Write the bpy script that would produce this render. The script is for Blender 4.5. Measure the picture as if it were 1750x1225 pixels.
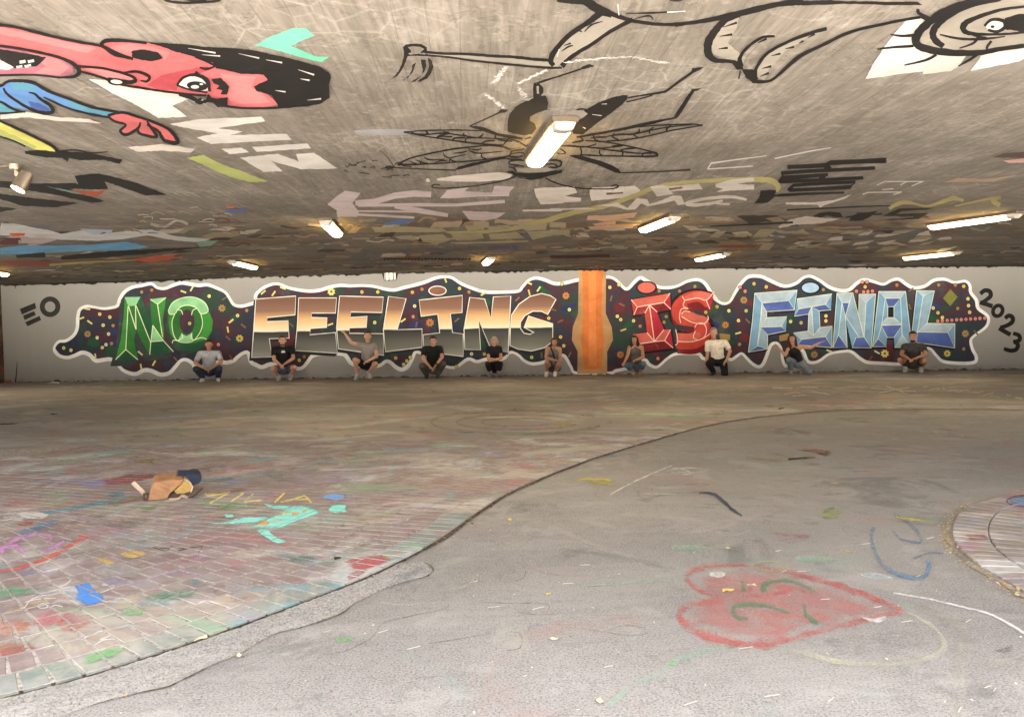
import bpy, bmesh, math, random
import numpy as np
from mathutils import Vector, Matrix

for o in list(bpy.data.objects):
    bpy.data.objects.remove(o)
SC = bpy.context.scene
COL = SC.collection
R = random.Random(7)

# ------------------------------------------------------------------ camera
EYE = 1.22            # camera height above the paving
FOC = 1322.0          # focal length in pixels of a 1750 pixel wide frame
PCX, PCY = 875.0, 612.5
ROLL = math.atan(0.0158)
PITCH = -math.atan((PCY - 560.0) * math.cos(ROLL) / FOC)
_f = Vector((0, math.cos(PITCH), math.sin(PITCH)))
_u0 = Vector((0, -math.sin(PITCH), math.cos(PITCH)))
_r0 = Vector((1, 0, 0))
CR = _r0 * math.cos(ROLL) - _u0 * math.sin(ROLL)
CU = _r0 * math.sin(ROLL) + _u0 * math.cos(ROLL)
cam = bpy.data.cameras.new("camera")
cam.sensor_width = 36.0
cam.lens = FOC / 1750.0 * 36.0
cam.clip_end = 2000.0
cam.clip_start = 0.05
camo = bpy.data.objects.new("camera", cam)
m3 = Matrix((CR, CU, -_f)).transposed()
camo.matrix_world = Matrix.Translation((0, 0, EYE)) @ m3.to_4x4()
COL.objects.link(camo)
SC.camera = camo

# ------------------------------------------------------------------ sky, sun, exposure
SUN_EL, SUN_AZ = math.radians(58), math.radians(25)   # azimuth clockwise from +Y
world = bpy.data.worlds.new("World")
SC.world = world
world.use_nodes = True
wn = world.node_tree
wn.nodes.clear()
sky = wn.nodes.new("ShaderNodeTexSky")
sky.sky_type = 'NISHITA'
sky.sun_disc = False
sky.sun_elevation = SUN_EL
sky.sun_rotation = SUN_AZ
sky.dust_density = 8.0
sky.air_density = 0.4
sky.ozone_density = 0.0
bg = wn.nodes.new("ShaderNodeBackground")
bg.inputs[1].default_value = 0.1
wo = wn.nodes.new("ShaderNodeOutputWorld")
hsv = wn.nodes.new("ShaderNodeHueSaturation")       # hazy, whitish sky
hsv.inputs['Saturation'].default_value = 0.3
wn.links.new(sky.outputs[0], hsv.inputs['Color'])
wn.links.new(hsv.outputs[0], bg.inputs[0])
wn.links.new(bg.outputs[0], wo.inputs[0])
sun = bpy.data.lights.new("sun", 'SUN')
sun.energy = 5.0
sun.angle = math.radians(0.5)
sun.color = (1.0, 0.95, 0.88)
suno = bpy.data.objects.new("sun", sun)
sd = Vector((math.sin(SUN_AZ) * math.cos(SUN_EL), math.cos(SUN_AZ) * math.cos(SUN_EL), math.sin(SUN_EL)))
suno.rotation_euler = sd.to_track_quat('Z', 'Y').to_euler()
COL.objects.link(suno)
SC.view_settings.view_transform = 'Standard'
SC.view_settings.look = 'None'
SC.view_settings.exposure = 5.6
SC.view_settings.gamma = 1.0
SC.view_settings.use_curve_mapping = False
LAMP_POWER = 1.9

SC.render.engine = 'CYCLES'
SC.cycles.use_denoising = True
SC.cycles.max_bounces = 8
SC.cycles.diffuse_bounces = 5
SC.cycles.transparent_max_bounces = 12
SC.cycles.sample_clamp_indirect = 6.0
SC.cycles.caustics_reflective = False
SC.cycles.caustics_refractive = False

# ------------------------------------------------------------------ geometry of the place
H = 2.52                                   # underside of the slab


def ray(x, y):
    return _f * FOC + CR * (x - PCX) - CU * (y - PCY)


def on_z(x, y, z):
    d = ray(x, y)
    t = (z - EYE) / d.z
    return Vector((0, 0, EYE)) + d * t


WL = on_z(10, 653.8, 0)
WR = on_z(1740, 631.2, 0)
WU = (WR - WL).normalized()                # along the mural wall, to the right
WN = Vector((WU.y, -WU.x, 0))              # out of the wall, towards the camera


def on_wall(x, y):
    d = ray(x, y)
    o = Vector((0, 0, EYE))
    t = (WL - o).dot(WN) / d.dot(WN)
    return o + d * t


def floor_pt(x, y):
    return on_z(x, y, 0)


# underside of the slab: a very flat crown across the underpass, measured where it meets the wall
TOP_PX = [(10, 486.5), (240, 480), (420, 472.5), (667, 465.5), (800, 463.5), (1000, 460.5), (1240, 457.3), (1740, 454)]
_tx = [on_wall(*p) for p in TOP_PX]
_cf = np.polyfit([p.x for p in _tx], [p.z for p in _tx], 2)
SLAB = 0.3


def _crown(x):
    x = max(-14.5, min(14.5, x))
    return float(np.polyval(_cf, x))


def under(x):
    """height of the ceiling over x, in straight facets 0.3 m wide"""
    i = math.floor(x / SLAB)
    t = x / SLAB - i
    return _crown(i * SLAB) * (1 - t) + _crown((i + 1) * SLAB) * t


def on_ceiling(x, y, drop=0.0):
    z = H
    for _ in range(6):
        p = on_z(x, y, z)
        z = under(p.x) - drop
    p = on_z(x, y, z)
    return p


def slabs(poly, layer):
    """cut a flat piece of ceiling paint along the facets so that it lies parallel to them"""
    lo, hi = min(p.x for p in poly), max(p.x for p in poly)
    a, b = math.floor(lo / SLAB), math.floor(hi / SLAB)
    out = []
    for k in range(a, b + 1):
        P = poly
        for (edge, sgn) in ((k * SLAB, 1), ((k + 1) * SLAB, -1)):
            Q = []
            for i in range(len(P)):
                u, v = P[i], P[(i + 1) % len(P)]
                du, dv = (u.x - edge) * sgn, (v.x - edge) * sgn
                if du >= 0:
                    Q.append(u)
                if (du < 0) != (dv < 0):
                    Q.append(u.lerp(v, du / (du - dv)))
            P = Q
            if len(P) < 3:
                break
        if len(P) >= 3:
            out.append([Vector((p.x, p.y, under(p.x) - layer)) for p in P])
    return out


# ------------------------------------------------------------------ materials
def lin(c):
    c = c / 255.0
    return c / 12.92 if c <= 0.04045 else ((c + 0.055) / 1.055) ** 2.4


def rgb(r, g, b, k=1.0):
    return tuple(min(0.9, lin(v) / k) for v in (r, g, b))


class NT:
    def __init__(self, name):
        self.m = bpy.data.materials.new(name)
        self.m.use_nodes = True
        self.t = self.m.node_tree
        self.t.nodes.clear()
        self.out = self.t.nodes.new("ShaderNodeOutputMaterial")
        self.b = self.t.nodes.new("ShaderNodeBsdfPrincipled")
        self.t.links.new(self.b.outputs[0], self.out.inputs[0])
        self.b.inputs['Roughness'].default_value = 0.85
        self.b.inputs['Specular IOR Level'].default_value = 0.25
        self._pos = None

    def pos(self):
        if self._pos is None:
            self._pos = self.t.nodes.new("ShaderNodeNewGeometry").outputs['Position']
        return self._pos

    def set(self, sock, v):
        if hasattr(v, 'is_linked') or isinstance(v, bpy.types.NodeSocket):
            self.t.links.new(v, sock)
        elif isinstance(v, (tuple, list)):
            sock.default_value = tuple(v) + (1.0,) if len(sock.default_value) == 4 and len(v) == 3 else tuple(v)
        else:
            sock.default_value = v

    def scale(self, v, s):
        n = self.t.nodes.new("ShaderNodeVectorMath")
        n.operation = 'MULTIPLY'
        self.set(n.inputs[0], v)
        n.inputs[1].default_value = s
        return n.outputs[0]

    def noise(self, scale, detail=4.0, rough=0.55, vec=None, dist=0.0, col=False):
        n = self.t.nodes.new("ShaderNodeTexNoise")
        self.set(n.inputs['Vector'], vec if vec is not None else self.pos())
        n.inputs['Scale'].default_value = scale
        n.inputs['Detail'].default_value = detail
        n.inputs['Roughness'].default_value = rough
        n.inputs['Distortion'].default_value = dist
        return n.outputs['Color' if col else 'Fac']

    def ramp(self, fac, stops, interp='LINEAR'):
        n = self.t.nodes.new("ShaderNodeValToRGB")
        n.color_ramp.interpolation = interp
        e = n.color_ramp.elements
        while len(e) < len(stops):
            e.new(0.5)
        for el, (p, c) in zip(e, stops):
            el.position = p
            el.color = (c, c, c, 1) if isinstance(c, (int, float)) else tuple(c) + (1.0,)
        self.set(n.inputs[0], fac)
        return n.outputs[0]

    def mix(self, fac, a, b, mode='MIX'):
        n = self.t.nodes.new("ShaderNodeMix")
        n.data_type = 'RGBA'
        n.blend_type = mode
        n.clamp_factor = True
        self.set(n.inputs[0], fac)
        self.set(n.inputs[6], a)
        self.set(n.inputs[7], b)
        return n.outputs[2]

    def math(self, op, a, b=0.0, c=0.0):
        n = self.t.nodes.new("ShaderNodeMath")
        n.operation = op
        self.set(n.inputs[0], a)
        self.set(n.inputs[1], b)
        self.set(n.inputs[2], c)
        return n.outputs[0]

    def sep(self, v):
        n = self.t.nodes.new("ShaderNodeSeparateXYZ")
        self.set(n.inputs[0], v)
        return n.outputs

    def voro(self, scale, vec=None, feature='F1', out='Distance', rnd=1.0):
        n = self.t.nodes.new("ShaderNodeTexVoronoi")
        n.feature = feature
        self.set(n.inputs['Vector'], vec if vec is not None else self.pos())
        n.inputs['Scale'].default_value = scale
        n.inputs['Randomness'].default_value = rnd
        return n.outputs[out]

    def color(self, c):
        self.set(self.b.inputs['Base Color'], c)
        return self

    def bump(self, h, strength=0.3, dist=0.01):
        n = self.t.nodes.new("ShaderNodeBump")
        n.inputs['Strength'].default_value = strength
        n.inputs['Distance'].default_value = dist
        self.set(n.inputs['Height'], h)
        self.t.links.new(n.outputs[0], self.b.inputs['Normal'])
        return self

    def rough(self, v):
        self.set(self.b.inputs['Roughness'], v)
        return self


_cache = {}


def paint(r, g, b, k=0.9, wear=0.5, under=(0.2, 0.18, 0.155)):
    """matt wall paint with streaky coverage; r, g, b on the 0-255 scale"""
    key = ('p', r, g, b, k, wear, under)
    if key in _cache:
        return _cache[key]
    n = NT("paint_%d_%d_%d" % (r, g, b))
    c = rgb(r, g, b, k)
    big = n.noise(2.3, 5, 0.65, dist=0.5)
    fine = n.noise(30, 5, 0.75)
    tone = n.mix(n.ramp(big, [(0.3, 0.0), (0.7, 1.0)]), tuple(v * 0.74 for v in c), tuple(min(0.9, v * 1.16) for v in c))
    worn = n.math('ADD', n.math('MULTIPLY', big, 0.5), n.math('MULTIPLY', fine, 0.5))
    mask = n.ramp(worn, [(0.62 - 0.1 * wear, 0.0), (0.7 - 0.1 * wear, min(0.9, wear * 1.1))])
    n.color(n.mix(mask, tone, under)).rough(0.8).bump(fine, 0.25, 0.004)
    _cache[key] = n.m
    return n.m


def chalk(r, g, b, cover=0.55, k=1.6):
    """powdery chalk: the ground shows through its grain"""
    key = ('c', r, g, b, cover, k)
    if key in _cache:
        return _cache[key]
    n = NT("chalk_%d_%d_%d" % (r, g, b))
    c = rgb(r, g, b, k)
    grain = n.noise(70, 4, 0.75)
    big = n.noise(10.0, 8, 0.78, dist=0.6)
    v = n.math('ADD', n.math('MULTIPLY', grain, 0.35), n.math('MULTIPLY', big, 0.65))
    at = n.t.nodes.new("ShaderNodeAttribute")
    at.attribute_name = "fade"
    v = n.math('SUBTRACT', v, n.math('MULTIPLY', n.math('SUBTRACT', 1.0, at.outputs['Fac']), 0.32))
    mid = 0.6 - 0.33 * cover
    a = n.ramp(v, [(mid - 0.08, 0.0), (mid + 0.12, min(0.92, cover + 0.15))])
    n.color(n.mix(big, c, tuple(min(0.9, x * 1.15) for x in c))).rough(0.95)
    n.set(n.b.inputs['Alpha'], a)
    _cache[key] = n.m
    return n.m


def plain(name, c, rough=0.6, metal=0.0, var=0.15, scale=30, bump=0.1):
    key = ('s', name)
    if key in _cache:
        return _cache[key]
    n = NT(name)
    f = n.noise(scale, 4)
    n.color(n.mix(f, tuple(v * (1 - var) for v in c), tuple(min(0.95, v * (1 + var)) for v in c))).rough(rough)
    n.b.inputs['Metallic'].default_value = metal
    n.bump(f, bump, 0.004)
    _cache[key] = n.m
    return n.m


def glow(name, c, power):
    key = ('e', name)
    if key in _cache:
        return _cache[key]
    n = NT(name)
    n.color((0.8, 0.78, 0.7))
    n.set(n.b.inputs['Emission Color'], c)
    n.b.inputs['Emission Strength'].default_value = power
    _cache[key] = n.m
    return n.m


def concrete_ceiling():
    n = NT("board_marked_concrete")
    p = n.pos()
    warp = n.noise(1.2, 3, col=True)
    pw = n.t.nodes.new("ShaderNodeVectorMath")
    pw.operation = 'MULTIPLY_ADD'
    n.set(pw.inputs[0], warp)
    pw.inputs[1].default_value = (0.3, 0.3, 0.0)
    n.set(pw.inputs[2], p)
    xyz = n.sep(p)
    sk = n.math('ADD', xyz[0], n.math('MULTIPLY', xyz[1], 0.06))
    board = n.t.nodes.new("ShaderNodeTexWhiteNoise")
    board.noise_dimensions = '1D'
    n.set(board.inputs['W'], n.math('FLOOR', n.math('MULTIPLY', sk, 6.5)))
    grain = n.noise(1.0, 6, 0.65, n.scale(p, (34, 2.2, 1)))
    blot = n.noise(0.9, 6, 0.6)
    small = n.noise(9, 5, 0.65)
    c = n.mix(n.ramp(blot, [(0.3, 0), (0.7, 1)]), (0.175, 0.15, 0.122), (0.31, 0.275, 0.23))
    c = n.mix(n.math('MULTIPLY', n.ramp(grain, [(0.38, 0), (0.62, 1)]), 0.55), c, (0.1, 0.084, 0.067))
    stain = n.noise(1.0, 6, 0.7, n.scale(p, (5.0, 0.8, 1)), dist=0.15)
    c = n.mix(n.math('MULTIPLY', n.ramp(stain, [(0.5, 0), (0.68, 1)]), 0.4), c, (0.085, 0.072, 0.058))
    pal = n.noise(1.0, 6, 0.7, n.scale(p, (3.4, 1.4, 1)), dist=0.2)
    c = n.mix(n.math('MULTIPLY', n.ramp(pal, [(0.5, 0), (0.66, 1)]), 0.32), c, (0.36, 0.33, 0.29))
    c = n.mix(n.math('MULTIPLY', board.outputs[0], 0.36), c, (0.14, 0.118, 0.095))
    c = n.mix(n.math('MULTIPLY', n.ramp(small, [(0.55, 0), (0.72, 1)]), 0.4), c, (0.42, 0.39, 0.345))
    vein = n.voro(4.6, pw.outputs[0], 'DISTANCE_TO_EDGE')
    vm = n.math('MULTIPLY', n.ramp(vein, [(0.0, 1.0), (0.05, 0.0)]), n.ramp(n.noise(0.9, 3), [(0.5, 0), (0.66, 0.26)]))
    c = n.mix(vm, c, (0.58, 0.54, 0.48))
    edge = n.math('FRACT', n.math('MULTIPLY', sk, 6.5))
    seam = n.ramp(edge, [(0.0, 1.0), (0.04, 0.0)])
    c = n.mix(n.math('MULTIPLY', seam, n.ramp(n.noise(1.5, 3), [(0.3, 0.1), (0.6, 0.8)])), c, (0.09, 0.075, 0.06))
    # thin crack-like stains across the boards
    cr = n.noise(1.6, 6, 0.7, dist=0.6)
    crk = n.math('ABSOLUTE', n.math('SUBTRACT', cr, 0.5))
    c = n.mix(n.math('MULTIPLY', n.ramp(crk, [(0.0, 1.0), (0.012, 0.0)]), 0.45), c, (0.08, 0.065, 0.055))
    # old overpainted coats, brown and grey, with hard brush edges, towards the back
    back = n.ramp(n.math('DIVIDE', xyz[1], 20.0), [(0.40, 0.0), (0.52, 0.85), (0.8, 1.0)])
    coat = n.noise(1.0, 3, 0.5, n.scale(p, (0.55, 1.5, 1)))
    coatc = n.ramp(coat, [(0.3, (0.1, 0.085, 0.07)), (0.44, (0.17, 0.138, 0.105)), (0.5, (0.12, 0.104, 0.088)), (0.58, (0.215, 0.18, 0.14)), (0.7, (0.14, 0.12, 0.1))], 'CONSTANT')
    c = n.mix(n.math('MULTIPLY', back, 0.62), c, coatc)
    n.color(c).rough(0.9)
    n.bump(n.math('ADD', n.math('MULTIPLY', grain, 0.6), n.math('MULTIPLY', seam, -0.8)), 0.35, 0.012)
    return n.m


def asphalt_mat(name="asphalt", dark=(0.165, 0.153, 0.136), light=(0.255, 0.24, 0.218)):
    n = NT(name)
    p = n.pos()
    fine = n.noise(110, 4, 0.8)
    mid = n.noise(14, 6, 0.65)
    big = n.noise(0.55, 5, 0.6)
    c = n.mix(n.ramp(big, [(0.3, 0), (0.7, 1)]), dark, light)
    c = n.mix(n.math('MULTIPLY', n.ramp(fine, [(0.4, 0), (0.65, 1)]), 0.55), c, tuple(v * 1.45 for v in light))
    c = n.mix(n.math('MULTIPLY', n.ramp(fine, [(0.36, 1), (0.48, 0)]), 0.75), c, (0.05, 0.047, 0.043))
    c = n.mix(n.math('MULTIPLY', n.ramp(mid, [(0.5, 0), (0.68, 1)]), 0.25), c, (0.1, 0.09, 0.08))
    st = n.noise(1.0, 6, 0.6, n.scale(p, (0.7, 2.2, 1)), dist=0.8)
    c = n.mix(n.math('MULTIPLY', n.ramp(st, [(0.52, 0), (0.6, 1)]), 0.18), c, (0.34, 0.325, 0.29))
    # faint traces of old chalk
    for sc, lo, colr, am, off in ((0.9, 0.6, (0.3, 0.15, 0.13), 0.3, 3.1), (0.8, 0.6, (0.19, 0.26, 0.22), 0.35, 9.7), (0.7, 0.62, (0.38, 0.36, 0.29), 0.32, 17.0), (1.6, 0.58, (0.4, 0.38, 0.34), 0.22, 29.0), (1.1, 0.6, (0.08, 0.075, 0.07), 0.45, 37.0)):
        ad = n.t.nodes.new("ShaderNodeVectorMath")
        ad.inputs[1].default_value = (off, off * 2, 0)
        n.set(ad.inputs[0], p)
        q = n.noise(sc, 7, 0.68, ad.outputs[0], dist=1.2)
        c = n.mix(n.math('MULTIPLY', n.ramp(q, [(lo - 0.03, 0), (lo + 0.05, 1)]), am), c, colr)
    ck = n.noise(0.8, 5, 0.6, dist=1.0)
    cka = n.math('ABSOLUTE', n.math('SUBTRACT', ck, 0.5))
    c = n.mix(n.math('MULTIPLY', n.ramp(cka, [(0.0, 1.0), (0.002, 0.0)]), 0.25), c, (0.05, 0.045, 0.04))
    n.color(c).rough(0.92).bump(n.math('ADD', n.math('MULTIPLY', fine, 0.6), n.math('MULTIPLY', mid, 0.5)), 0.5, 0.006)
    return n.m


def chalk_smears(n, c, strength, sc=1.0):
    """many old coloured chalk rubbings laid over colour c"""
    p = n.pos()
    sets = (((0.34, 0.1, 0.1), 2.3, 0.58), ((0.12, 0.34, 0.38), 8.1, 0.58), ((0.18, 0.36, 0.2), 14.7, 0.58), ((0.16, 0.2, 0.42), 21.3, 0.61),
            ((0.42, 0.38, 0.3), 30.9, 0.54), ((0.36, 0.22, 0.36), 41.1, 0.62), ((0.46, 0.34, 0.12), 52.7, 0.63), ((0.5, 0.49, 0.46), 63.3, 0.55))
    for colr, off, lo in sets:
        ad = n.t.nodes.new("ShaderNodeVectorMath")
        ad.operation = 'MULTIPLY_ADD'
        ad.inputs[1].default_value = (1.0, 1.5, 1.0)
        ad.inputs[2].default_value = (off, off * 1.7, 0)
        n.set(ad.inputs[0], p)
        q = n.noise(0.85 * sc, 7, 0.7, ad.outputs[0], dist=0.9)
        c = n.mix(n.math('MULTIPLY', n.ramp(q, [(lo - 0.02, 0), (lo + 0.07, 1)]), strength), c, colr)
    return c


def brick_mat(name, base, alt, smear):
    n = NT(name)
    oi = n.t.nodes.new("ShaderNodeObjectInfo")
    c = n.mix(oi.outputs['Random'], base, alt)
    f = n.noise(55, 5, 0.7)
    g = n.noise(6, 5, 0.65)
    c = n.mix(n.math('MULTIPLY', n.ramp(g, [(0.42, 0), (0.62, 1)]), 0.5), c, (0.36, 0.33, 0.3))
    c = n.mix(n.math('MULTIPLY', f, 0.35), c, tuple(v * 0.55 for v in base))
    c = chalk_smears(n, c, smear, 1.3)
    n.color(c).rough(0.85).bump(f, 0.4, 0.004)
    return n.m


def paving_far_mat():
    n = NT("worn_far_paving")
    p = n.pos()
    g = n.noise(1.4, 6, 0.65)
    f = n.noise(24, 5, 0.7)
    st = n.noise(1.0, 5, 0.6, n.scale(p, (1.6, 4.0, 1)))
    c = n.mix(n.ramp(g, [(0.3, 0), (0.7, 1)]), (0.225, 0.202, 0.182), (0.31, 0.282, 0.255))
    c = n.mix(n.math('MULTIPLY', f, 0.4), c, (0.09, 0.075, 0.062))
    c = n.mix(n.math('MULTIPLY', n.ramp(st, [(0.55, 0), (0.68, 1)]), 0.35), c, (0.36, 0.32, 0.26))
    c = chalk_smears(n, c, 0.36, 0.8)
    n.color(c).rough(0.85).bump(f, 0.35, 0.006)
    return n.m


def wall_mat():
    n = NT("grey_painted_wall")
    p = n.pos()
    z = n.sep(p)[2]
    a = n.noise(0.6, 5)
    roll = n.noise(1.0, 4, 0.6, n.scale(p, (9, 9, 0.8)))
    f = n.noise(45, 3)
    c = n.mix(a, (0.27, 0.258, 0.238), (0.325, 0.312, 0.29))
    c = n.mix(n.math('MULTIPLY', roll, 0.35), c, (0.235, 0.222, 0.2))
    d = n.noise(5, 6, 0.7)
    low = n.math('MULTIPLY', n.ramp(z, [(0.0, 1.0), (0.16, 0.0)]), n.ramp(d, [(0.45, 0), (0.62, 0.6)]))
    c = n.mix(low, c, (0.13, 0.11, 0.09))
    n.color(c).rough(0.7).bump(f, 0.12, 0.004)
    return n.m


def mural_ground_mat():
    n = NT("dark_mottled_mural_paint")
    p = n.pos()
    q = n.noise(0.75, 4, 0.6, dist=0.7)
    c = n.ramp(q, [(0.28, (0.016, 0.016, 0.05)), (0.4, (0.012, 0.035, 0.035)), (0.47, (0.022, 0.02, 0.045)), (0.53, (0.075, 0.012, 0.018)), (0.58, (0.03, 0.022, 0.04)), (0.64, (0.012, 0.05, 0.022)), (0.74, (0.03, 0.02, 0.06))])
    s = n.noise(1.0, 4, 0.6, n.scale(p, (14, 14, 2.0)))
    c = n.mix(n.math('MULTIPLY', s, 0.3), c, (0.06, 0.06, 0.065))
    r = n.noise(1.3, 5)
    c = n.mix(n.ramp(r, [(0.58, 0), (0.7, 0.55)]), c, (0.08, 0.085, 0.095))
    n.color(c).rough(0.65)
    return n.m


def chrome_paint():
    """brown to cream above a hard horizon, black to pale grey below, as the letters are sprayed"""
    n = NT("banded_spray_paint")
    z = n.sep(n.pos())[2]
    st = n.noise(1.0, 4, 0.6, n.scale(n.pos(), (1.5, 1.5, 40)))
    zz = n.math('ADD', z, n.math('MULTIPLY', n.math('SUBTRACT', st, 0.5), 0.06))
    k = 0.86
    # heights on the wall, 0 .. 2.52 m
    f = n.math('DIVIDE', zz, 2.52)
    c = n.ramp(f, [(0.20, rgb(158, 157, 150, k)), (0.31, rgb(112, 112, 104, k)), (0.41, rgb(74, 74, 69, k)), (0.478, rgb(36, 39, 40, k)),
                   (0.486, rgb(228, 220, 196, k)), (0.545, rgb(222, 195, 150, k)), (0.62, rgb(200, 156, 106, k)), (0.69, rgb(128, 96, 78, k)), (0.79, rgb(108, 76, 60, k))])
    n.color(c).rough(0.6)
    return n.m


# ------------------------------------------------------------------ mesh helpers
def link_mesh(name, verts, faces, mats, parent=None, midx=None, smooth=False):
    me = bpy.data.meshes.new(name)
    me.from_pydata([tuple(v) for v in verts], [], faces)
    for mt in (mats if isinstance(mats, (list, tuple)) else [mats]):
        me.materials.append(mt)
    if midx is not None:
        me.polygons.foreach_set("material_index", midx)
    if smooth:
        me.polygons.foreach_set("use_smooth", [True] * len(me.polygons))
    me.update()
    o = bpy.data.objects.new(name, me)
    COL.objects.link(o)
    if parent is not None:
        o.parent = parent
    return o


def bm_obj(name, bm, mat, parent=None, smooth=False):
    me = bpy.data.meshes.new(name)
    bmesh.ops.recalc_face_normals(bm, faces=bm.faces)
    bm.to_mesh(me)
    bm.free()
    me.materials.append(mat)
    if smooth:
        me.polygons.foreach_set("use_smooth", [True] * len(me.polygons))
    o = bpy.data.objects.new(name, me)
    COL.objects.link(o)
    if parent is not None:
        o.parent = parent
    return o


def tag(o, label=None, cat=None, group=None, kind=None):
    if label:
        o["label"] = label
    if cat:
        o["category"] = cat
    if group:
        o["group"] = group
    if kind:
        o["kind"] = kind
    return o


def empty(name, loc=(0, 0, 0)):
    o = bpy.data.objects.new(name, None)
    o.location = loc
    o.empty_display_size = 0.1
    COL.objects.link(o)
    return o


def box(bm, c, s, rot=None):
    m = Matrix.Translation(c) @ (rot.to_4x4() if rot is not None else Matrix.Identity(4)) @ Matrix.Diagonal((s[0], s[1], s[2], 1))
    return bmesh.ops.create_cube(bm, size=1.0, matrix=m)['verts']


def pts(s):
    return [tuple(float(v) for v in q.split(',')) for q in s.split()]


def spline(P, n=6, closed=False):
    """Catmull-Rom through the points"""
    m = len(P)
    if m < 3:
        return list(P)
    out = []
    rng = range(m if closed else m - 1)
    for i in rng:
        if closed:
            a, b, c, d = P[(i - 1) % m], P[i], P[(i + 1) % m], P[(i + 2) % m]
        else:
            a, b, c, d = P[max(i - 1, 0)], P[i], P[i + 1], P[min(i + 2, m - 1)]
        for k in range(n):
            t = k / n
            out.append(tuple(0.5 * ((2 * b[j]) + (-a[j] + c[j]) * t + (2 * a[j] - 5 * b[j] + 4 * c[j] - d[j]) * t * t + (-a[j] + 3 * b[j] - 3 * c[j] + d[j]) * t ** 3) for j in range(len(b))))
    if not closed:
        out.append(tuple(P[-1]))
    return out


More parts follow.
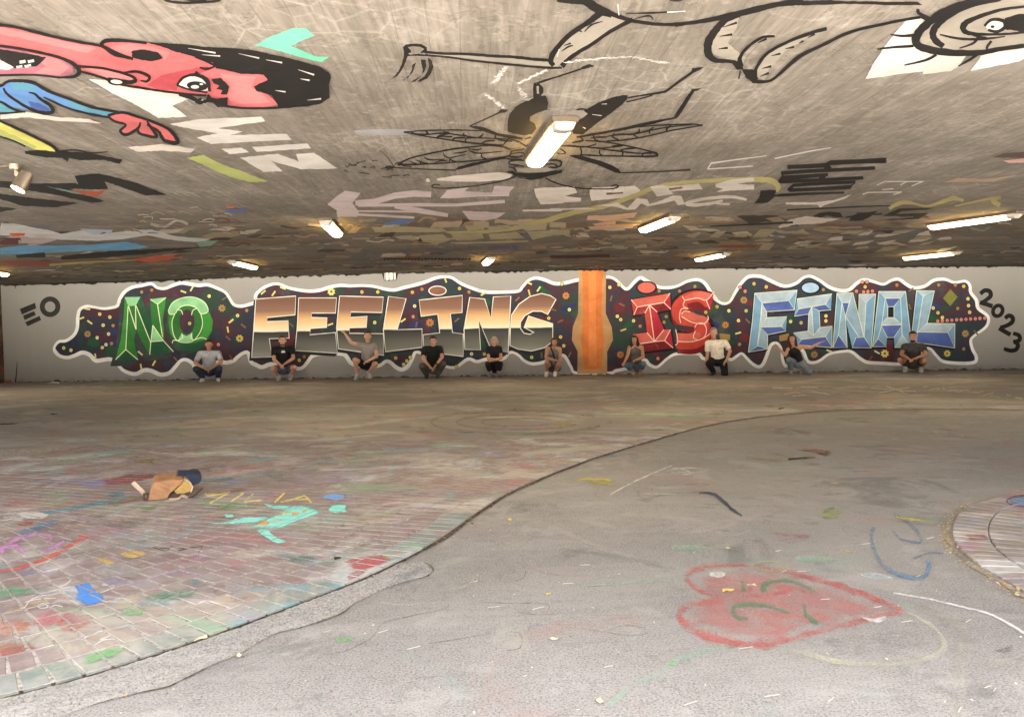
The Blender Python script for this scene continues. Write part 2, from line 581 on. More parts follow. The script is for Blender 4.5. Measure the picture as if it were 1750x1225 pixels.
class Paint:
    """flat paint on one surface: outlines measured on the photograph, carried to the real plane they are painted on"""

    def __init__(self, surface, ox, oy, s, base=0.003, step=0.00016):
        self.s = surface
        self.pave = surface == 'floor' and base > 0.017
        self.ox, self.oy, self.k = ox, oy, s
        self.base, self.step = base, step
        self.v, self.f, self.mi, self.mats, self.n = [], [], [], [], 0
        self.offs = []
        self.fade = []
        self.wk = 1.35 if surface == 'ceiling' else 1.0

    def frame(self, ox, oy, s):
        self.ox, self.oy, self.k = ox, oy, s
        return self

    def to(self, p):
        x, y = self.ox + p[0] / self.k, self.oy + p[1] / self.k
        off = self.base + self.step * self.n
        if self.s == 'wall':
            return on_wall(x, y) + WN * off
        if self.s == 'ceiling':
            return on_ceiling(x, y, off)
        q = on_z(x, y, FLOOR_TOP)
        q.z += off
        return q

    def _m(self, mat):
        if mat not in self.mats:
            self.mats.append(mat)
        return self.mats.index(mat)

    def poly(self, P, mat, smooth=0, jit=0.0):
        if isinstance(P, str):
            P = pts(P)
        if smooth:
            P = spline(P, smooth, True)
        if jit:
            P = [(x + R.uniform(-jit, jit), y + R.uniform(-jit, jit)) for x, y in P]
        if self.s == 'ceiling' and len(P) < 60:
            Q = []
            for a, b in zip(P, P[1:] + P[:1]):
                m = max(1, min(8, int(math.hypot(b[0] - a[0], b[1] - a[1]) / 9)))
                for q in range(m):
                    j = 0.0 if q == 0 else 1.5
                    Q.append((a[0] + (b[0] - a[0]) * q / m + R.uniform(-j, j), a[1] + (b[1] - a[1]) * q / m + R.uniform(-j, j)))
            P = Q
        i = len(self.v)
        mi = self._m(mat)
        if self.s == 'floor':          # powdery rim: an outer ring that fades out
            cx = sum(p[0] for p in P) / len(P)
            cy = sum(p[1] for p in P) / len(P)
            O = [(cx + (p[0] - cx) * 1.12, cy + (p[1] - cy) * 1.12) for p in P]
            P = [(cx + (p[0] - cx) * 0.72, cy + (p[1] - cy) * 0.72) for p in P]
            k = len(P)
            self.v += [self.to(p) for p in O]
            self.fade += [0.0] * k + [1.0] * k
            for a in range(k):
                self.f.append((i + a, i + (a + 1) % k, i + k + (a + 1) % k, i + k + a))
                self.mi.append(mi)
            self.offs += [0.0] * k
            i += k
        self.v += [self.to(p) for p in P]
        self.offs += [self.base + self.step * self.n] * len(P)
        tri = mathutils_tess([Vector((p[0], p[1], 0)) for p in P])
        for t in tri:
            self.f.append(tuple(i + a for a in t))
            self.mi.append(mi)
        self.n += 1
        return self

    def ell(self, x, y, rx, ry, mat, rot=0.0, n=20, jit=0.0):
        c, s = math.cos(rot), math.sin(rot)
        P = []
        for k in range(n):
            a = 2 * math.pi * k / n
            j = 1 + R.uniform(-jit, jit)
            u, w = rx * math.cos(a) * j, ry * math.sin(a) * j
            P.append((x + u * c - w * s, y + u * s + w * c))
        return self.poly(P, mat)

    def stroke(self, P, w, mat, smooth=5, closed=False, rag=0.0):
        if isinstance(P, str):
            P = pts(P)
        W = list(w) if isinstance(w, (list, tuple)) else [w] * len(P)
        if len(W) < len(P):      # taper between the given widths
            W = [W[min(int(i * (len(W) - 1) / max(1, len(P) - 1)), len(W) - 2)] * (1 - ((i * (len(W) - 1) / max(1, len(P) - 1)) % 1 if i < len(P) - 1 else 1)) +
                 W[min(int(i * (len(W) - 1) / max(1, len(P) - 1)), len(W) - 2) + 1] * ((i * (len(W) - 1) / max(1, len(P) - 1)) % 1 if i < len(P) - 1 else 1) for i in range(len(P))]
        Q = [(p[0], p[1], ww) for p, ww in zip(P, W)]
        if smooth and len(Q) > 2:
            Q = spline(Q, smooth, closed)
        m = len(Q)
        rag = max(rag, 0.13) if self.s == 'ceiling' else rag
        i0 = len(self.v)
        for i in range(m):
            a = Q[(i - 1) % m] if closed else Q[max(i - 1, 0)]
            b = Q[(i + 1) % m] if closed else Q[min(i + 1, m - 1)]
            dx, dy = b[0] - a[0], b[1] - a[1]
            L = math.hypot(dx, dy) or 1
            nx, ny = -dy / L, dx / L
            h = Q[i][2] / 2 * self.wk
            self.offs += [self.base + self.step * self.n] * 2
            h1 = h * (1 + R.uniform(-rag, rag))
            h2 = h * (1 + R.uniform(-rag, rag))
            cols = (1.0, -1.0) if self.s != 'floor' else (1.25, 0.5, -0.5, -1.25)
            for q in cols:
                hh = h1 if q > 0 else h2
                self.v.append(self.to((Q[i][0] + nx * hh * q, Q[i][1] + ny * hh * q)))
                self.fade.append(1.0 if abs(q) <= 1 else 0.0)
        mi = self._m(mat)
        c = 2 if self.s != 'floor' else 4
        for i in range(m if closed else m - 1):
            j = (i + 1) % m
            for q in range(c - 1):
                self.f.append((i0 + c * i + q, i0 + c * i + q + 1, i0 + c * j + q + 1, i0 + c * j + q))
                self.mi.append(mi)
        self.n += 1
        return self

    def clip_to_bricks(self):
        """chalk lies on the brick faces only and leaves the joints bare"""
        v2, f2, m2, d2 = [], [], [], []
        hl, hw = BL / 2 - 0.001, BW / 2 - 0.001
        for f, mi in zip(self.f, self.mi):
            tris = [f] if len(f) == 3 else [(f[0], f[1], f[2]), (f[0], f[2], f[3])]
            for t in tris:
                A = [(self.v[i].x, self.v[i].y, self.fade[i]) for i in t]
                z = self.v[t[0]].z
                if abs((A[1][0] - A[0][0]) * (A[2][1] - A[0][1]) - (A[2][0] - A[0][0]) * (A[1][1] - A[0][1])) < 1e-9:
                    continue
                x0, x1 = min(a[0] for a in A) - 0.1, max(a[0] for a in A) + 0.1
                y0, y1 = min(a[1] for a in A) - 0.1, max(a[1] for a in A) + 0.1
                for gx in range(math.floor(x0 / 0.1), math.floor(x1 / 0.1) + 1):
                    for gy in range(math.floor(y0 / 0.1), math.floor(y1 / 0.1) + 1):
                        for (bx, by, ca, sa) in BGRID.get((gx, gy), ()):
                            Q = [((a[0] - bx) * ca + (a[1] - by) * sa, -(a[0] - bx) * sa + (a[1] - by) * ca, a[2]) for a in A]
                            for ax, sg, lim in ((0, 1, hl), (0, -1, hl), (1, 1, hw), (1, -1, hw)):
                                N = []
                                for i in range(len(Q)):
                                    p, q = Q[i], Q[(i + 1) % len(Q)]
                                    dp, dq = lim - sg * p[ax], lim - sg * q[ax]
                                    if dp >= 0:
                                        N.append(p)
                                    if (dp < 0) != (dq < 0):
                                        r = dp / (dp - dq)
                                        N.append(tuple(p[c] + (q[c] - p[c]) * r for c in range(3)))
                                Q = N
                                if len(Q) < 3:
                                    break
                            if len(Q) >= 3:
                                i0 = len(v2)
                                for p in Q:
                                    v2.append(Vector((bx + p[0] * ca - p[1] * sa, by + p[0] * sa + p[1] * ca, z)))
                                    d2.append(p[2])
                                f2.append(tuple(range(i0, i0 + len(Q))))
                                m2.append(mi)
        self.v, self.f, self.mi, self.fade = v2, f2, m2, d2

    def outline(self, P, w, mat, smooth=0):
        """closed line with square corners, as one strip per side"""
        if isinstance(P, str):
            P = pts(P)
        return self.stroke(P, w, mat, smooth, True)

    def build(self, name, parent, label=None, kind=None):
        if self.s == 'ceiling':
            v2, f2, m2 = [], [], []
            for f, mi in zip(self.f, self.mi):
                off = self.offs[f[0]]
                for q in slabs([self.v[i] for i in f], off):
                    i0 = len(v2)
                    v2 += q
                    f2.append(tuple(range(i0, i0 + len(q))))
                    m2.append(mi)
            self.v, self.f, self.mi = v2, f2, m2
        if self.pave:
            self.clip_to_bricks()
        o = link_mesh(name, self.v, self.f, self.mats, parent, self.mi)
        if self.s == 'floor':
            at = o.data.attributes.new("fade", 'FLOAT', 'POINT')
            at.data.foreach_set("value", self.fade)
        return tag(o, label, None, None, kind)


def mathutils_tess(loop):
    from mathutils.geometry import tessellate_polygon
    return tessellate_polygon([loop])


FLOOR_TOP = 0.0
BGRID = {}

# ================================================================== THE SETTING
M_ASPH = asphalt_mat()
M_CEIL = concrete_ceiling()
M_WALL = wall_mat()

ground = link_mesh("ground", [(-150, -150, 0), (150, -150, 0), (150, 150, 0), (-150, 150, 0)], [(0, 1, 2, 3)], M_ASPH)
tag(ground, "grey worn asphalt with chalk traces filling the foreground", kind="structure")

fc = [(-150, -150), (150, -150), (150, 0.6), (-4.9, 0.6), (-9.0, -1.7), (-14.2, -1.7), (-150, -1.7)]
M_BOUNCE = plain("pale_bounce_ground", (0.3, 0.285, 0.26), 0.9, 0, 0.2, 2.0, 0.2)  # unseen pale sheet, added behind the camera to bounce sunlight under the slab
bounce = link_mesh("bounce_ground", [(x, y, 0.0035) for x, y in fc], [tuple(t) for t in mathutils_tess([Vector((x, y, 0)) for x, y in fc])], M_BOUNCE)
tag(bounce, "pale unseen ground sheet added to bounce sunlight into the underpass", kind="structure")

SLAB_FRONT = 1.5
xs = [-23.1, -18.0] + [SLAB * k for k in range(-49, 50)] + [18.0, 23.1]
cv, cf = [], []
for x in xs:
    z = under(x)
    cv += [(x, SLAB_FRONT, z), (x, 21.5, z), (x, 21.5, H + 0.75), (x, SLAB_FRONT, H + 0.75)]
for i in range(len(xs) - 1):
    j = 4 * i
    cf += [(j, j + 1, j + 5, j + 4), (j + 1, j + 2, j + 6, j + 5), (j + 2, j + 3, j + 7, j + 6), (j + 3, j, j + 4, j + 7)]
cf += [(0, 3, 2, 1), tuple(len(cv) - 4 + k for k in range(4))]
ceiling = link_mesh("ceiling", cv, cf, M_CEIL)
tag(ceiling, "low board-marked concrete underside of the underpass covered in graffiti", kind="structure")

# the mural wall: a slab of wall whose face is the traced plane
wl = WL - WU * 0.03
wr = WR + WU * 4.0
back = -WN * 0.4
wv = [wl, wr, wr + back, wl + back]
wv = [Vector((v.x, v.y, -0.05)) for v in wv] + [Vector((v.x, v.y, H + 0.3)) for v in wv]
wall = link_mesh("mural_wall", wv, [(0, 1, 5, 4), (1, 2, 6, 5), (2, 3, 7, 6), (3, 0, 4, 7), (4, 5, 6, 7), (3, 2, 1, 0)], M_WALL)
tag(wall, "long grey painted concrete wall carrying the lettered mural", "wall")

n = NT("rusty_stained_concrete")
q = n.noise(3, 6, 0.65)
n.color(n.ramp(q, [(0.35, (0.02, 0.014, 0.011)), (0.5, (0.06, 0.03, 0.018)), (0.62, (0.14, 0.06, 0.03)), (0.72, (0.05, 0.03, 0.022))])).bump(q, 0.4, 0.02)
M_RUST = n.m
bm = bmesh.new()
cx = WL.x - 0.24
box(bm, (cx, 18.8, H / 2 + 0.1), (0.4, 3.8, H + 0.3))
sw = bm_obj("side_wall", bm, M_RUST)
tag(sw, "dark rust-stained side wall meeting the mural wall at its left end", "wall")
bm = bmesh.new()
box(bm, (wr.x + 0.2, 15.8, H / 2 + 0.1), (0.4, 7.0, H + 0.3))
sw = bm_obj("side_wall", bm, M_WALL)
tag(sw, "plain grey side wall closing the far right of the underpass", "wall")

# ------------------------------------------------------------------ paved area
EDGE_PX = pts("0,1196 88,1177 227,1134 372.6,1084 478,1046 620,991 675,965 746,926.6 827,869 870,843 952,807 1038,776 1176,735.5 1206,728 1288,714 1397,703.5 1474,700.7 1600,699.5 1750,700.7")
EDGE = [(-9.0, -1.6), (-5.0, 0.65), (-3.2, 1.68), (-2.4, 2.15)] + [tuple(floor_pt(*p)[:2]) for p in EDGE_PX] + [(11.0, 9.2), (17.0, 7.2)]
EDGE = spline(EDGE, 8)


def resample(P, d):
    out = [P[0]]
    acc = 0.0
    for a, b in zip(P, P[1:]):
        L = math.hypot(b[0] - a[0], b[1] - a[1])
        while acc + L >= d:
            t = (d - acc) / L
            a = (a[0] + (b[0] - a[0]) * t, a[1] + (b[1] - a[1]) * t)
            out.append(a)
            L = math.hypot(b[0] - a[0], b[1] - a[1])
            acc = 0.0
        acc += L
    return out


def relax(P, it):
    for _ in range(it):
        P = [P[0]] + [tuple((P[i - 1][j] + 2 * P[i][j] + P[i + 1][j]) / 4 for j in (0, 1)) for i in range(1, len(P) - 1)] + [P[-1]]
    return P


def offset(P, d):
    out = []
    for i in range(len(P)):
        a, b = P[max(i - 1, 0)], P[min(i + 1, len(P) - 1)]
        dx, dy = b[0] - a[0], b[1] - a[1]
        L = math.hypot(dx, dy) or 1
        out.append((P[i][0] - dy / L * d, P[i][1] + dx / L * d))
    return out


def edge_normal_shift(P, d):
    return offset(P, d)


E0 = relax(resample(EDGE, 0.09), 6)
M_FARPAVE = paving_far_mat()
loop = E0 + [(17.0, 21.0), (-14.0, 21.0), (-14.0, -1.6)]
tri = mathutils_tess([Vector((p[0], p[1], 0)) for p in loop])
paving = link_mesh("paved_area", [(p[0], p[1], 0.004) for p in loop], [tuple(t) for t in tri], M_FARPAVE)
tag(paving, "chalk-smeared brick paving reaching back to the mural wall", kind="structure")


def px_of(v):
    d = v - Vector((0, 0, EYE))
    w = d.dot(_f)
    if w < 0.1:
        return (-9999, -9999, w)
    return (PCX + FOC * d.dot(CR) / w, PCY - FOC * d.dot(CU) / w, w)


M_BRICK = brick_mat("red_brown_paver", (0.2, 0.142, 0.126), (0.25, 0.205, 0.19), 0.55)
M_EDGEB = brick_mat("green_grey_edge_paver", (0.17, 0.2, 0.172), (0.23, 0.235, 0.21), 0.5)
n = NT("pale_joint_sand")
q = n.noise(40, 4, 0.7)
n.color(n.ramp(q, [(0.35, (0.14, 0.12, 0.1)), (0.5, (0.3, 0.27, 0.23)), (0.65, (0.42, 0.39, 0.34))])).bump(q, 0.5, 0.004)
M_SAND = n.m


def brick_mesh(name, L, W, Ht, mat):
    b = 0.0035
    v = []
    for z, i in ((0, 0), (Ht - b, 0), (Ht, b)):
        x, y = L / 2 - i, W / 2 - i
        v += [(-x, -y, z), (x, -y, z), (x, y, z), (-x, y, z)]
    f = []
    for r in (0, 4):
        for k in range(4):
            f.append((r + k, r + (k + 1) % 4, r + 4 + (k + 1) % 4, r + 4 + k))
    f.append((8, 9, 10, 11))
    me = bpy.data.meshes.new(name)
    me.from_pydata(v, [], f)
    me.materials.append(mat)
    return me


BL, BW, BH = 0.0815, 0.1735, 0.0125
bricks = []
bed_v, bed_f = [], []
row = E0
for k in range(30):
    outer = row if k else offset(row, 0.012)
    nxt = relax(resample(edge_normal_shift(row, 0.178), 0.09), 2)
    mid = resample(relax(edge_normal_shift(row, 0.089), 1), 0.09)
    sh = (k % 2) * 0.5
    for i in range(1, len(mid) - 2):
        ax, ay = mid[i]
        bx, by = mid[i + 1]
        x, y = ax + (bx - ax) * sh, ay + (by - ay) * sh
        if y > 8.35 or y < 1.6 or x > 3.2:
            continue
        px = px_of(Vector((x, y, 0)))
        if px[2] < 1 or px[0] < -60 or px[0] > 1800 or px[1] > 1310:
            continue
        bricks.append((x, y, math.atan2(by - ay, bx - ax), k, px[2]))
    row = nxt
# keep pavers from overlapping where the rows bend inwards
kept, grid = [], {}
for b in bricks:
    cell = (int(b[0] / 0.1), int(b[1] / 0.1))
    bad = False
    for dx in (-1, 0, 1):
        for dy in (-1, 0, 1):
            for c in grid.get((cell[0] + dx, cell[1] + dy), ()):
                if math.hypot(b[0] - c[0], b[1] - c[1]) < 0.074:
                    bad = True
    if not bad:
        grid.setdefault(cell, []).append(b)
        kept.append(b)
bricks = sorted(kept, key=lambda b: b[4])
for b in bricks:
    BGRID.setdefault((math.floor(b[0] / 0.1), math.floor(b[1] / 0.1)), []).append((b[0], b[1], math.cos(b[2]), math.sin(b[2])))
bed = link_mesh("joint_sand", [(p[0], p[1], 0.0146) for p in
                               ([p for p in E0 if p[1] < 8.2 and -6.5 < p[0] < 3] + [(1.6, 8.2), (-7.0, 8.2), (-6.5, 0.2)])], [], M_SAND, paving)
lp = [Vector(v.co) for v in bed.data.vertices]
tri = mathutils_tess(lp)
me = bpy.data.meshes.new("joint_sand")
me.from_pydata([tuple(v) for v in lp], [], [tuple(t) for t in tri])
me.materials.append(M_SAND)
bed.data = me

mb = brick_mesh("brick", BL, BW, BH, M_BRICK)
me_ = brick_mesh("edge_brick", BL, BW, BH, M_EDGEB)
for (x, y, a, k, w) in bricks[:300]:
    o = bpy.data.objects.new("brick", me_ if k == 0 else mb)
    o.location = (x, y, 0.004 + R.uniform(-0.0008, 0.0012))
    o.rotation_euler = (R.uniform(-0.006, 0.006), R.uniform(-0.006, 0.006), a + R.uniform(-0.012, 0.012))
    o.parent = paving
    COL.objects.link(o)
sv, sf = [], []
proto = [v.co.copy() for v in mb.vertices]
pf = [tuple(p.vertices) for p in mb.polygons]
for (x, y, a, k, w) in bricks[300:]:
    m = Matrix.Translation((x, y, 0.004 + R.uniform(-0.001, 0.0012))) @ Matrix.Rotation(a + R.uniform(-0.012, 0.012), 4, 'Z')
    i = len(sv)
    sv += [m @ c for c in proto]
    sf += [tuple(i + q for q in f) for f in pf]
tag(link_mesh("brick_field", sv, sf, M_BRICK, paving), "smaller far pavers of the brick field", kind="stuff")

# dark open joint between paving and asphalt
n = NT("joint_dirt_and_shade")
q = n.noise(30, 5, 0.7)
n.color(n.ramp(q, [(0.36, (0.025, 0.018, 0.012)), (0.52, (0.085, 0.055, 0.034)), (0.66, (0.22, 0.15, 0.085))])).bump(q, 0.6, 0.01)
M_DIRT_SHADE = n.m
cv, cf = [], []
for i, p in enumerate(E0):
    a, b = E0[max(i - 1, 0)], E0[min(i + 1, len(E0) - 1)]
    dx, dy = b[0] - a[0], b[1] - a[1]
    L = math.hypot(dx, dy) or 1
    nx, ny = dy / L, -dx / L
    w = (0.02 + 0.012 * (0.5 + 0.5 * math.sin(i * 0.7)) + R.uniform(0, 0.008)) * (0.5 if p[1] < 4.2 else 0.85)
    cv += [(p[0] - nx * 0.002, p[1] - ny * 0.002, 0.0062), (p[0] + nx * w, p[1] + ny * w, 0.0062)]
    if i:
        j = 2 * i
        cf.append((j - 2, j - 1, j + 1, j))
tag(link_mesh("edge_joint", cv, cf, M_DIRT_SHADE, paving), "dark debris-filled joint along the curved paving edge")

# rough repair strip of asphalt along the near paving edge
M_PATCH = asphalt_mat("coarse_asphalt", (0.16, 0.145, 0.121), (0.235, 0.216, 0.185))
low_px = pts("-260,1345 -60,1275 98.5,1225 174,1200 237,1184 290,1171 350,1142 413,1115 467,1084 518,1071 578,1050 608,1030 655,1007 700,992 724,986 738,976 731,966 712,960")
low = spline([tuple(floor_pt(*p)[:2]) for p in low_px], 12)
up = [p for p in E0 if p[1] < 4.06 and p[0] > -2.9]
up = [(p[0] + 0.012, p[1] - 0.014) for p in up]
low = resample(low, 0.012)


def at_frac(P, t):
    f = t * (len(P) - 1)
    i = min(int(f), len(P) - 2)
    f -= i
    return (P[i][0] * (1 - f) + P[i + 1][0] * f, P[i][1] * (1 - f) + P[i + 1][1] * f)


NU, NV = 420, 26
pv, pfc = [], []
for i in range(NU + 1):
    a, b = at_frac(up, i / NU), at_frac(low, i / NU)
    jag = R.uniform(-0.012, 0.012)
    for j in range(NV + 1):
        t = j / NV
        e = min(1.0, min(t, 1 - t) * 9, (1 - i / NU) * 40 + 0.0)
        s = t * (1 + jag)
        z = 0.0008 + e * (0.013 + R.uniform(-0.005, 0.0055))
        pv.append((a[0] + (b[0] - a[0]) * s + R.uniform(-0.001, 0.001), a[1] + (b[1] - a[1]) * s + R.uniform(-0.001, 0.001), z))
for i in range(NU):
    for j in range(NV):
        q = i * (NV + 1) + j
        pfc.append((q, q + NV + 1, q + NV + 2, q + 1))
patch = link_mesh("asphalt_patch", pv, pfc, M_PATCH)
tag(patch, "rough coarse asphalt repair strip beside the brick edge", kind="structure")

edge_shade_v, edge_shade_f = [], []  # dark strip painted as crack and shadow along the patch's raised lower edge
for i, p in enumerate(low):
    a, b = low[max(i - 1, 0)], low[min(i + 1, len(low) - 1)]
    dx, dy = b[0] - a[0], b[1] - a[1]
    L = math.hypot(dx, dy) or 1
    w = R.uniform(0.002, 0.011) * (0.6 + 0.4 * math.sin(i * 0.11))
    o_ = R.uniform(-0.003, 0.003)
    edge_shade_v += [(p[0] - dy / L * (o_ - 0.004), p[1] + dx / L * (o_ - 0.004), 0.0045), (p[0] - dy / L * (o_ - 0.004 - w), p[1] + dx / L * (o_ - 0.004 - w), 0.0045)]
    if i:
        edge_shade_f.append((2 * i - 2, 2 * i - 1, 2 * i + 1, 2 * i))
link_mesh("edge_crack_shade", edge_shade_v, edge_shade_f, M_DIRT_SHADE, patch)

# paved island at the right, behind a leaf-filled gutter
KERB_PX = pts("1652,862 1640,870 1626,884 1618,898 1617,912 1620,930 1632,944 1652,962 1676,979 1701,991 1723,1007 1748,1022 1800,1052")
KERB = resample(spline([tuple(floor_pt(*p)[:2]) for p in KERB_PX], 10), 0.05)
isl = [(p[0], p[1]) for p in KERB] + [(5.8, 2.6), (6.4, 6.6), (4.2, 5.9)]
tri = mathutils_tess([Vector((p[0], p[1], 0)) for p in isl])
island = link_mesh("paved_island", [(p[0], p[1], 0.004) for p in isl], [tuple(t) for t in tri], M_FARPAVE)
tag(island, "corner of paler brick paving behind the leaf-filled gutter", kind="structure")
row = resample(list(reversed(KERB)), 0.09)
row = [(row[0][0] + (row[0][0] - row[1][0]) * k, row[0][1] + (row[0][1] - row[1][1]) * k) for k in range(16, 0, -1)] + row
row = row + [(row[-1][0] + 0.075 * k, row[-1][1] + 0.05 * k) for k in range(1, 26)]
row = offset(relax(row, 3), -0.03)
M_ISL = brick_mat("faded_paver", (0.2, 0.165, 0.14), (0.25, 0.215, 0.185), 0.5)
mi_ = brick_mesh("island_brick", BL, BW, BH, M_ISL)
ib = []
for k in range(17):
    mid = resample(offset(row, -0.089), 0.09)
    for i in range(len(mid) - 1):
        a, b = mid[i], mid[i + 1]
        sh = (k % 2) * 0.5
        x, y = a[0] + (b[0] - a[0]) * sh, a[1] + (b[1] - a[1]) * sh
        px = px_of(Vector((x, y, 0)))
        if x < 5.6 and 2.6 < y < 6.2 and px[1] < 1300:
            if all(math.hypot(x - c[0], y - c[1]) > 0.076 for c in ib):
                ib.append((x, y, math.atan2(b[1] - a[1], b[0] - a[0])))
    row = relax(resample(offset(row, -0.178), 0.09), 2)
ib.sort(key=lambda b: (px_of(Vector((b[0], b[1], 0)))[0] > 1770, b[1]))
for (x, y, a) in ib:
    BGRID.setdefault((math.floor(x / 0.1), math.floor(y / 0.1)), []).append((x, y, math.cos(a), math.sin(a)))
for (x, y, a) in ib[:300]:
    o = bpy.data.objects.new("brick", mi_)
    o.location = (x, y, 0.004 + R.uniform(-0.0008, 0.0012))
    o.rotation_euler = (0, 0, a)
    o.parent = island
    COL.objects.link(o)

sv, sf = [], []
for (x, y, a) in ib[300:]:
    m = Matrix.Translation((x, y, 0.004 + R.uniform(-0.001, 0.0012))) @ Matrix.Rotation(a, 4, 'Z')
    i = len(sv)
    sv += [m @ c for c in proto]
    sf += [tuple(i + q for q in f) for f in pf]
if sv:
    tag(link_mesh("brick_field", sv, sf, M_ISL, island), "more pavers of the island beyond the border of the view", kind="stuff")
print("island bricks", len(ib), "bricks", len(bricks))

# ================================================================== THE MURAL (paint on the wall)
T1, T2, T3, T4 = (0, 440, 3.9773), (400, 440, 3.9773), (800, 440, 3.9773), (1200, 440, 3.1818)
K = 0.86
M_MURAL = mural_ground_mat()
M_CHROME = chrome_paint()
WHITE = paint(238, 234, 224, K, 0.15)
BLACK = paint(26, 24, 26, K, 0.1)


def full(fr, s):
    return [(fr[0] + x / fr[2], fr[1] + y / fr[2]) for x, y in pts(s)]


OUT = (full(T1, "370,610 400,572 450,565 500,530 525,480 530,400 545,352 590,332 640,337 700,347 760,341 800,326 815,282 850,232 900,203 960,192 1030,180 1070,206 1120,211 1170,192 1230,174 1290,181 1350,190 1410,186 1470,206 1530,236 1560,276 1590,320 1640,331 1700,317 1735,303")
       + full(T2, "150,252 200,207 260,182 310,182 370,206 440,221 520,229 590,221 650,202 720,190 790,193 870,191 950,197 1030,216 1090,221 1150,206 1230,187 1300,167 1360,143 1420,132 1480,138 1540,176 1610,206 1680,230")
       + full(T3, "60,220 120,235 230,236 340,229 370,200 410,157 460,140 520,152 590,178 660,173 750,152 870,140 960,134 1010,157 1060,208 1090,210 1130,167 1170,138 1210,157 1290,200 1370,205 1430,191 1490,162 1560,151 1610,177 1650,238 1690,288")
       + full(T4, "30,178 60,217 110,250 150,240 180,190 215,137 255,104 320,104 370,126 445,156 510,141 550,110 590,103 640,126 690,161 750,180 800,175 840,141 880,121 930,131 985,146 1030,124 1070,119 1110,146 1150,165 1210,156 1260,124 1320,119 1370,136 1430,129 1455,152 1460,190 1490,231 1500,276 1545,311 1557,340 1540,380 1480,425 1460,452 1470,500 1490,540 1478,570 1400,575 1310,565 1272,532 1240,497 1205,500 1150,560 1080,579 980,575 900,570 860,550 810,512 760,511 690,525 640,560 600,572 570,560 545,505 500,520 460,590 438,560 430,500 413,470 390,466 370,482 350,535 330,580 305,594 270,575 240,545 215,522 190,535 160,555 130,550")
       + full(T3, "1610,690 1570,656 1500,651 1410,656 1350,690 1300,735 1270,745 1230,726 1200,696 1130,735 1050,760 1000,770 960,785 740,785 700,745 670,690 640,665 570,690 500,715 430,722 380,700 350,670 310,646 275,650 235,690 130,690 60,708 0,690")
       + full(T2, "1510,744 1440,740 1350,690 1260,646 1230,647 1210,690 1180,740 1140,761 1100,745 1060,711 1030,706 985,735 880,740 800,720 770,680 740,656 640,650 540,666 500,710 470,745 430,755 340,735 250,725 190,745 150,730 115,708 95,648 60,651 20,680")
       + full(T1, "1590,700 1540,715 1490,710 1400,740 1330,745 1310,720 1270,696 1230,701 1190,745 1150,785 1090,795 1030,770 980,766 930,790 880,785 830,760 790,710 750,691 700,696 650,700 610,662 560,646 510,666 460,680 410,670 378,642"))

P = Paint('wall', 0, 440, 1, 0.002).frame(0, 0, 1)
# narrow frame: use full-picture coordinates
big = spline(OUT, 4, True)
P.poly(big, M_MURAL)
mural = P.build("mural", wall, "dark mottled cloud-shaped mural ground with confetti and lettering")
P = Paint('wall', 0, 0, 1, 0.0045)
P.stroke(OUT, [4.2 + 1.6 * abs(math.sin(i * 0.37)) + (1.3 if i > 190 else 0) for i in range(len(OUT))], WHITE, 4, True)
P.build("white_outline", mural, "wavy white line round the mural")

# colour clouds sprayed on the ground of the mural
P = Paint("wall", 0, 0, 1, 0.0026, 0.00002)
cl = [paint(92, 34, 42, K, 0.6, (0.03, 0.02, 0.03)), paint(42, 50, 92, K, 0.6, (0.02, 0.03, 0.04)), paint(34, 74, 50, K, 0.6, (0.02, 0.03, 0.03)), paint(62, 44, 74, K, 0.6, (0.03, 0.03, 0.03))]


def inside(x, y, poly):
    c = False
    j = len(poly) - 1
    for i in range(len(poly)):
        if (poly[i][1] > y) != (poly[j][1] > y) and x < (poly[j][0] - poly[i][0]) * (y - poly[i][1]) / (poly[j][1] - poly[i][1]) + poly[i][0]:
            c = not c
        j = i
    return c


cnt = 0
while cnt < 90:
    x, y = R.uniform(120, 1690), R.uniform(480, 625)
    rx, ry = R.uniform(6, 15), R.uniform(4, 9)
    if all(inside(x + a * rx * 1.5, y + b * ry * 1.6, OUT) for a in (-1, 0, 1) for b in (-1, 0, 1)):
        P.ell(x, y, rx, ry, R.choice(cl), R.uniform(-0.6, 0.6), 18, 0.22)
        cnt += 1
P.build("colour_clouds", mural, "soft red, blue and green blots in the mural ground")


def shifted(Q, dx, dy):
    return [(x + dx, y + dy) for x, y in Q]


def letter(fr, label, base, shadow, sh_off, facets=(), lines=(), line_mat=None, lw=5.0, edge=None, edge_w=6.0, thick=10.0):
    P = Paint('wall', *fr, base=0.0065)
    B = pts(base)
    if shadow is not None:
        P.poly(shifted(B, *sh_off), shadow)
        P.outline(shifted(B, sh_off[0] * 0.5, sh_off[1] * 0.5), thick * 2, shadow)
        P.outline(B, thick * 1.6, shadow)
    for f, mt in facets[:1]:
        P.poly(B, mt)
    for f, mt in facets[1:]:
        P.poly(f, mt)
    for l in lines:
        P.stroke(l, lw, line_mat, 0)
    if edge is not None:
        P.outline(B, edge_w, edge)
    return P.build("painted_letter", mural, label)


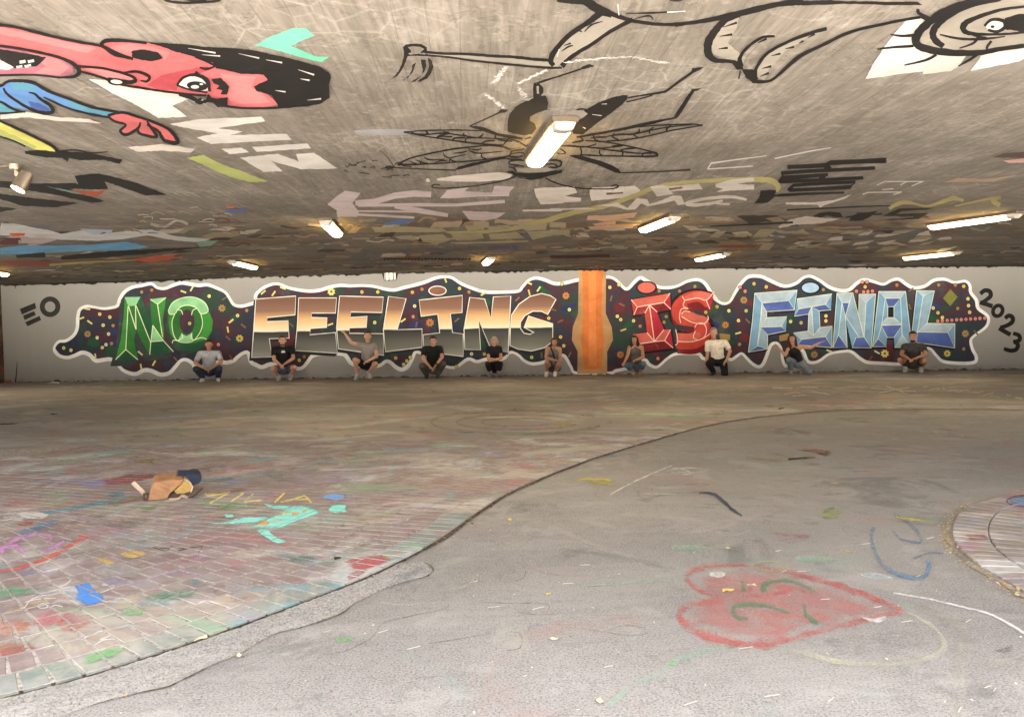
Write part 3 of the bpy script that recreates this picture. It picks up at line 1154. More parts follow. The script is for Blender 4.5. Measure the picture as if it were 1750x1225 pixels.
# --- NO, green
G1, G2, G3, G4 = paint(44, 104, 46, K), paint(58, 132, 52, K), paint(132, 190, 138, K), paint(34, 78, 52, K)
GSH = paint(52, 62, 62, K)
PALE = paint(206, 228, 176, K, 0.1)
letter(T1, "green bevelled letter N",
       "848,270 955,268 990,360 1032,452 1028,360 1022,284 1130,271 1108,420 1118,562 1182,642 1018,662 960,560 928,490 910,560 940,696 784,696 822,560 842,400", GSH, (-34, 42),
       [("", G1), ("848,270 955,268 925,327 874,331", G3), ("848,270 874,331 856,625 784,696 822,560 842,400", G2), ("856,625 940,696 784,696", G4),
        ("1022,284 1130,271 1072,319", G3), ("1022,284 1072,319 1105,540 1032,452", G1), ("1130,271 1108,420 1118,562 1105,540 1072,319", G2),
        ("1040,460 1112,566 1028,572", G3), ("925,327 955,268 1040,460 1026,580", G4), ("1028,572 1112,566 1182,642 1018,662", G4)],
       ["872,331 856,625", "856,625 786,694", "856,625 938,694", "875,331 926,489", "922,327 926,489", "926,327 1026,580", "1040,460 1026,580 1019,660", "1040,460 1112,566", "1028,572 1112,566 1180,640", "1024,285 1072,319 1129,273", "1072,319 1106,540"], PALE, 6)
P = Paint('wall', *T1, base=0.0065)
oo = [(1285 + 152 * math.cos(a) + 6, 455 + (188 if math.sin(a) < 0 else 185) * math.sin(a)) for a in [2 * math.pi * k / 40 for k in range(40)]]
P.poly(shifted(oo, -14, 14), GSH)
P.poly(oo, G4)
P.poly("1142,360 1175,300 1260,272 1370,300 1420,360 1425,450 1395,540 1330,585 1220,585 1165,530 1142,450", G1)
P.poly("1365,380 1415,358 1448,430 1440,500 1400,560 1330,570 1380,500 1385,430", G2)
P.poly("1160,385 1195,380 1170,440 1180,520 1205,570 1160,520 1148,440", G2)
P.ell(1272, 436, 52, 84, M_MURAL, 0, 28)
P.poly("1145,362 1170,312 1220,281 1290,268 1350,280 1395,310 1416,356 1400,378 1365,381 1338,345 1290,326 1240,331 1208,355 1192,381 1156,386", G3)
P.poly("1235,518 1268,534 1306,513 1314,562 1270,579 1208,566", G3)
for l in ("1145,362 1170,312 1220,281 1290,268 1350,280 1395,310 1416,356 1400,378 1365,381 1338,345 1290,326 1240,331 1208,355 1192,381 1156,386 1145,362", "1190,381 1170,440 1180,520 1208,566 1270,579 1320,562 1365,500 1378,440 1365,381",
          "1206,356 1232,360 1243,388", "1340,346 1312,360 1303,392", "1235,516 1242,545 1208,566", "1306,512 1300,545 1320,562", "1208,566 1180,562 1172,582", "1320,562 1365,545 1400,553 1410,570"):
    P.stroke(l, 5.5, PALE, 4)
P.build("painted_letter", mural, "green bevelled letter O")

# --- FEELING, banded chrome
CSH = paint(38, 41, 46, K)
CED = paint(232, 224, 206, K, 0.1)
for lab, fr, base in (
        ("F", T2, "148,283 420,262 415,390 225,408 225,436 368,430 375,548 240,552 258,675 120,680 135,480"),
        ("first E", T2, "440,275 697,275 690,378 528,378 528,408 632,410 630,475 520,482 515,525 690,510 703,650 415,632 432,450"),
        ("second E", T2, "718,262 1015,270 1005,375 795,370 790,408 905,400 900,475 785,478 785,515 1015,518 1018,665 710,620 697,480"),
        ("L", T2, "1050,265 1170,280 1110,490 1278,485 1278,610 1030,640 1015,490"),
        ("I", T2, "1258,290 1552,258 1550,375 1470,382 1485,510 1558,520 1558,672 1290,640 1285,525 1398,512 1385,385 1272,400"),
        ("N", T3, "11,272 112,282 155,412 172,268 290,262 272,648 150,610 72,425 85,628 -22,625 -28,490"),
        ("G", T3, "597,285 540,388 500,366 440,365 385,395 356,440 356,482 380,515 420,522 448,510 380,475 410,398 575,450 575,570 520,612 430,635 340,622 284,598 287,480 296,390 345,318 420,265 500,245 560,260")):
    letter(fr, "brown, cream and grey banded letter " + lab + " of the second word", base, CSH, (-16, 22), [("", M_CHROME)], edge=CED, edge_w=6.5, thick=8)
P = Paint('wall', *T2, base=0.0065)
P.ell(1383, 226, 62, 34, CED, 0, 26)
P.ell(1383, 226, 56, 28, paint(122, 84, 66, K), 0, 26)
P.build("painted_dot", mural, "brown oval dot over the banded letter I")

# --- IS, red
R1, R2, R3, R4, R5 = paint(186, 92, 78, K), paint(160, 38, 52, K), paint(176, 62, 50, K), paint(112, 28, 34, K), paint(140, 46, 44, K)
RSH = paint(30, 18, 22, K)
RLN = paint(240, 190, 172, K, 0.1)
letter(T3, "red bevelled letter I", "1108,287 1372,243 1378,352 1285,372 1332,490 1375,488 1395,616 1170,642 1118,522 1215,510 1200,380 1125,392", RSH, (10, 14),
       [("", R4), ("1108,287 1372,243 1330,306 1150,336", R1), ("1372,243 1378,352 1330,306", R2), ("1150,336 1232,323 1200,380 1125,392", R5), ("1232,323 1330,306 1378,352 1285,372", R4), ("1108,287 1150,336 1125,392", R3),
        ("1200,380 1232,323 1266,571 1215,510", R3), ("1232,323 1285,372 1332,490 1266,571", R2), ("1118,522 1215,510 1266,571 1168,586", R1), ("1266,571 1332,490 1375,488 1335,565", R1), ("1375,488 1395,616 1335,565", R2)],
       ["1108,287 1150,336 1330,306 1372,243", "1330,306 1378,352", "1150,336 1126,390", "1232,323 1266,571", "1232,323 1201,378", "1232,323 1284,370", "1216,511 1266,571 1335,565 1393,614", "1330,492 1266,571", "1168,586 1266,571", "1375,490 1335,565"], RLN, 6)
P = Paint('wall', *T3, base=0.0065)
S = "1655,292 1560,282 1480,300 1432,350 1450,410 1530,430 1590,470 1585,530 1520,568 1418,566"
P.stroke(S, [112, 140, 140, 140, 150, 150, 170, 160, 150, 140], RSH, 5)
P.stroke(shifted(pts(S), 6, 30), [90, 110, 110, 110, 110, 110, 130, 130, 120, 110], R4, 5)
P.stroke(S, [92, 112, 106, 100, 96, 100, 112, 112, 112, 108], R3, 5)
P.stroke("1650,268 1560,258 1475,280", [44, 52, 30], R1, 5)
P.stroke("1440,385 1540,405 1630,440", [30, 60, 50], R1, 5)
P.stroke("1415,545 1500,548 1580,520", [60, 60, 30], R1, 5)
P.stroke("1615,355 1560,322 1490,330", [20, 40, 30], R4, 5)
P.poly("1672,232 1645,352 1615,290", R2)
P.poly("1640,450 1668,500 1630,560 1600,540 1622,490", R2)
P.stroke("1405,350 1425,310 1455,265", [20, 40, 30], R3, 5)
P.stroke("1535,365 1580,378 1640,382", [22, 30, 26], M_MURAL, 5)
P.stroke("1405,472 1460,478 1535,482", [26, 34, 20], M_MURAL, 5)
for l in ("1455,265 1470,292 1462,330 1495,348", "1470,292 1560,275 1618,290 1672,232", "1618,290 1642,350", "1495,348 1450,350 1436,400 1445,445", "1450,385 1470,365 1510,370", "1450,400 1520,440 1600,450 1632,415 1625,395",
          "1540,475 1560,448 1600,450 1620,490 1605,540 1560,560 1530,540 1545,500", "1410,488 1425,570 1408,598", "1425,570 1520,572 1600,548 1640,520"):
    P.stroke(l, 6, RLN, 4)
P.build("painted_letter", mural, "red bevelled letter S")
P = Paint('wall', *T3, base=0.0065)
P.ell(1213, 206, 72, 46, RSH, 0, 26)
P.ell(1212, 205, 60, 36, paint(196, 98, 84, K), 0, 26)
P.build("painted_dot", mural, "pink oval dot over the red letter I")

# --- FINAL, blue
B1, B2, B3, B4 = paint(160, 178, 190, K), paint(112, 152, 184, K), paint(74, 94, 158, K), paint(134, 164, 184, K)
BSH = paint(20, 22, 32, K)
BLN = paint(206, 216, 178, K, 0.1)


def blue(lab, base, fac):
    letter(T4, "blue bevelled letter " + lab, base, BSH, (-8, 12), [("", B2)] + fac, [], None, 4, None, 0, 5)
    P = Paint('wall', *T4, base=0.0098)
    for f, mt in fac:
        P.outline(f, 3.6, BLN)
    return P


BP = []
BP.append(blue("F", "285,195 515,178 500,285 350,295 350,325 460,320 455,400 355,420 355,497 250,515 272,350",
     [("285,195 515,178 470,235 325,248", B1), ("285,195 325,248 300,480 250,515 272,350", B2), ("325,248 470,235 500,285 350,295", B3), ("470,235 515,178 500,285", B2), ("325,248 350,295 350,325 318,378", B1),
      ("350,327 460,321 430,375 318,379", B1), ("318,379 430,375 455,400 355,420", B3), ("318,379 355,420 355,497 300,480", B4), ("300,480 355,497 250,515", B3)]))
BP.append(blue("I", "515,225 705,198 700,285 635,291 640,380 705,371 705,490 520,475 495,410 575,400 578,306 500,320",
     [("515,225 705,198 670,255 595,268 525,280", B1), ("500,320 525,280 595,268 578,308", B3), ("595,268 670,255 700,285 635,291", B3), ("578,306 595,268 605,425 575,400", B1), ("595,268 635,291 640,380 605,425", B2),
      ("495,410 575,400 605,425 640,380 705,372 670,430 540,445", B1), ("520,475 540,445 670,430 705,490", B3), ("705,372 705,490 670,430", B2)]))
BP.append(blue("N", "732,195 818,192 850,310 852,200 942,198 918,492 815,490 776,320 788,490 710,490",
     [("732,195 818,192 800,245 760,246", B1), ("732,195 760,246 740,420 710,490", B2), ("760,247 799,246 778,320", B3), ("800,245 818,192 878,430 850,430 778,320", B4), ("760,246 778,320 788,490 740,420", B4),
      ("852,200 942,198 890,245", B1), ("942,198 890,245 880,432 918,492", B2), ("852,200 890,245 880,432 850,310", B1), ("740,420 788,490 710,490", B3), ("835,435 880,433 918,492 815,490", B3)]))
BP.append(blue("A", "960,185 1105,185 1140,490 1045,490 1042,435 1005,435 1000,485 925,485",
     [("960,185 1105,185 1078,221 995,221", B1), ("960,185 995,221 975,368 955,440 925,485", B2), ("1105,185 1140,490 1086,420 1078,221", B2), ("995,222 1077,222 1042,267 1008,268", B3), ("1008,268 1042,268 1042,326 1008,326", BSH),
      ("1000,330 1046,330 1088,366 972,368", B1), ("974,369 1086,367 1042,435 1006,435", B3), ("925,485 955,440 1000,485", B3), ("1086,420 1140,490 1045,490", B1)]))
BP.append(blue("L", "1165,180 1262,182 1222,358 1373,360 1372,492 1165,462 1138,424",
     [("1165,180 1262,182 1200,210", B1), ("1165,180 1200,210 1170,405 1138,424", B2), ("1262,182 1222,358 1170,405 1200,210", B4), ("1222,358 1373,360 1335,408 1170,405", B1), ("1170,405 1335,408 1372,492 1165,462", B3), ("1373,360 1372,492 1335,408", B2)]))
for q in BP:
    q.build("letter_highlight", mural, "pale ridge lines of a blue letter")
P = Paint('wall', *T4, base=0.0065)
P.ell(590, 166, 56, 36, BSH, 0, 26)
P.ell(588, 165, 46, 27, paint(150, 176, 200, K), 0, 26)
P.build("painted_dot", mural, "pale blue oval dot over the blue letter I")

# --- plain orange and tan upright shape between the second and third word
P = Paint('wall', *T3, base=0.0065)
OR1, OR2, OR3 = paint(190, 108, 54, K), paint(200, 122, 66, K), paint(166, 130, 88, K)
P.poly("752,84 938,84 935,380 975,470 985,560 945,640 945,790 742,790 745,640 705,560 712,470 748,380", OR3, 0)
P.poly("775,84 915,84 908,400 925,560 905,760 790,760 768,560 782,400", OR1, 0)
P.poly("815,84 872,84 868,420 876,740 818,740 822,420", OR2, 0)
P.build("painted_band", mural, "plain orange and tan upright painted band between two words")

# --- EO and 2023
P = Paint('wall', *T1, base=0.004)
DK = paint(46, 44, 42, K, 0.3, (0.2, 0.19, 0.17))
for s in ("135,350 238,308 248,345 150,388", "157,395 232,365 245,390 168,425", "172,440 270,397 280,425 188,467"):
    P.poly(s, DK)
P.stroke([(341 + 53 * math.cos(a), 335 + 53 * math.sin(a)) for a in [2 * math.pi * k / 28 for k in range(28)]], 34, DK, 0, True)
P.build("painted_initials", wall, "dark grey tilted letters EO beside the mural")
P = Paint('wall', *T4, base=0.004)
DK2 = paint(24, 22, 22, K, 0.15, (0.2, 0.19, 0.17))
P.stroke("1512,198 1535,180 1562,184 1568,208 1548,228 1522,246", [22, 24, 24, 24, 22, 22], DK2, 5)
P.stroke("1510,244 1545,254 1578,266", 24, DK2, 0)
P.stroke([(1607 + 26 * math.cos(a) - 4 * math.sin(a), 290 + 29 * math.sin(a)) for a in [2 * math.pi * k / 24 for k in range(24)]], 21, DK2, 0, True)
P.stroke("1646,330 1668,316 1688,328 1684,352 1656,370 1622,382", [22, 24, 24, 24, 22, 22], DK2, 5)
P.stroke("1614,384 1644,402 1676,420", 24, DK2, 0)
P.stroke("1690,412 1722,424 1724,450 1690,458", [20, 23, 23, 20], DK2, 5)
P.stroke("1694,456 1716,474 1706,500 1676,506 1640,496", [20, 23, 23, 23, 20], DK2, 5)
P.build("painted_year", wall, "black tilted figures 2023 beside the mural")

# --- confetti
Y1, Y2, OC, PK, OG, CM, BRN = paint(206, 196, 116, K), paint(190, 174, 84, K), paint(146, 118, 70, K), paint(198, 124, 110, K), paint(172, 112, 54, K), paint(206, 202, 164, K), paint(116, 88, 60, K)
CMAT = {'y': Y1, 'o': OC, 'p': PK, 'g': OG, 'c': CM, 'b': BRN, 'z': Y2}
DOTS = {T1: "965,235,o 1033,222,o 1423,263,y 680,385,y 748,405,y 703,460,y 770,463,o 435,615,y 484,630,y 697,612,y 1616,395,y 1678,360,o 1486,592,p 1290,448,z 662,545,c 740,520,c 760,585,o 722,592,c",
        T2: "870,235,z 978,235,z 1213,237,z 1278,216,o 1533,211,z 1597,235,o 957,442,y 1228,330,c 1218,402,p 478,674,o 444,698,z 1100,683,y 1153,727,y 1175,703,y 1198,679,y 1512,742,y",
        T3: "637,180,y 688,355,y 548,413,y 628,540,y 963,203,y 1025,185,y 1014,400,y 1037,422,y 1124,430,y 1346,402,o 1332,440,o 1169,467,o 1298,228,o 1437,228,o 1541,197,o 1690,335,o 1615,373,z 432,678,y 1290,686,p 24,655,c 110,656,z 650,600,y",
        T4: "281,143,z 348,160,z 233,184,p 205,162,p 145,290,y 81,268,z 238,290,z 197,343,y 203,472,o 480,348,y 537,355,z 672,318,y 672,345,y 658,175,o 838,184,p 877,188,p 900,186,p 925,184,p 870,133,p 895,133,p 885,160,z 1058,150,g 1285,150,o 1421,157,z 1375,150,o 1444,225,y 1447,262,y 1453,298,y 1255,275,c 1281,301,y 1305,326,y 1388,277,o 1421,497,o " +
            " ".join("%d,%d,p" % (1280 + 25.5 * i, 346 - 1.6 * i) for i in range(11))}
STK = {T1: "595,350,10,y 555,413,-20,y 612,440,35,y 1248,233,20,y 1305,212,-60,y 1527,278,-35,b 1572,432,-40,y 955,650,40,y 960,742,80,y 1048,718,-60,y 1195,690,50,b 650,672,85,y 1655,465,40,b 1550,490,80,y 1552,548,40,b 1572,680,60,b",
       T2: "200,237,-40,y 333,208,20,y 270,245,-55,y 655,455,-20,y 1150,427,-35,y 1240,457,-80,b 390,458,40,b 1437,152,70,z 1695,248,-30,y 1515,425,-40,b",
       T3: "415,175,25,y 480,215,-55,y 415,238,75,z 335,283,-40,b 580,355,15,b 627,433,-25,b 972,278,-75,b 1045,321,25,b 1055,492,-20,z 690,660,-65,b 500,665,85,b",
       T4: "195,411,-15,y 247,345,45,b 1135,175,-35,b 1128,268,70,b 1487,408,45,b 915,548,-55,b 950,515,30,c 690,508,20,c"}
FLW = {T1: "597,520,22,o 1510,345,24,o 1630,550,24,z", T2: "662,233,25,y 1332,443,26,g", T3: "665,260,23,g 1035,660,23,g", T4: "226,232,19,o 126,367,18,g 609,528,19,o 992,522,21,y 1430,414,19,o 1331,522,18,z 150,200,4,o"}
for fr in (T1, T2, T3, T4):
    sc = 1.0 if fr is not T4 else 0.8
    for d in DOTS[fr].split():
        x, y, c = d.split(',')
        P = Paint('wall', *fr, base=0.0115)
        P.ell(float(x), float(y), 14.5 * sc, 14.5 * sc, BSH, 0, 14)
        P.ell(float(x), float(y), 11.5 * sc, 12 * sc, CMAT[c], 0, 14, 0.05)
        P.ell(float(x), float(y), 3.5 * sc, 4 * sc, CMAT['o'], 0, 8)
        P.build("confetti_dot", mural)
    for d in STK[fr].split():
        x, y, a, c = d.split(',')
        a = math.radians(float(a))
        dx, dy = math.cos(a) * 20 * sc, math.sin(a) * 20 * sc
        P = Paint('wall', *fr, base=0.0115)
        P.stroke([(float(x) - dx, float(y) - dy), (float(x) + dx, float(y) + dy)], 11 * sc, CMAT[c], 0)
        P.build("confetti_strip", mural)
    for d in FLW[fr].split():
        x, y, r, c = d.split(',')
        x, y, r = float(x), float(y), float(r)
        P = Paint('wall', *fr, base=0.0115)
        P.poly([(x + r * (1.15 if k % 2 else 0.82) * math.cos(k * math.pi / 8), y + r * (1.15 if k % 2 else 0.82) * math.sin(k * math.pi / 8)) for k in range(16)], CMAT[c])
        P.ell(x, y, r * 0.35, r * 0.35, BRN, 0, 10)
        P.build("painted_flower", mural)
P = Paint('wall', *T4, base=0.0115)
P.poly("1348,172 1388,214 1348,264 1308,222", paint(120, 124, 58, K, 0.7, (0.05, 0.06, 0.03)))
P.build("painted_diamond", mural, "olive green painted diamond")
P = Paint('wall', *T4, base=0.0115)
P.poly("92,412 152,418 150,450 96,446", OC)
P.poly("418,425 470,412 474,448 420,455", OC)
P.build("painted_boxes", mural, "two ochre painted boxes")

# ragged dark seam where the grey paint stops short of the ceiling and of the floor
rag = paint(24, 18, 14, K, 0.35, (0.09, 0.07, 0.05))


def ragged(y_of, amp, lo, name, label, mat, step=2.6, up=True, skip=0.0):
    P = Paint('wall', 0, 0, 1, 0.0125, 0)
    x = 6.0
    i0 = 0
    while x < 1765:
        nx = x + R.uniform(0.5, 1.5) * step
        h = lo + amp * R.random() ** 3
        h2 = lo + amp * R.random() ** 3
        if i0:
            h = i0
        i0 = h2
        if R.random() >= skip:
            a, b = y_of(x), y_of(nx)
            if up:
                P.poly([(x, a - 1.5), (nx, b - 1.5), (nx, b + h2), (x, a + h)], mat)
            else:
                P.poly([(x, a + 1.5), (nx, b + 1.5), (nx, b - h2), (x, a - h)], mat)
            P.n = 0
        x = nx
    return P.build(name, wall, label, None)


def y_top(x):
    return float(np.interp(x, [p[0] for p in TOP_PX], [p[1] for p in TOP_PX]))


def y_bot(x):
    return 653.8 - 0.01306 * (x - 10)


ragged(y_top, 3.6, 1.4, "top_seam", "ragged black line where wall meets ceiling", rag, 5.0)
ragged(y_bot, 3.4, 0.8, "bottom_seam", "ragged dark brush line along the foot of the wall", paint(62, 56, 50, K, 0.5, (0.2, 0.18, 0.16)), 6.0, False, 0.2)
P = Paint('wall', 0, 0, 1, 0.0125)
P.stroke("30,618 29,632 27,654", [0.8, 1.4, 2.0], rag, 3)
P.stroke("26,488 27,491 28,494", [1.5, 1.2, 0.4], rag, 3)
P.poly("10,650 20,649 22,655 10,655.5", paint(150, 96, 62, K))
P.build("rust_crack", wall, "thin rusty crack near the left corner")

# ================================================================== GRAFFITI ON THE CEILING
C1, C2, C3 = (0, 0, 2.5516), (560, 0, 2.5516), (1130, 0, 2.5516)
D1, D2, D3, D4, D5, D6 = (640, 60, 4.375), (900, 60, 4.375), (540, 290, 4.1667), (940, 290, 4.1667), (1330, 260, 4.1667), (0, 290, 4.1667)
KC = 1.1
KD = 0.72
CU_ = (0.24, 0.21, 0.175)
cb = paint(26, 22, 20, KC, 0.16, CU_)
cw = paint(212, 208, 202, KC, 0.5, CU_)
cw2 = paint(176, 168, 160, KD, 0.6, CU_)
pink = paint(202, 104, 106, KC, 0.3, CU_)
pink2 = paint(212, 126, 126, KC, 0.3, CU_)
mauve = paint(168, 104, 118, KC, 0.3, CU_)
red_d = paint(176, 72, 80, KC, 0.3, CU_)
blu = paint(96, 140, 196, KC, 0.3, CU_)
blu_d = paint(70, 96, 160, KC, 0.3, CU_)
teal_d = paint(92, 152, 170, KC, 0.3, CU_)
yel = paint(206, 202, 108, KC, 0.3, CU_)
turq = paint(112, 196, 164, KC, 0.4, CU_)
lime = paint(174, 180, 108, KC, 0.6, CU_)

# pale block letters behind the figure
P = Paint('ceiling', *C1, base=0.003)
P.poly("385,345 470,352 560,382 700,398 840,425 790,446 752,462 816,510 690,516 600,462 500,412", cw)
P.poly("740,542 880,520 1140,510 1156,530 950,560 1062,575 1002,590 1250,585 1272,610 920,629 858,600 950,582 800,557", cw)
P.poly("965,650 1055,645 1086,665 1000,673", cw)
P.poly("1098,641 1340,627 1357,648 1120,663", cw)
P.poly("1046,688 1212,671 1302,706 1290,673 1370,667 1472,735 1310,739 1182,702 1232,747 1150,751", cw)
P.poly("0,500 120,490 260,515 380,520 440,540 250,530 120,515 0,520", cw2, jit=3)
P.build("block_letters", ceiling, "worn white block letters under the red figure")
P = Paint('ceiling', *C1, base=0.003)
P.poly("1108,196 1180,160 1280,123 1330,122 1371,155 1320,178 1268,200 1330,228 1380,250 1436,250 1402,273 1350,260 1250,232 1200,216", turq, jit=3)
P.build("turquoise_mark", ceiling, "bright turquoise brush mark like an open wedge")
P = Paint('ceiling', *C1, base=0.003)
P.poly("812,686 885,678 970,718 1060,750 1168,790 1100,798 1000,772 900,722", lime, jit=4)
P.poly("560,640 700,628 850,650 830,665 700,655 600,660", cw2, jit=4)
P.build("lime_mark", ceiling, "yellow-green brush mark")

# the red-faced figure in a blue sleeve
P = Paint('ceiling', *C1, base=0.005)
P.poly("-60,98 0,110 60,118 150,140 250,165 350,186 440,202 448,186 480,178 560,180 640,188 700,201 760,225 850,250 940,266 940,300 1000,310 1050,325 1140,325 1172,345 1112,380 1160,405 1216,456 1150,470 1050,470 980,466 940,446 900,416 820,410 700,396 600,380 520,366 440,336 350,311 330,290 300,266 240,246 150,226 70,211 0,202 -60,195", pink)
P.poly("-60,108 0,120 150,152 300,186 420,212 380,232 250,205 100,170 0,150 -60,140", pink2)
P.poly("480,205 560,192 660,205 740,232 720,262 620,262 540,250 500,235", pink2)
P.poly("960,320 1040,332 1120,335 1095,382 1150,415 1180,450 1060,455 1000,440 985,380", pink2)
P.poly("700,330 780,312 900,290 930,300 840,330 780,360 770,395 690,392 640,372", red_d)
P.poly("360,296 450,300 560,330 600,352 520,360 430,330", pink2)
P.poly("-60,205 0,206 100,220 250,250 318,290 320,318 268,340 150,326 0,330 -60,332", mauve)
P.poly("120,230 250,258 305,295 260,328 150,318 200,290", pink2)
P.poly("-60,215 0,215 60,225 140,238 203,252 160,290 60,300 0,258 -60,256", cb)
P.poly("-60,262 0,262 60,296 40,306 0,304 -60,300", cw2)
for q in ("85,266 110,262 112,274 86,279", "120,264 146,260 150,271 124,277", "70,290 96,285 98,294 74,300", "105,286 134,281 136,289 110,297"):
    P.poly(q, cw)
# hair
P.poly("640,187 720,190 800,195 900,205 1000,212 1100,222 1200,240 1300,265 1400,295 1440,325 1446,345 1430,370 1442,430 1400,456 1330,470 1215,472 1210,455 1180,420 1120,400 1110,376 1166,346 1150,326 1050,325 940,300 930,270 850,246 760,226 700,202", cb, jit=4)
for q in ("1040,235 1130,255", "1160,262 1230,275", "1300,305 1370,328", "1340,438 1400,432", "820,212 940,232", "880,240 960,246", "1200,395 1245,402", "1310,345 1350,352"):
    P.stroke(q, [1, 5, 1], cw2, 0)
# ear and face lines
P.ell(640, 244, 68, 24, cb, 0.12, 22, 0.1)
P.stroke("580,258 520,240 470,215 445,200 450,184 490,177 560,180 640,190", [10, 12, 12, 12, 13, 13, 10, 8], cb)
P.stroke("-60,98 0,110 60,118 150,140 250,165 350,186 440,203 500,240 580,256", [11, 11, 10, 10, 10, 9, 8, 9, 6], cb)
P.stroke("850,250 900,268 940,290", [4, 8, 6], cb)
P.stroke("870,295 900,302 935,292", [5, 9, 5], cb)
P.stroke("-60,198 0,202 70,211 150,226 240,246 300,268 335,292 345,318 320,336 260,340", [9, 9, 9, 9, 9, 11, 14, 15, 10, 7], cb)
P.stroke("-60,332 0,330 150,328 260,340", [7, 7, 6, 7], cb)
P.stroke("335,290 450,300 560,328 590,350 560,360 470,345", [9, 8, 9, 12, 14, 10], cb)
P.stroke("345,312 440,338 520,368 600,382 700,398 820,412 900,418", [7, 8, 8, 8, 7, 7, 8], cb)
P.stroke("540,318 600,314 650,335 640,356 612,352", [5, 9, 10, 8, 4], cb)
P.ell(505, 358, 36, 16, cb, 0.1, 18)
P.ell(508, 358, 26, 9, cw, 0.1, 16)
# eyes, brow
P.poly("772,370 800,340 850,330 895,352 908,395 850,392 800,386", cw, 3)
P.stroke("772,372 800,340 850,328 900,350 915,400", [8, 8, 10, 14, 8], cb)
P.stroke("772,372 820,390 905,405", [7, 7, 6], cb)
P.ell(860, 376, 46, 20, cb, 0.1, 20)
P.ell(850, 380, 18, 8, cw, 0, 14)
P.ell(878, 368, 8, 4, cw, 0, 10)
P.stroke("850,318 870,330", [14, 8], cb, 0)
P.poly("920,345 960,340 1000,378 992,412 960,410 968,395 945,390 955,375 932,368", cb, jit=3)
P.poly("775,415 840,425 900,440 890,455 850,448 800,425", cw)
P.stroke("780,412 840,430 870,448 905,440", [10, 14, 12, 10], cb)
P.stroke("840,430 862,438 880,430", [6, 10, 6], cb)
P.poly("900,425 950,430 995,425 990,465 950,470 930,450 905,448", cb, jit=3)
P.stroke("905,415 950,455 1050,472 1150,474 1230,470", [9, 8, 7, 7, 6], cb)
P.build("red_faced_figure", ceiling, "cartoon man with red face, thick black hair and big eye")

P = Paint('ceiling', *C1, base=0.005)
P.poly("-60,395 0,375 30,357 80,353 140,360 200,392 300,430 400,466 512,490 462,508 400,500 300,472 220,432 182,440 232,482 202,496 130,482 60,470 0,440 -60,430", blu)
P.poly("40,370 90,362 140,372 160,400 110,392 60,392", teal_d)
P.poly("120,440 180,455 222,480 200,490 140,476", blu_d)
P.poly("300,440 400,474 490,494 460,500 380,486 300,460", teal_d)
P.poly("-60,440 0,445 60,472 110,486 60,492 0,492 -60,486", teal_d)
P.stroke("-60,392 0,375 10,372 40,355 100,354 150,364 210,398 300,432 400,468 515,490", [11, 11, 10, 10, 11, 12, 10, 9, 9, 8], cb)
P.stroke("15,385 30,410 70,440 130,475 190,494 228,488 220,462 180,436 150,410 125,405", [6, 8, 9, 10, 12, 13, 11, 9, 7, 4], cb)
P.stroke("190,425 300,474 400,500 470,512", [5, 7, 8, 8], cb)
P.stroke("-60,436 0,444 60,478 110,490", [6, 8, 8, 5], cb)
P.stroke("-60,496 0,496 110,488", [7, 7, 5], cb)
P.poly("470,502 530,492 600,510 680,540 740,572 776,620 716,612 690,572 655,552 682,596 612,582 600,562 552,586 524,572 548,546 492,528", pink)
P.stroke("470,505 530,492 600,510 680,538 742,570 776,622 718,614 690,572 640,545", [9, 9, 9, 9, 11, 13, 12, 9, 5], cb)
P.stroke("470,508 500,530 548,545 524,572 552,588 602,560 612,534", [8, 8, 7, 9, 10, 9, 5], cb)
P.stroke("600,562 612,584 682,598 655,552 640,530", [8, 9, 11, 9, 5], cb)
P.build("blue_sleeved_arm", ceiling, "blue sleeved arm with a dangling red hand")
P = Paint('ceiling', *C1, base=0.005)
P.poly("-60,500 0,530 60,560 150,600 220,640 252,662 150,652 60,612 0,592 -60,575", yel)
P.poly("-60,540 0,565 80,600 160,640 150,650 60,610 -60,572", lime)
P.stroke("-60,495 0,528 60,556 150,598 225,636 255,664", [8, 8, 8, 9, 10, 12], cb)
P.stroke("-60,580 0,596 60,616 110,640", [6, 6, 6, 5], cb)
P.build("yellow_leg", ceiling, "yellow limb outlined in black")
P = Paint('ceiling', *C1, base=0.0045)
P.poly("105,660 200,655 300,664 380,668 450,680 536,698 520,713 450,700 350,700 300,692 294,706 270,690 200,688 110,673", cb, jit=3)
P.stroke("250,660 330,655 400,668 470,662", [3, 6, 5, 3], cb)
P.build("black_brush_stroke", ceiling, "long black dry brush stroke under the yellow limb")
P = Paint('ceiling', *C1, base=0.003)
P.poly("325,766 430,755 470,766 600,800 724,848 640,852 520,812 456,795 474,824 400,826 330,822 342,800", cb, jit=3)
P.poly("-60,790 0,790 160,798 330,800 350,822 300,826 340,836 456,880 400,886 250,850 100,828 -60,812", cb, jit=3)
P.poly("-60,835 0,842 120,862 240,872 344,888 250,906 100,896 0,872 -60,866", cb, jit=3)
P.poly("-60,896 0,900 80,912 0,926 -60,926", cb, jit=3)
P.poly("250,826 430,832 470,826 420,862 330,845", paint(168, 84, 52, KC, 0.6, CU_), jit=3)
P.poly("200,812 330,838 430,866 300,838", paint(112, 150, 140, KC, 0.6, CU_), jit=2)
P.build("black_letters", ceiling, "bold black slanted letter strokes beside the spotlight")
P = Paint('ceiling', *C1, base=0.004)
P.stroke("712,-6 740,8 800,14 870,12 945,6 962,-4", [10, 9, 8, 8, 8, 8], cb)
P.stroke("800,-4 850,6 900,2", [4, 7, 4], cb)
P.build("black_arc", ceiling, "black drawn arc cut by the top of the view")

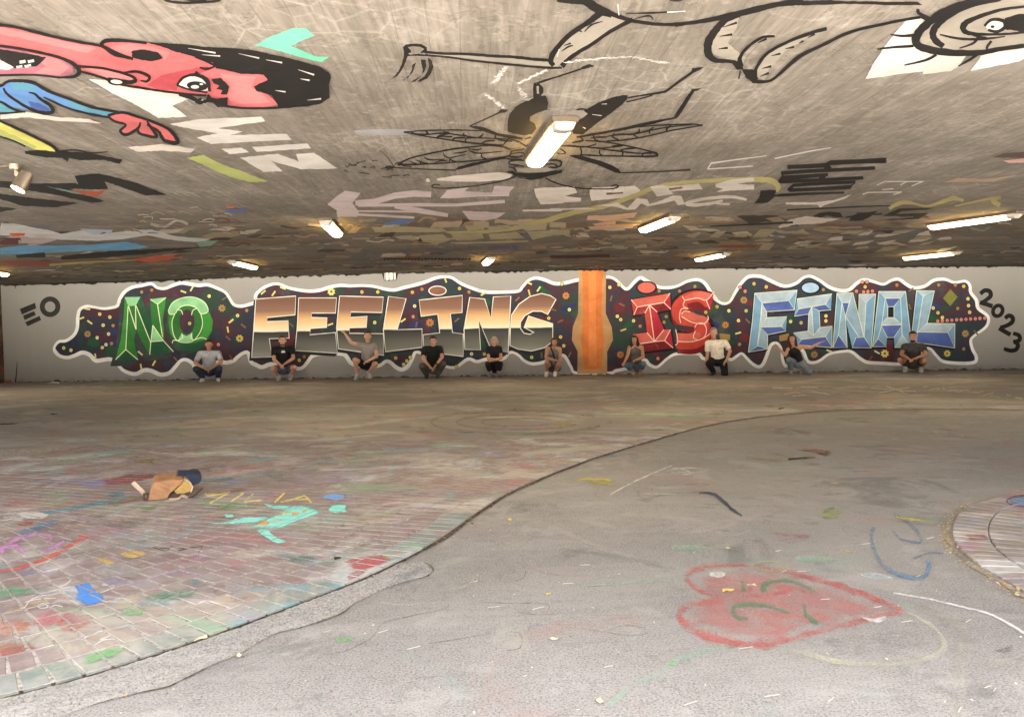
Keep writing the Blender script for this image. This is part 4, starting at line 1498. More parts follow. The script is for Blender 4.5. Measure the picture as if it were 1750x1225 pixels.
# the long-tailed animal
P = Paint('ceiling', *D1, base=0.004)
wash = paint(156, 148, 136, KC, 0.85, CU_)
P.poly("390,132 700,140 1040,165 1290,190 1380,235 1290,235 1040,212 840,195 560,160 400,148", wash)
P.stroke("375,130 520,140 700,145 880,158 1040,166 1180,182 1300,190", [15, 14, 15, 16, 17, 17, 17], cb)
P.stroke("375,152 560,168 700,190 840,205 1040,225 1200,240 1330,248 1400,246", [11, 10, 10, 11, 12, 12, 12, 11], cb)
P.poly("213,92 235,72 300,66 350,70 390,92 394,122 370,136 342,134 372,105 340,90 290,86 250,92 268,112 276,130 250,140 262,150 330,142 380,150 375,160 300,156 250,158 232,205 205,262 170,310 108,341 140,318 180,270 205,215 218,160 220,120", cb, 0)
P.poly("310,208 300,240 285,280 250,322 190,348 222,338 262,300 280,262 282,225", cb)
P.poly("345,185 382,188 388,232 375,272 340,312 300,335 268,356 320,345 300,350 350,306 362,262 352,222", cb)
P.poly("400,168 425,190 440,235 425,285 390,330 340,352 318,348 372,312 398,270 408,232 400,195", cb)
P.build("tasselled_tail", ceiling, "long tail ending in a tassel, drawn in black line")
P = Paint('ceiling', *C2, base=0.004)
P.poly("1185,45 1240,66 1310,92 1200,170 1100,222 1030,285 985,285 975,262 1000,205 1080,130 1150,80", wash)
P.stroke("1195,48 1150,90 1060,150 1000,210 972,262 985,288", [30, 18, 15, 15, 18, 14], cb)
P.stroke("1330,86 1230,140 1150,195 1070,245 1020,290", [14, 12, 12, 13, 17], cb)
P.poly("955,258 975,262 988,288 970,280", cb)
P.stroke("1000,0 1050,8 1120,12 1160,30 1240,62 1320,90 1420,106 1500,108 1600,100 1720,80 1850,52 1960,22 2060,14", [14, 14, 16, 20, 16, 13, 11, 11, 12, 12, 14, 16, 14], cb)
P.stroke("1120,6 1180,40 1240,66", [26, 30, 20], cb)
for q in ("1060,150 1090,135 1110,140", "1030,200 1060,190", "1100,110 1140,100 1165,95", "1020,225 1050,205 1070,200", "1300,60 1420,58 1560,48", "1340,84 1400,70 1420,88", "1200,95 1150,110 1120,140"):
    P.stroke(q, [2, 6, 3, 2], cb, 4)
for q in ("1265,20 1270,68", "1010,215 1000,250", "1480,55 1560,50"):
    P.stroke(q, 3, cw, 0)
P.ell(1520, 0, 30, 9, cb, 0)
P.build("animal_body", ceiling, "belly and hind leg of the long-tailed animal in black line")
P = Paint('ceiling', *C3, base=0.004)
P.stroke("60,112 170,94 280,70 400,42 520,18 620,4", [11, 11, 12, 14, 16, 16], cb)
P.poly("520,22 600,8 700,2 860,8 1120,10 1140,24 1000,24 800,18 620,26", cb)
P.poly("340,70 262,95 225,140 210,190 230,240 300,262 350,290 370,250 350,240 290,190 330,120", wash)
P.stroke("342,66 280,90 235,135 205,190 208,240 240,265 310,270 345,292", [16, 20, 24, 26, 24, 16, 12, 22], cb)
P.stroke("345,290 345,250 380,205 440,165 495,160", [24, 12, 9, 8, 7], cb)
P.poly("305,272 348,268 358,302 330,306", cb)
P.poly("352,302 420,306 424,345 400,360 368,340", cb)
P.poly("420,340 420,300 460,240 560,185 680,135 720,128 640,165 540,225 470,300 450,352", wash)
P.stroke("395,345 415,300 455,240 540,190 640,150 722,126", [14, 10, 10, 10, 11, 11], cb)
P.stroke("395,356 470,355 520,320 600,250 700,200 830,140 1000,100 1130,76", [12, 9, 10, 13, 11, 10, 9, 9], cb)
P.stroke("345,310 338,345", 5, cb, 0)
for q in ("250,215 290,210", "255,160 310,152", "270,120 330,100", "430,335 470,320", "440,300 480,290", "480,245 520,235", "540,215 580,205", "600,190 620,180", "640,165 670,150", "420,190 460,170"):
    P.stroke(q, [2, 8, 2], cb, 4)
P.build("animal_foreleg", ceiling, "drooping forelegs of the animal drawn in black line")
# pale block under the eye, then the eye
P = Paint('ceiling', *C3, base=0.003)
P.poly("1065,92 1160,75 1180,90 1110,140 1105,200 1130,225 1250,245 1230,300 890,346 930,270 1000,170", cw)
P.poly("1240,130 1330,90 1450,70 1600,50 1640,60 1640,230 1560,270 1350,310 1400,240 1250,235 1180,225", cw)
P.poly("1160,236 1330,244 1300,290 1260,312 1140,325", cw2)
P.build("pale_block", ceiling, "worn white block letter behind the drawn eye")
P = Paint('ceiling', *C3, base=0.005)
P.poly("1130,150 1200,70 1320,22 1500,-5 1700,-5 1700,200 1400,235 1220,225 1130,195", wash)
P.stroke("1700,198 1590,200 1480,215 1380,232 1260,230 1160,215 1110,185 1130,135 1200,75 1280,30 1380,5 1500,-15", [13, 13, 15, 18, 22, 24, 26, 26, 24, 22, 20, 20], cb)
P.stroke("1230,205 1190,170 1190,130 1240,80 1340,30 1480,0", [18, 22, 22, 18, 14, 10], cb)
P.stroke("1690,30 1590,30 1480,45 1370,80 1320,110 1325,140 1380,150 1500,150 1600,140", [9, 9, 10, 14, 20, 16, 10, 8, 8], cb)
P.poly("1480,110 1500,80 1560,62 1700,58 1700,140 1580,140 1500,130", cb)
P.poly("1415,112 1440,92 1480,92 1492,115 1470,135 1430,132", cw, 3)
P.stroke("1410,115 1440,88 1490,92 1500,118 1465,140 1425,132", [8, 10, 12, 12, 10, 8], cb)
P.ell(1445, 118, 9, 6, cb)
P.stroke("1215,152 1300,170 1400,172 1500,160", [5, 8, 8, 4], cb)
for q in ("1105,155 1050,158 1000,152", "1100,202 1010,208 942,216", "1200,240 1150,265 1060,286", "1385,160 1360,190 1300,212", "1440,180 1420,210 1430,232", "1385,235 1340,265 1295,290", "1330,140 1380,160 1420,165"):
    P.stroke(q, [9, 8, 4], cb, 4)
P.stroke("1120,40 1125,60 1180,85", [10, 12, 8], cb)
P.stroke("1130,75 1175,95", [6, 10], cb, 0)
P.build("animal_eye", ceiling, "large bulging animal eye drawn in thick black line")

# the mosquito around the lamp
P = Paint('ceiling', *D1, base=0.004)
P.poly("1190,368 1235,366 1262,395 1262,430 1245,455 1282,455 1300,510 1290,560 1215,585 1165,610 1160,640 1200,665 1210,700 1180,740 1120,752 1050,740 998,725 995,650 1010,590 1060,535 1120,500 1188,475 1185,400", cb)
P.poly("1210,385 1228,382 1230,440 1214,440", wash)
P.stroke("1192,366 1290,335 1400,305", [6, 7, 8], cb)
P.poly("930,572 945,555 1005,560 975,582 935,585", cb)
P.stroke("940,578 840,625 712,682", [9, 8, 7], cb, 0)
P.poly("705,682 760,680 830,695 920,735 1020,750 1110,770 1105,785 1000,772 900,750 800,716 720,690", cb)
P.stroke("218,726 420,714 640,712 800,718", [8, 8, 7, 6], cb)
P.stroke("218,726 360,755 560,785 720,808 860,820 960,825", [8, 7, 8, 9, 9, 8], cb)
for q in ("270,728 340,745 420,742 520,735 640,750 760,768 900,775 1000,780", "380,722 400,735 360,752", "510,722 560,735 480,755 470,772", "470,770 500,758 580,762", "670,732 665,748 690,756", "580,790 600,772 680,768", "680,800 690,772 760,770", "815,735 800,755 780,768", "800,815 830,795 900,790", "910,742 905,770 960,790 1030,795", "960,825 1000,780 1030,760", "1070,790 1130,830 1150,820", "1000,775 1080,800", "1120,780 1170,765"):
    P.stroke(q, [5, 10, 8, 8, 7, 7, 7, 6], cb, 4)
P.stroke("172,970 260,925 400,890 560,858 720,838 850,828 960,838 1020,858", [9, 8, 8, 8, 8, 7, 7, 7], cb)
P.stroke("172,970 350,968 520,958 700,945 880,925 1000,905 1022,870", [11, 8, 7, 7, 7, 8, 9], cb)
for q in ("260,940 300,962 330,970", "310,935 360,955 400,960", "370,915 400,930 440,935 520,930", "515,880 525,905 560,920", "560,950 570,920 600,912 680,895", "700,858 740,878 800,885 960,870", "800,885 805,915 840,928", "450,955 500,940 540,942", "560,915 580,940 610,948", "340,940 345,970", "700,850 760,860 800,850", "590,885 650,880 690,870"):
    P.stroke(q, [4, 8, 6, 4], cb, 4)
P.poly("600,1012 625,985 700,965 820,940 980,912 985,925 880,945 760,975 660,1000", cb)
P.stroke("610,1012 400,1005 150,992", [7, 6, 6], cb, 0)
P.poly("75,995 90,978 120,978 165,990 130,998", cb)
P.stroke("150,992 100,920 40,860", [4, 4, 3], cb)
P.poly("1030,1032 1060,1050 1120,1072 1180,1078 1250,1062 1320,1030 1400,1005 1400,1015 1320,1045 1240,1075 1170,1085 1100,1072 1040,1052", cb)
P.poly("975,1022 1030,1015 1060,1030 1180,1036 1320,1020 1400,1015 1400,1030 1250,1070 1170,1080 1060,1050 1020,1035", cb)
P.poly("1060,1000 1160,992 1300,992 1350,1005 1280,1025 1150,1030 1070,1022", wash)
for q in ("1000,955 1030,940 1090,938 1160,945", "1000,955 1020,970 1080,972", "1000,985 1040,995 1060,1020", "1040,988 1080,978 1120,985", "985,925 1040,932 1100,930", "1290,940 1360,935 1398,960 1380,985 1300,990", "1280,970 1340,965 1372,985", "1020,870 1090,860 1120,850", "1020,890 1080,880 1120,885", "1000,905 1060,915 1110,905"):
    P.stroke(q, [7, 9, 8, 8, 6], cb, 4)
P.stroke("1055,1058 960,1090 840,1115 700,1135 560,1145 470,1145 430,1135 445,1118 490,1122", [8, 8, 7, 6, 6, 6, 8, 7, 6], cb)
P.build("mosquito_drawing", ceiling, "wings, legs and dark abdomen of the black drawn mosquito")
P = Paint('ceiling', *D2, base=0.004)
P.poly("350,625 400,590 450,555 540,505 640,468 720,450 755,452 752,480 715,520 640,580 540,650 450,720 420,745 350,740 330,690", cb)
for q in ("560,518 600,516", "490,595 560,604", "420,690 440,700"):
    P.stroke(q, [2, 5, 2], cw2, 0)
P.stroke("330,580 400,555 450,560", [8, 10, 8], cb)
P.poly("290,590 350,560 430,570 456,590 420,620 370,650 380,600", wash)
P.stroke("755,470 850,455 950,440 1040,425", [9, 8, 10, 13], cb)
P.stroke("745,502 850,478 940,452", [8, 7, 8], cb)
P.stroke("1035,428 1140,350 1240,280", [13, 14, 16], cb, 0)
P.poly("1228,290 1238,248 1325,242 1285,268 1250,285", cb)
P.stroke("80,366 240,310 410,255", [6, 7, 9], cb, 0)
P.poly("400,258 420,235 470,218 512,234 470,246 430,258", cb)
P.poly("1100,612 1140,605 1170,560 1262,410 1240,405 1190,470 1140,550", cb)
P.poly("1228,405 1312,398 1280,418 1245,422", cb)
P.poly("1138,605 1120,625 1000,652 880,680 740,712 600,735 480,755 380,772 370,760 460,742 600,718 740,690 860,660 960,640 1080,622", cb)
P.stroke("840,688 960,678 1100,672 1240,668 1318,676", [7, 7, 7, 8, 10], cb)
P.stroke("1318,676 1200,695 1060,720 900,758 740,785 600,795", [8, 8, 8, 8, 8, 7], cb)
for q in ("840,700 840,725 800,745 830,765", "950,690 920,715 920,740", "1080,678 1050,700 1045,718", "660,735 640,760 690,785", "500,745 510,780 550,800", "600,760 690,745 800,742 920,715 1060,690 1240,672", "400,765 420,790 340,805", "480,770 530,765 600,765"):
    P.stroke(q, [6, 10, 8, 8, 6, 5], cb, 4)
P.stroke("440,790 560,798 700,820 820,845 920,870 975,890 950,908 800,908 620,905 500,902 400,895", [7, 8, 8, 8, 9, 14, 12, 9, 8, 7, 6], cb)
for q in ("400,840 410,870 405,900", "550,855 545,885 570,905", "710,855 720,875 715,905", "560,855 700,870 820,885 940,885", "640,840 720,828 640,830", "860,905 880,885 930,882", "700,860 760,850 820,848", "260,830 340,832 440,838 520,815", "440,838 560,848 660,835"):
    P.stroke(q, [6, 9, 7, 6], cb, 4)
P.poly("310,900 400,898 470,920 560,945 640,975 690,1005 706,1032 670,1032 600,1002 520,968 420,938 360,920", cb)
P.stroke("690,1032 900,1026 1120,1016 1225,1008", [5, 6, 7, 12], cb, 0)
P.stroke("250,850 280,870 290,885 250,890 225,880", [8, 8, 6, 6, 8], cb)
P.stroke("140,1068 200,1100 300,1130 420,1148 560,1152 640,1150 685,1135 665,1122 628,1132", [9, 8, 7, 6, 6, 7, 9, 7, 6], cb)
P.poly("0,1035 100,1030 200,1015 295,1010 220,1025 150,1060 60,1075 0,1078", cb)
P.poly("0,1005 120,990 230,985 200,1010 100,1022 0,1025", wash)
P.stroke("180,940 240,940 262,955 230,990 150,1000", [6, 8, 8, 7, 5], cb)
P.build("mosquito_drawing", ceiling, "outstretched wings and legs of the drawn mosquito beyond the lamp")
P = Paint('ceiling', *D1, base=0.003)
for i in range(90):
    t = i / 89
    bx = (975 - 150 * t, 245 + 190 * t) if i < 55 else (820 + 140 * (i - 55) / 34, 440 + 110 * (i - 55) / 34)
    P.stroke([(bx[0] + R.uniform(-22, 8), bx[1] + R.uniform(-8, 8)), (bx[0] + R.uniform(8, 34), bx[1] + R.uniform(-12, 4))], R.uniform(1.5, 4), cw, 0)
for i in range(70):
    t = i / 69
    bx = (1280 - 210 * t * 1.4, 265 + 100 * t * 1.4) if i < 50 else (1065 + 80 * (i - 50) / 19, 400 + 85 * (i - 50) / 19)
    P.stroke([(bx[0] + R.uniform(-22, 8), bx[1] + R.uniform(-8, 8)), (bx[0] + R.uniform(8, 30), bx[1] + R.uniform(-10, 4))], R.uniform(1.5, 4), cw, 0)
for i in range(60):
    x = 1400 + 760 * i / 59
    y = 205 - 40 * math.sin(i / 59 * 2.2) + (40 * max(0, i - 40) / 19)
    P.stroke([(x, y + R.uniform(-10, 10)), (x + R.uniform(20, 60), y + R.uniform(-8, 10))], R.uniform(1.5, 4), cw, 0)
P.build("chalk_scribble", ceiling, "thin white chalk scribbles above the mosquito", "stuff")

# pale letters across the middle
lilac = paint(168, 156, 156, KD, 0.55, CU_)
P = Paint('ceiling', *D3, base=0.003)
P.poly("85,245 150,190 210,150 320,165 260,235 300,300 290,335 150,335 145,290", lilac, jit=5)
P.stroke("280,238 420,228 560,185 700,172 820,178", [26, 30, 34, 36, 30], lilac, 0)
P.stroke("300,256 520,252 740,250 1000,252 1345,228", [14, 18, 18, 16, 18], lilac, 0)
P.stroke("560,262 740,292 940,326", [22, 28, 18], lilac, 0)
P.stroke("230,296 470,297 720,301", [8, 11, 9], lilac, 0)
P.stroke("290,320 460,328 700,342", [12, 14, 12], lilac, 0)
P.poly("940,140 1090,125 1060,155 1250,165 1270,115 1420,118 1380,160 1370,185 1200,190 1000,205 880,205", lilac, jit=6)
P.poly("1040,300 1150,298 1350,310 1290,350 1200,360 1085,358", lilac, jit=5)
P.poly("780,72 800,62 815,85 790,90", cw2)
P.poly("860,60 1000,50 1300,20 1395,40 1370,70 1200,82 1000,88 860,85", cw2, jit=7)
P.poly("1555,140 1620,128 1750,130 1760,240 1600,248 1570,190", cw2, jit=4)
P.poly("1470,288 1750,280 1750,296 1475,300", cw2, jit=2)
P.build("lilac_letters", ceiling, "row of pale lilac block letters behind the near lamp")
P = Paint('ceiling', *D4, base=0.003)
P.poly("0,128 170,122 190,165 110,185 220,205 215,232 0,242", cw2, jit=4)
P.poly("285,150 300,125 480,120 610,115 640,150 610,195 400,215 295,225 280,185", cw2, jit=4)
P.poly("400,165 520,160 522,172 402,180", paint(90, 78, 66, KD, 0.3, CU_))
P.poly("712,118 800,110 850,120 1060,96 1085,140 950,150 860,155 880,172 760,192", cw2, jit=3)
P.poly("845,132 940,122 945,134 850,148", paint(90, 78, 66, KD, 0.3, CU_))
P.poly("1180,100 1300,68 1450,58 1455,82 1330,105 1455,110 1450,142 1300,150 1180,160 1230,140 1180,125", cw2, jit=3)
P.poly("330,255 480,232 550,270 620,205 690,210 710,250 800,215 880,188 930,190 960,250 910,256 890,225 800,245 700,258 650,240 610,285 540,285 470,262", cw2, jit=5)
P.stroke("1400,215 1300,195 1180,200 1060,215 975,238 1000,252 1120,245 1230,222 1180,240 1280,246", [12, 16, 16, 16, 20, 18, 16, 12, 10, 10], cw2)
P.poly("0,278 250,272 330,282 0,290", cw2, jit=2)
P.build("white_letters", ceiling, "row of chalky white block letters beyond the mosquito")
P = Paint('ceiling', *D3, base=0.0034)
yl = paint(150, 140, 92, KD, 0.6, CU_)
P.stroke("930,445 1100,448 1300,432 1450,410 1620,370 1750,330 1900,290 2040,265 2200,212 2330,160 2450,120 2600,95 2800,80 3000,72 3180,72 3250,85 3290,115 3280,160", [10, 18, 20, 24, 26, 26, 26, 24, 22, 22, 22, 20, 22, 24, 30, 30, 26, 16], yl, 5, False, 0.15)
P.build("yellow_swoosh", ceiling, "long faded yellow line sweeping across the ceiling")
P = Paint('ceiling', *D3, base=0.003)
kh = paint(140, 131, 106, KD, 0.5, (0.1, 0.085, 0.065))
for q in ("400,412 640,408 900,420 940,440 700,450 420,445", "560,478 680,470 720,490 700,505 600,500", "730,470 900,462 960,500 860,530 760,515", "950,455 1180,448 1200,488 1000,500", "1060,400 1180,398 1200,425 1080,435", "1210,405 1370,395 1390,425 1250,435", "1400,395 1650,390 1640,430 1500,440", "1230,460 1440,450 1490,490 1240,500", "1500,440 1720,430 1700,470 1540,498", "980,515 1520,505 1500,520 1000,530", "250,485 380,484 378,494 260,494", "420,482 530,480 530,488 425,490"):
    P.poly(q, kh, jit=4)
pu = paint(80, 74, 92, KD, 0.5, (0.1, 0.085, 0.065))
for q in ("580,575 640,565 720,570 600,592", "770,560 860,552 900,590 820,580", "900,575 980,565 1000,580 920,592", "1080,540 1100,535 1120,575 1080,572", "1220,545 1380,535 1400,565 1230,570", "1390,530 1430,540 1440,575 1400,570", "480,380 600,350 720,365 640,385 490,400"):
    P.poly(q, pu if not q.startswith("480") else paint(78, 104, 150, KD, 0.5, CU_), jit=4)
for k in range(26):
    x = 480 + k * 24
    P.poly([(x, 632 + R.uniform(-4, 4)), (x + 18, 628), (x + 26, 640), (x + 6, 646)], cb, jit=3)
P.build("khaki_letters", ceiling, "dim khaki and purple letter rows farther back")
P = Paint('ceiling', *D4, base=0.003)
sal = paint(168, 136, 114, KD, 0.6, (0.12, 0.1, 0.08))
for q in ("270,325 400,330 620,305 600,340 420,360 260,355", "300,380 460,365 470,385 320,395", "260,405 420,395 600,400 590,420 330,435"):
    P.poly(q, sal, jit=5)
P.poly("1500,150 1610,145 1590,200 1550,235 1450,242 1490,200", cb, jit=3)
P.poly("1590,180 1760,172 1760,188 1592,194", cb)
P.poly("1430,330 1500,328 1490,380 1405,385", paint(48, 42, 32, KD, 0.3, CU_), jit=3)
P.stroke("1140,404 1400,392 1730,376", [6, 9, 12], cb)
for q in ("960,470 1060,445 1080,450 1030,485", "1140,480 1180,442 1260,440 1200,482", "1300,480 1360,452 1440,455 1390,482", "1440,478 1500,425 1620,425 1540,478", "1450,510 1520,492 1600,495 1560,515", "1480,575 1520,520 1600,520 1560,572", "600,545 680,525 690,555 600,562", "440,540 520,535 525,555 440,558", "10,572 120,565 330,570 420,575 120,585", "340,520 400,512 450,530 380,535", "0,375 110,378 112,412 0,415", "0,428 140,430 140,462 0,470"):
    P.poly(q, kh, jit=3)
P.poly("1210,535 1480,530 1460,555 1200,560", paint(116, 60, 40, KD, 0.6, (0.1, 0.085, 0.065)), jit=5)
P.poly("0,610 200,605 420,600 430,625 200,632 0,630", paint(60, 30, 22, KD, 0.4, (0.1, 0.085, 0.065)), jit=4)
P.build("salmon_patches", ceiling, "salmon and khaki patches around the middle lamp")
P = Paint('ceiling', *D5, base=0.003)
P.stroke("65,108 200,102 340,96 375,76 560,68 770,58", [24, 24, 24, 26, 26, 30], cb, 0)
P.stroke("20,150 200,138 480,124 690,116", [22, 20, 18, 20], cb, 0)
P.stroke("360,95 340,128", [40, 30], cb, 0)
P.stroke("30,185 180,174 355,162", [26, 22, 16], cb, 0)
P.stroke("5,218 50,178", [18, 40], cb, 0)
P.stroke("20,212 300,200 606,184", [20, 18, 16], cb, 0)
P.stroke("320,165 305,195", [30, 30], cb, 0)
P.stroke("70,274 110,238 320,224 550,214 510,250 300,262 80,272", [18, 18, 16, 18, 24, 18, 18], cb, 0)
P.stroke("0,308 200,298 470,290", [16, 14, 10], cb, 0)
P.build("stacked_black_letters", ceiling, "tall black angular letters stacked like bars")
P = Paint('ceiling', *D5, base=0.003)
P.stroke("60,412 300,402 600,388 830,382", [9, 9, 8, 6], cb)
P.stroke("0,508 140,502 200,490", [10, 12, 8], cb)
P.poly("150,508 290,432 370,422 440,432 460,465 560,440 710,418 640,470 600,488 500,490 520,470 400,465 340,450 280,478 210,508", cb, jit=2)
P.poly("690,486 960,468 970,455 740,455 860,402 1120,398 1060,412 880,418 840,440 1070,432 1000,475 840,484", cb, jit=2)
P.poly("80,480 200,455 300,470 440,478 300,508 130,520 0,540 0,525", cw2, jit=4)
P.poly("50,360 260,362 400,345 520,300 470,330 330,380 300,395 280,372 50,375", cw2, jit=4)
P.stroke("790,405 860,365 940,362 1060,385 1180,350 1250,330 1320,345", [16, 22, 16, 12, 20, 22, 14], paint(150, 138, 92, KD, 0.6, CU_))
P.stroke("1260,385 1420,350 1580,320 1530,345 1580,378", [6, 10, 14, 26, 22], yl)
for q in ("700,238 760,210 1035,210", "870,235 915,210", "950,242 1030,210", "600,302 640,288 880,285", "820,304 880,284", "740,268 820,262"):
    P.stroke(q, 5, cw2, 0)
P.poly("1180,212 1280,188 1480,190 1700,165 1530,215 1300,215", paint(150, 126, 108, KD, 0.7, CU_), jit=4)
P.poly("1520,40 1600,10 1760,0 1760,40 1640,40", paint(70, 58, 54, KD, 0.4, CU_))
P.poly("1600,62 1760,45 1760,75 1640,78", paint(176, 140, 128, KD, 0.6, CU_))
for k in range(22):
    x, y = R.uniform(40, 1300), R.uniform(560, 700)
    if not (1050 < x and y < 570):
        P.poly([(x, y), (x + R.uniform(60, 160), y - R.uniform(6, 20)), (x + R.uniform(20, 90), y + 14), (x - 30, y + 20)], kh if R.random() < .6 else cw2, jit=4)
P.build("black_slanted_letters", ceiling, "slanted black letters MS with pale and yellow scribbles")
P = Paint('ceiling', *C3, base=0.003)
P.stroke("202,738 218,712 320,698 460,680", [4, 5, 4, 3], cw, 0)
P.stroke("205,738 300,732 400,725", [4, 4, 3], cw, 0)
P.stroke("495,692 560,678 650,660 740,645", [5, 4, 4, 2], cw, 0)
P.build("chalk_lines", ceiling, "thin white chalk lines above the black letters")
P = Paint('ceiling', *C2, base=0.003)
P.poly("115,572 200,568 340,566 420,575 330,590 130,592", paint(128, 128, 128, KD, 0.6, CU_), jit=4)
P.poly("-20,700 40,735 0,738 -60,738", cw2)
for k in range(16):
    x, y = R.uniform(55, 330), R.uniform(700, 770)
    P.stroke([(x, y), (x + R.uniform(5, 25), y + R.uniform(-10, 10)), (x + R.uniform(10, 45), y + R.uniform(-6, 6))], 3, cb, 3)
P.build("grey_patch", ceiling, "flat grey patch beside the mosquito wing")

# crowded old tags towards the back wall
P = Paint('ceiling', *D6, base=0.003)
gry = paint(176, 176, 174, KD, 0.6, CU_)
P.poly("0,390 120,388 240,410 360,440 430,450 600,430 700,470 900,440 1080,425 1250,470 1500,490 1420,520 1250,500 1050,470 900,490 700,500 520,505 300,500 100,470 0,470", gry, jit=10)
P.poly("570,420 800,430 790,460 740,440 690,470 620,450", paint(150, 160, 176, KD, 0.5, CU_), jit=5)
P.poly("0,555 200,540 420,545 640,530 900,515 1070,550 900,570 600,575 300,590 60,608 0,605", paint(88, 140, 178, KD, 0.4, CU_), jit=7)
P.poly("60,452 180,452 175,472 90,475", paint(190, 74, 40, KD, 0.3, CU_))
P.poly("440,612 700,590 980,575 1200,560 1480,545 1300,575 1000,600 700,625 440,640", cb, jit=5)
P.poly("110,608 320,590 325,625 120,628", cb, jit=4)
P.poly("0,650 60,640 400,648 800,635 1300,600 1280,640 1000,665 950,655 700,660 300,685 0,680", paint(120, 58, 48, KD, 0.6, (0.06, 0.05, 0.04)), jit=6)
P.poly("350,672 600,655 940,640 1300,620 1300,628 940,652 600,668 350,684", lime, jit=2)
P.poly("950,640 1120,615 1250,605 1220,640 1050,660", paint(176, 84, 60, KD, 0.4, (0.06, 0.05, 0.04)), jit=4)
P.poly("0,500 130,485 130,530 60,540 0,530", paint(84, 30, 28, KD, 0.4, CU_), jit=5)
P.poly("150,490 280,480 420,500 300,525 160,520", paint(160, 140, 140, KD, 0.5, CU_), jit=6)
P.poly("1400,510 1560,505 1500,540 1420,548", paint(110, 140, 120, KD, 0.5, CU_), jit=5)
P.poly("1610,265 1660,262 1670,275 1620,280", paint(190, 90, 70, KD, 0.3, CU_))
P.poly("1600,290 1640,280 1680,290 1750,268 1740,300 1650,310", paint(70, 90, 140, KD, 0.3, CU_), jit=5)
for k in range(40):
    x, y = R.uniform(860, 1700), R.uniform(270, 480)
    P.stroke([(x, y), (x + R.uniform(10, 60), y + R.uniform(-14, 8)), (x + R.uniform(40, 110), y + R.uniform(-4, 16))], R.uniform(2, 5),
             R.choice([paint(90, 62, 60, KD, 0.3, CU_), paint(78, 96, 84, KD, 0.3, CU_), paint(160, 134, 84, KD, 0.4, CU_), cw2]), 4)
P.build("far_left_tags", ceiling, "crowded blue, white and black tags in the far left corner")
cols = [paint(*c, KD, 0.6, (0.1, 0.085, 0.065)) for c in ((120, 104, 84), (92, 78, 62), (146, 130, 108), (64, 54, 46), (126, 116, 92), (96, 72, 60), (90, 92, 84), (160, 150, 136), (84, 88, 98), (48, 40, 36), (132, 108, 84))]
P = Paint('ceiling', 0, 0, 1, 0.0024, 0.0)
for k in range(760):
    y = 462 - 95 * R.random() ** 1.9
    x = R.uniform(-10, 1760)
    yy = y - 0.0158 * (x - 875) * 0.7 + 4
    if yy > 480 - 0.0185 * x:
        continue
    sc = (468 - y) / 60 + 0.25
    w, h = R.uniform(8, 46) * (0.6 + sc * 0.5), R.uniform(1.2, 5.5) * sc
    sk = (x - 870) / 900 * h * -4.5
    P.n = k % 9
    P.step = 0.00007
    if R.random() < 0.55:
        P.poly([(x, yy), (x + w, yy - R.uniform(-1, 1) * h * .4), (x + w - sk, yy + h), (x - sk, yy + h)], R.choice(cols), jit=h * 0.25)
    else:
        P.stroke([(x, yy), (x + w * .4, yy + h * R.uniform(-.5, .8)), (x + w * .7, yy + h * R.uniform(-.8, .5)), (x + w, yy)], max(0.6, h * 0.35), R.choice(cols), 3)
P.build("old_tag_layer", ceiling, "many dim overlapping old tags near the back wall", "stuff")

# ================================================================== LAMPS
M_DIFF = glow("warm_lit_diffuser", (1.0, 0.8, 0.52), LAMP_POWER)
n = NT("lamp_housing_plastic")
n.color(n.mix(n.noise(20, 4), (0.24, 0.215, 0.18), (0.33, 0.3, 0.26))).rough(0.5)
M_HOUS = n.m
M_CLIP = plain("dark_steel_clip", (0.06, 0.05, 0.045), 0.5, 0.6)
M_TRAY = plain("dark_lamp_tray", (0.07, 0.05, 0.035), 0.6)
LAMP_PX = [((965, 200), (915, 285), "nearest strip lamp, fixed over the drawn mosquito"),
           ((555, 372), (577, 405), "strip lamp in the second row beside the lilac letters"),
           ((1155, 365), (1100, 397), "strip lamp in the second row beside the salmon patches"),
           ((1725, 363), (1605, 390), "long glaring strip lamp in the second row, farthest right"),
           ((395, 443), (435, 460), "back-row strip lamp above the green letters"),
           ((840, 437), (830, 453), "back-row strip lamp above the letters N and G"),
           ((1240, 430), (1195, 446), "back-row strip lamp above the red letter S"),
           ((1630, 428), (1555, 443), "back-row strip lamp above the letter L at the mural's end"),
           ((-45, 456), (10, 472), "strip lamp half cut off by the left border")]


def lamp_parts():
    L, W, D = 1.5, 0.15, 0.085
    parts = {}
    bm = bmesh.new()
    box(bm, (0, 0, -0.018), (W + 0.03, L + 0.03, 0.034))
    parts['housing'] = (bm, M_TRAY)
    # prismatic diffuser: trough section along the lamp
    sec = [(-W / 2, -0.036), (-W / 2 + 0.012, -0.075), (-W / 2 + 0.04, -D), (W / 2 - 0.04, -D), (W / 2 - 0.012, -0.075), (W / 2, -0.036)]
    bm = bmesh.new()
    y0, y1 = -L / 2 + 0.16, L / 2 - 0.005
    a = [bm.verts.new((x, y0, z)) for x, z in sec]
    b = [bm.verts.new((x * 0.98, y1 - (0.03 if z < -0.06 else 0), z)) for x, z in sec]
    for i in range(5):
        bm.faces.new((a[i], b[i], b[i + 1], a[i + 1]))
    bm.faces.new(b[::-1])
    parts['diffuser'] = (bm, M_DIFF)
    bm = bmesh.new()
    a = [bm.verts.new((x, -L / 2 + (0.04 if z < -0.05 else 0), z)) for x, z in sec]
    b = [bm.verts.new((x, y0 - 0.001, z)) for x, z in sec]
    for i in range(5):
        bm.faces.new((a[i], b[i], b[i + 1], a[i + 1]))
    bm.faces.new(a)
    parts['end_cap'] = (bm, M_HOUS)
    return parts, (L, W)


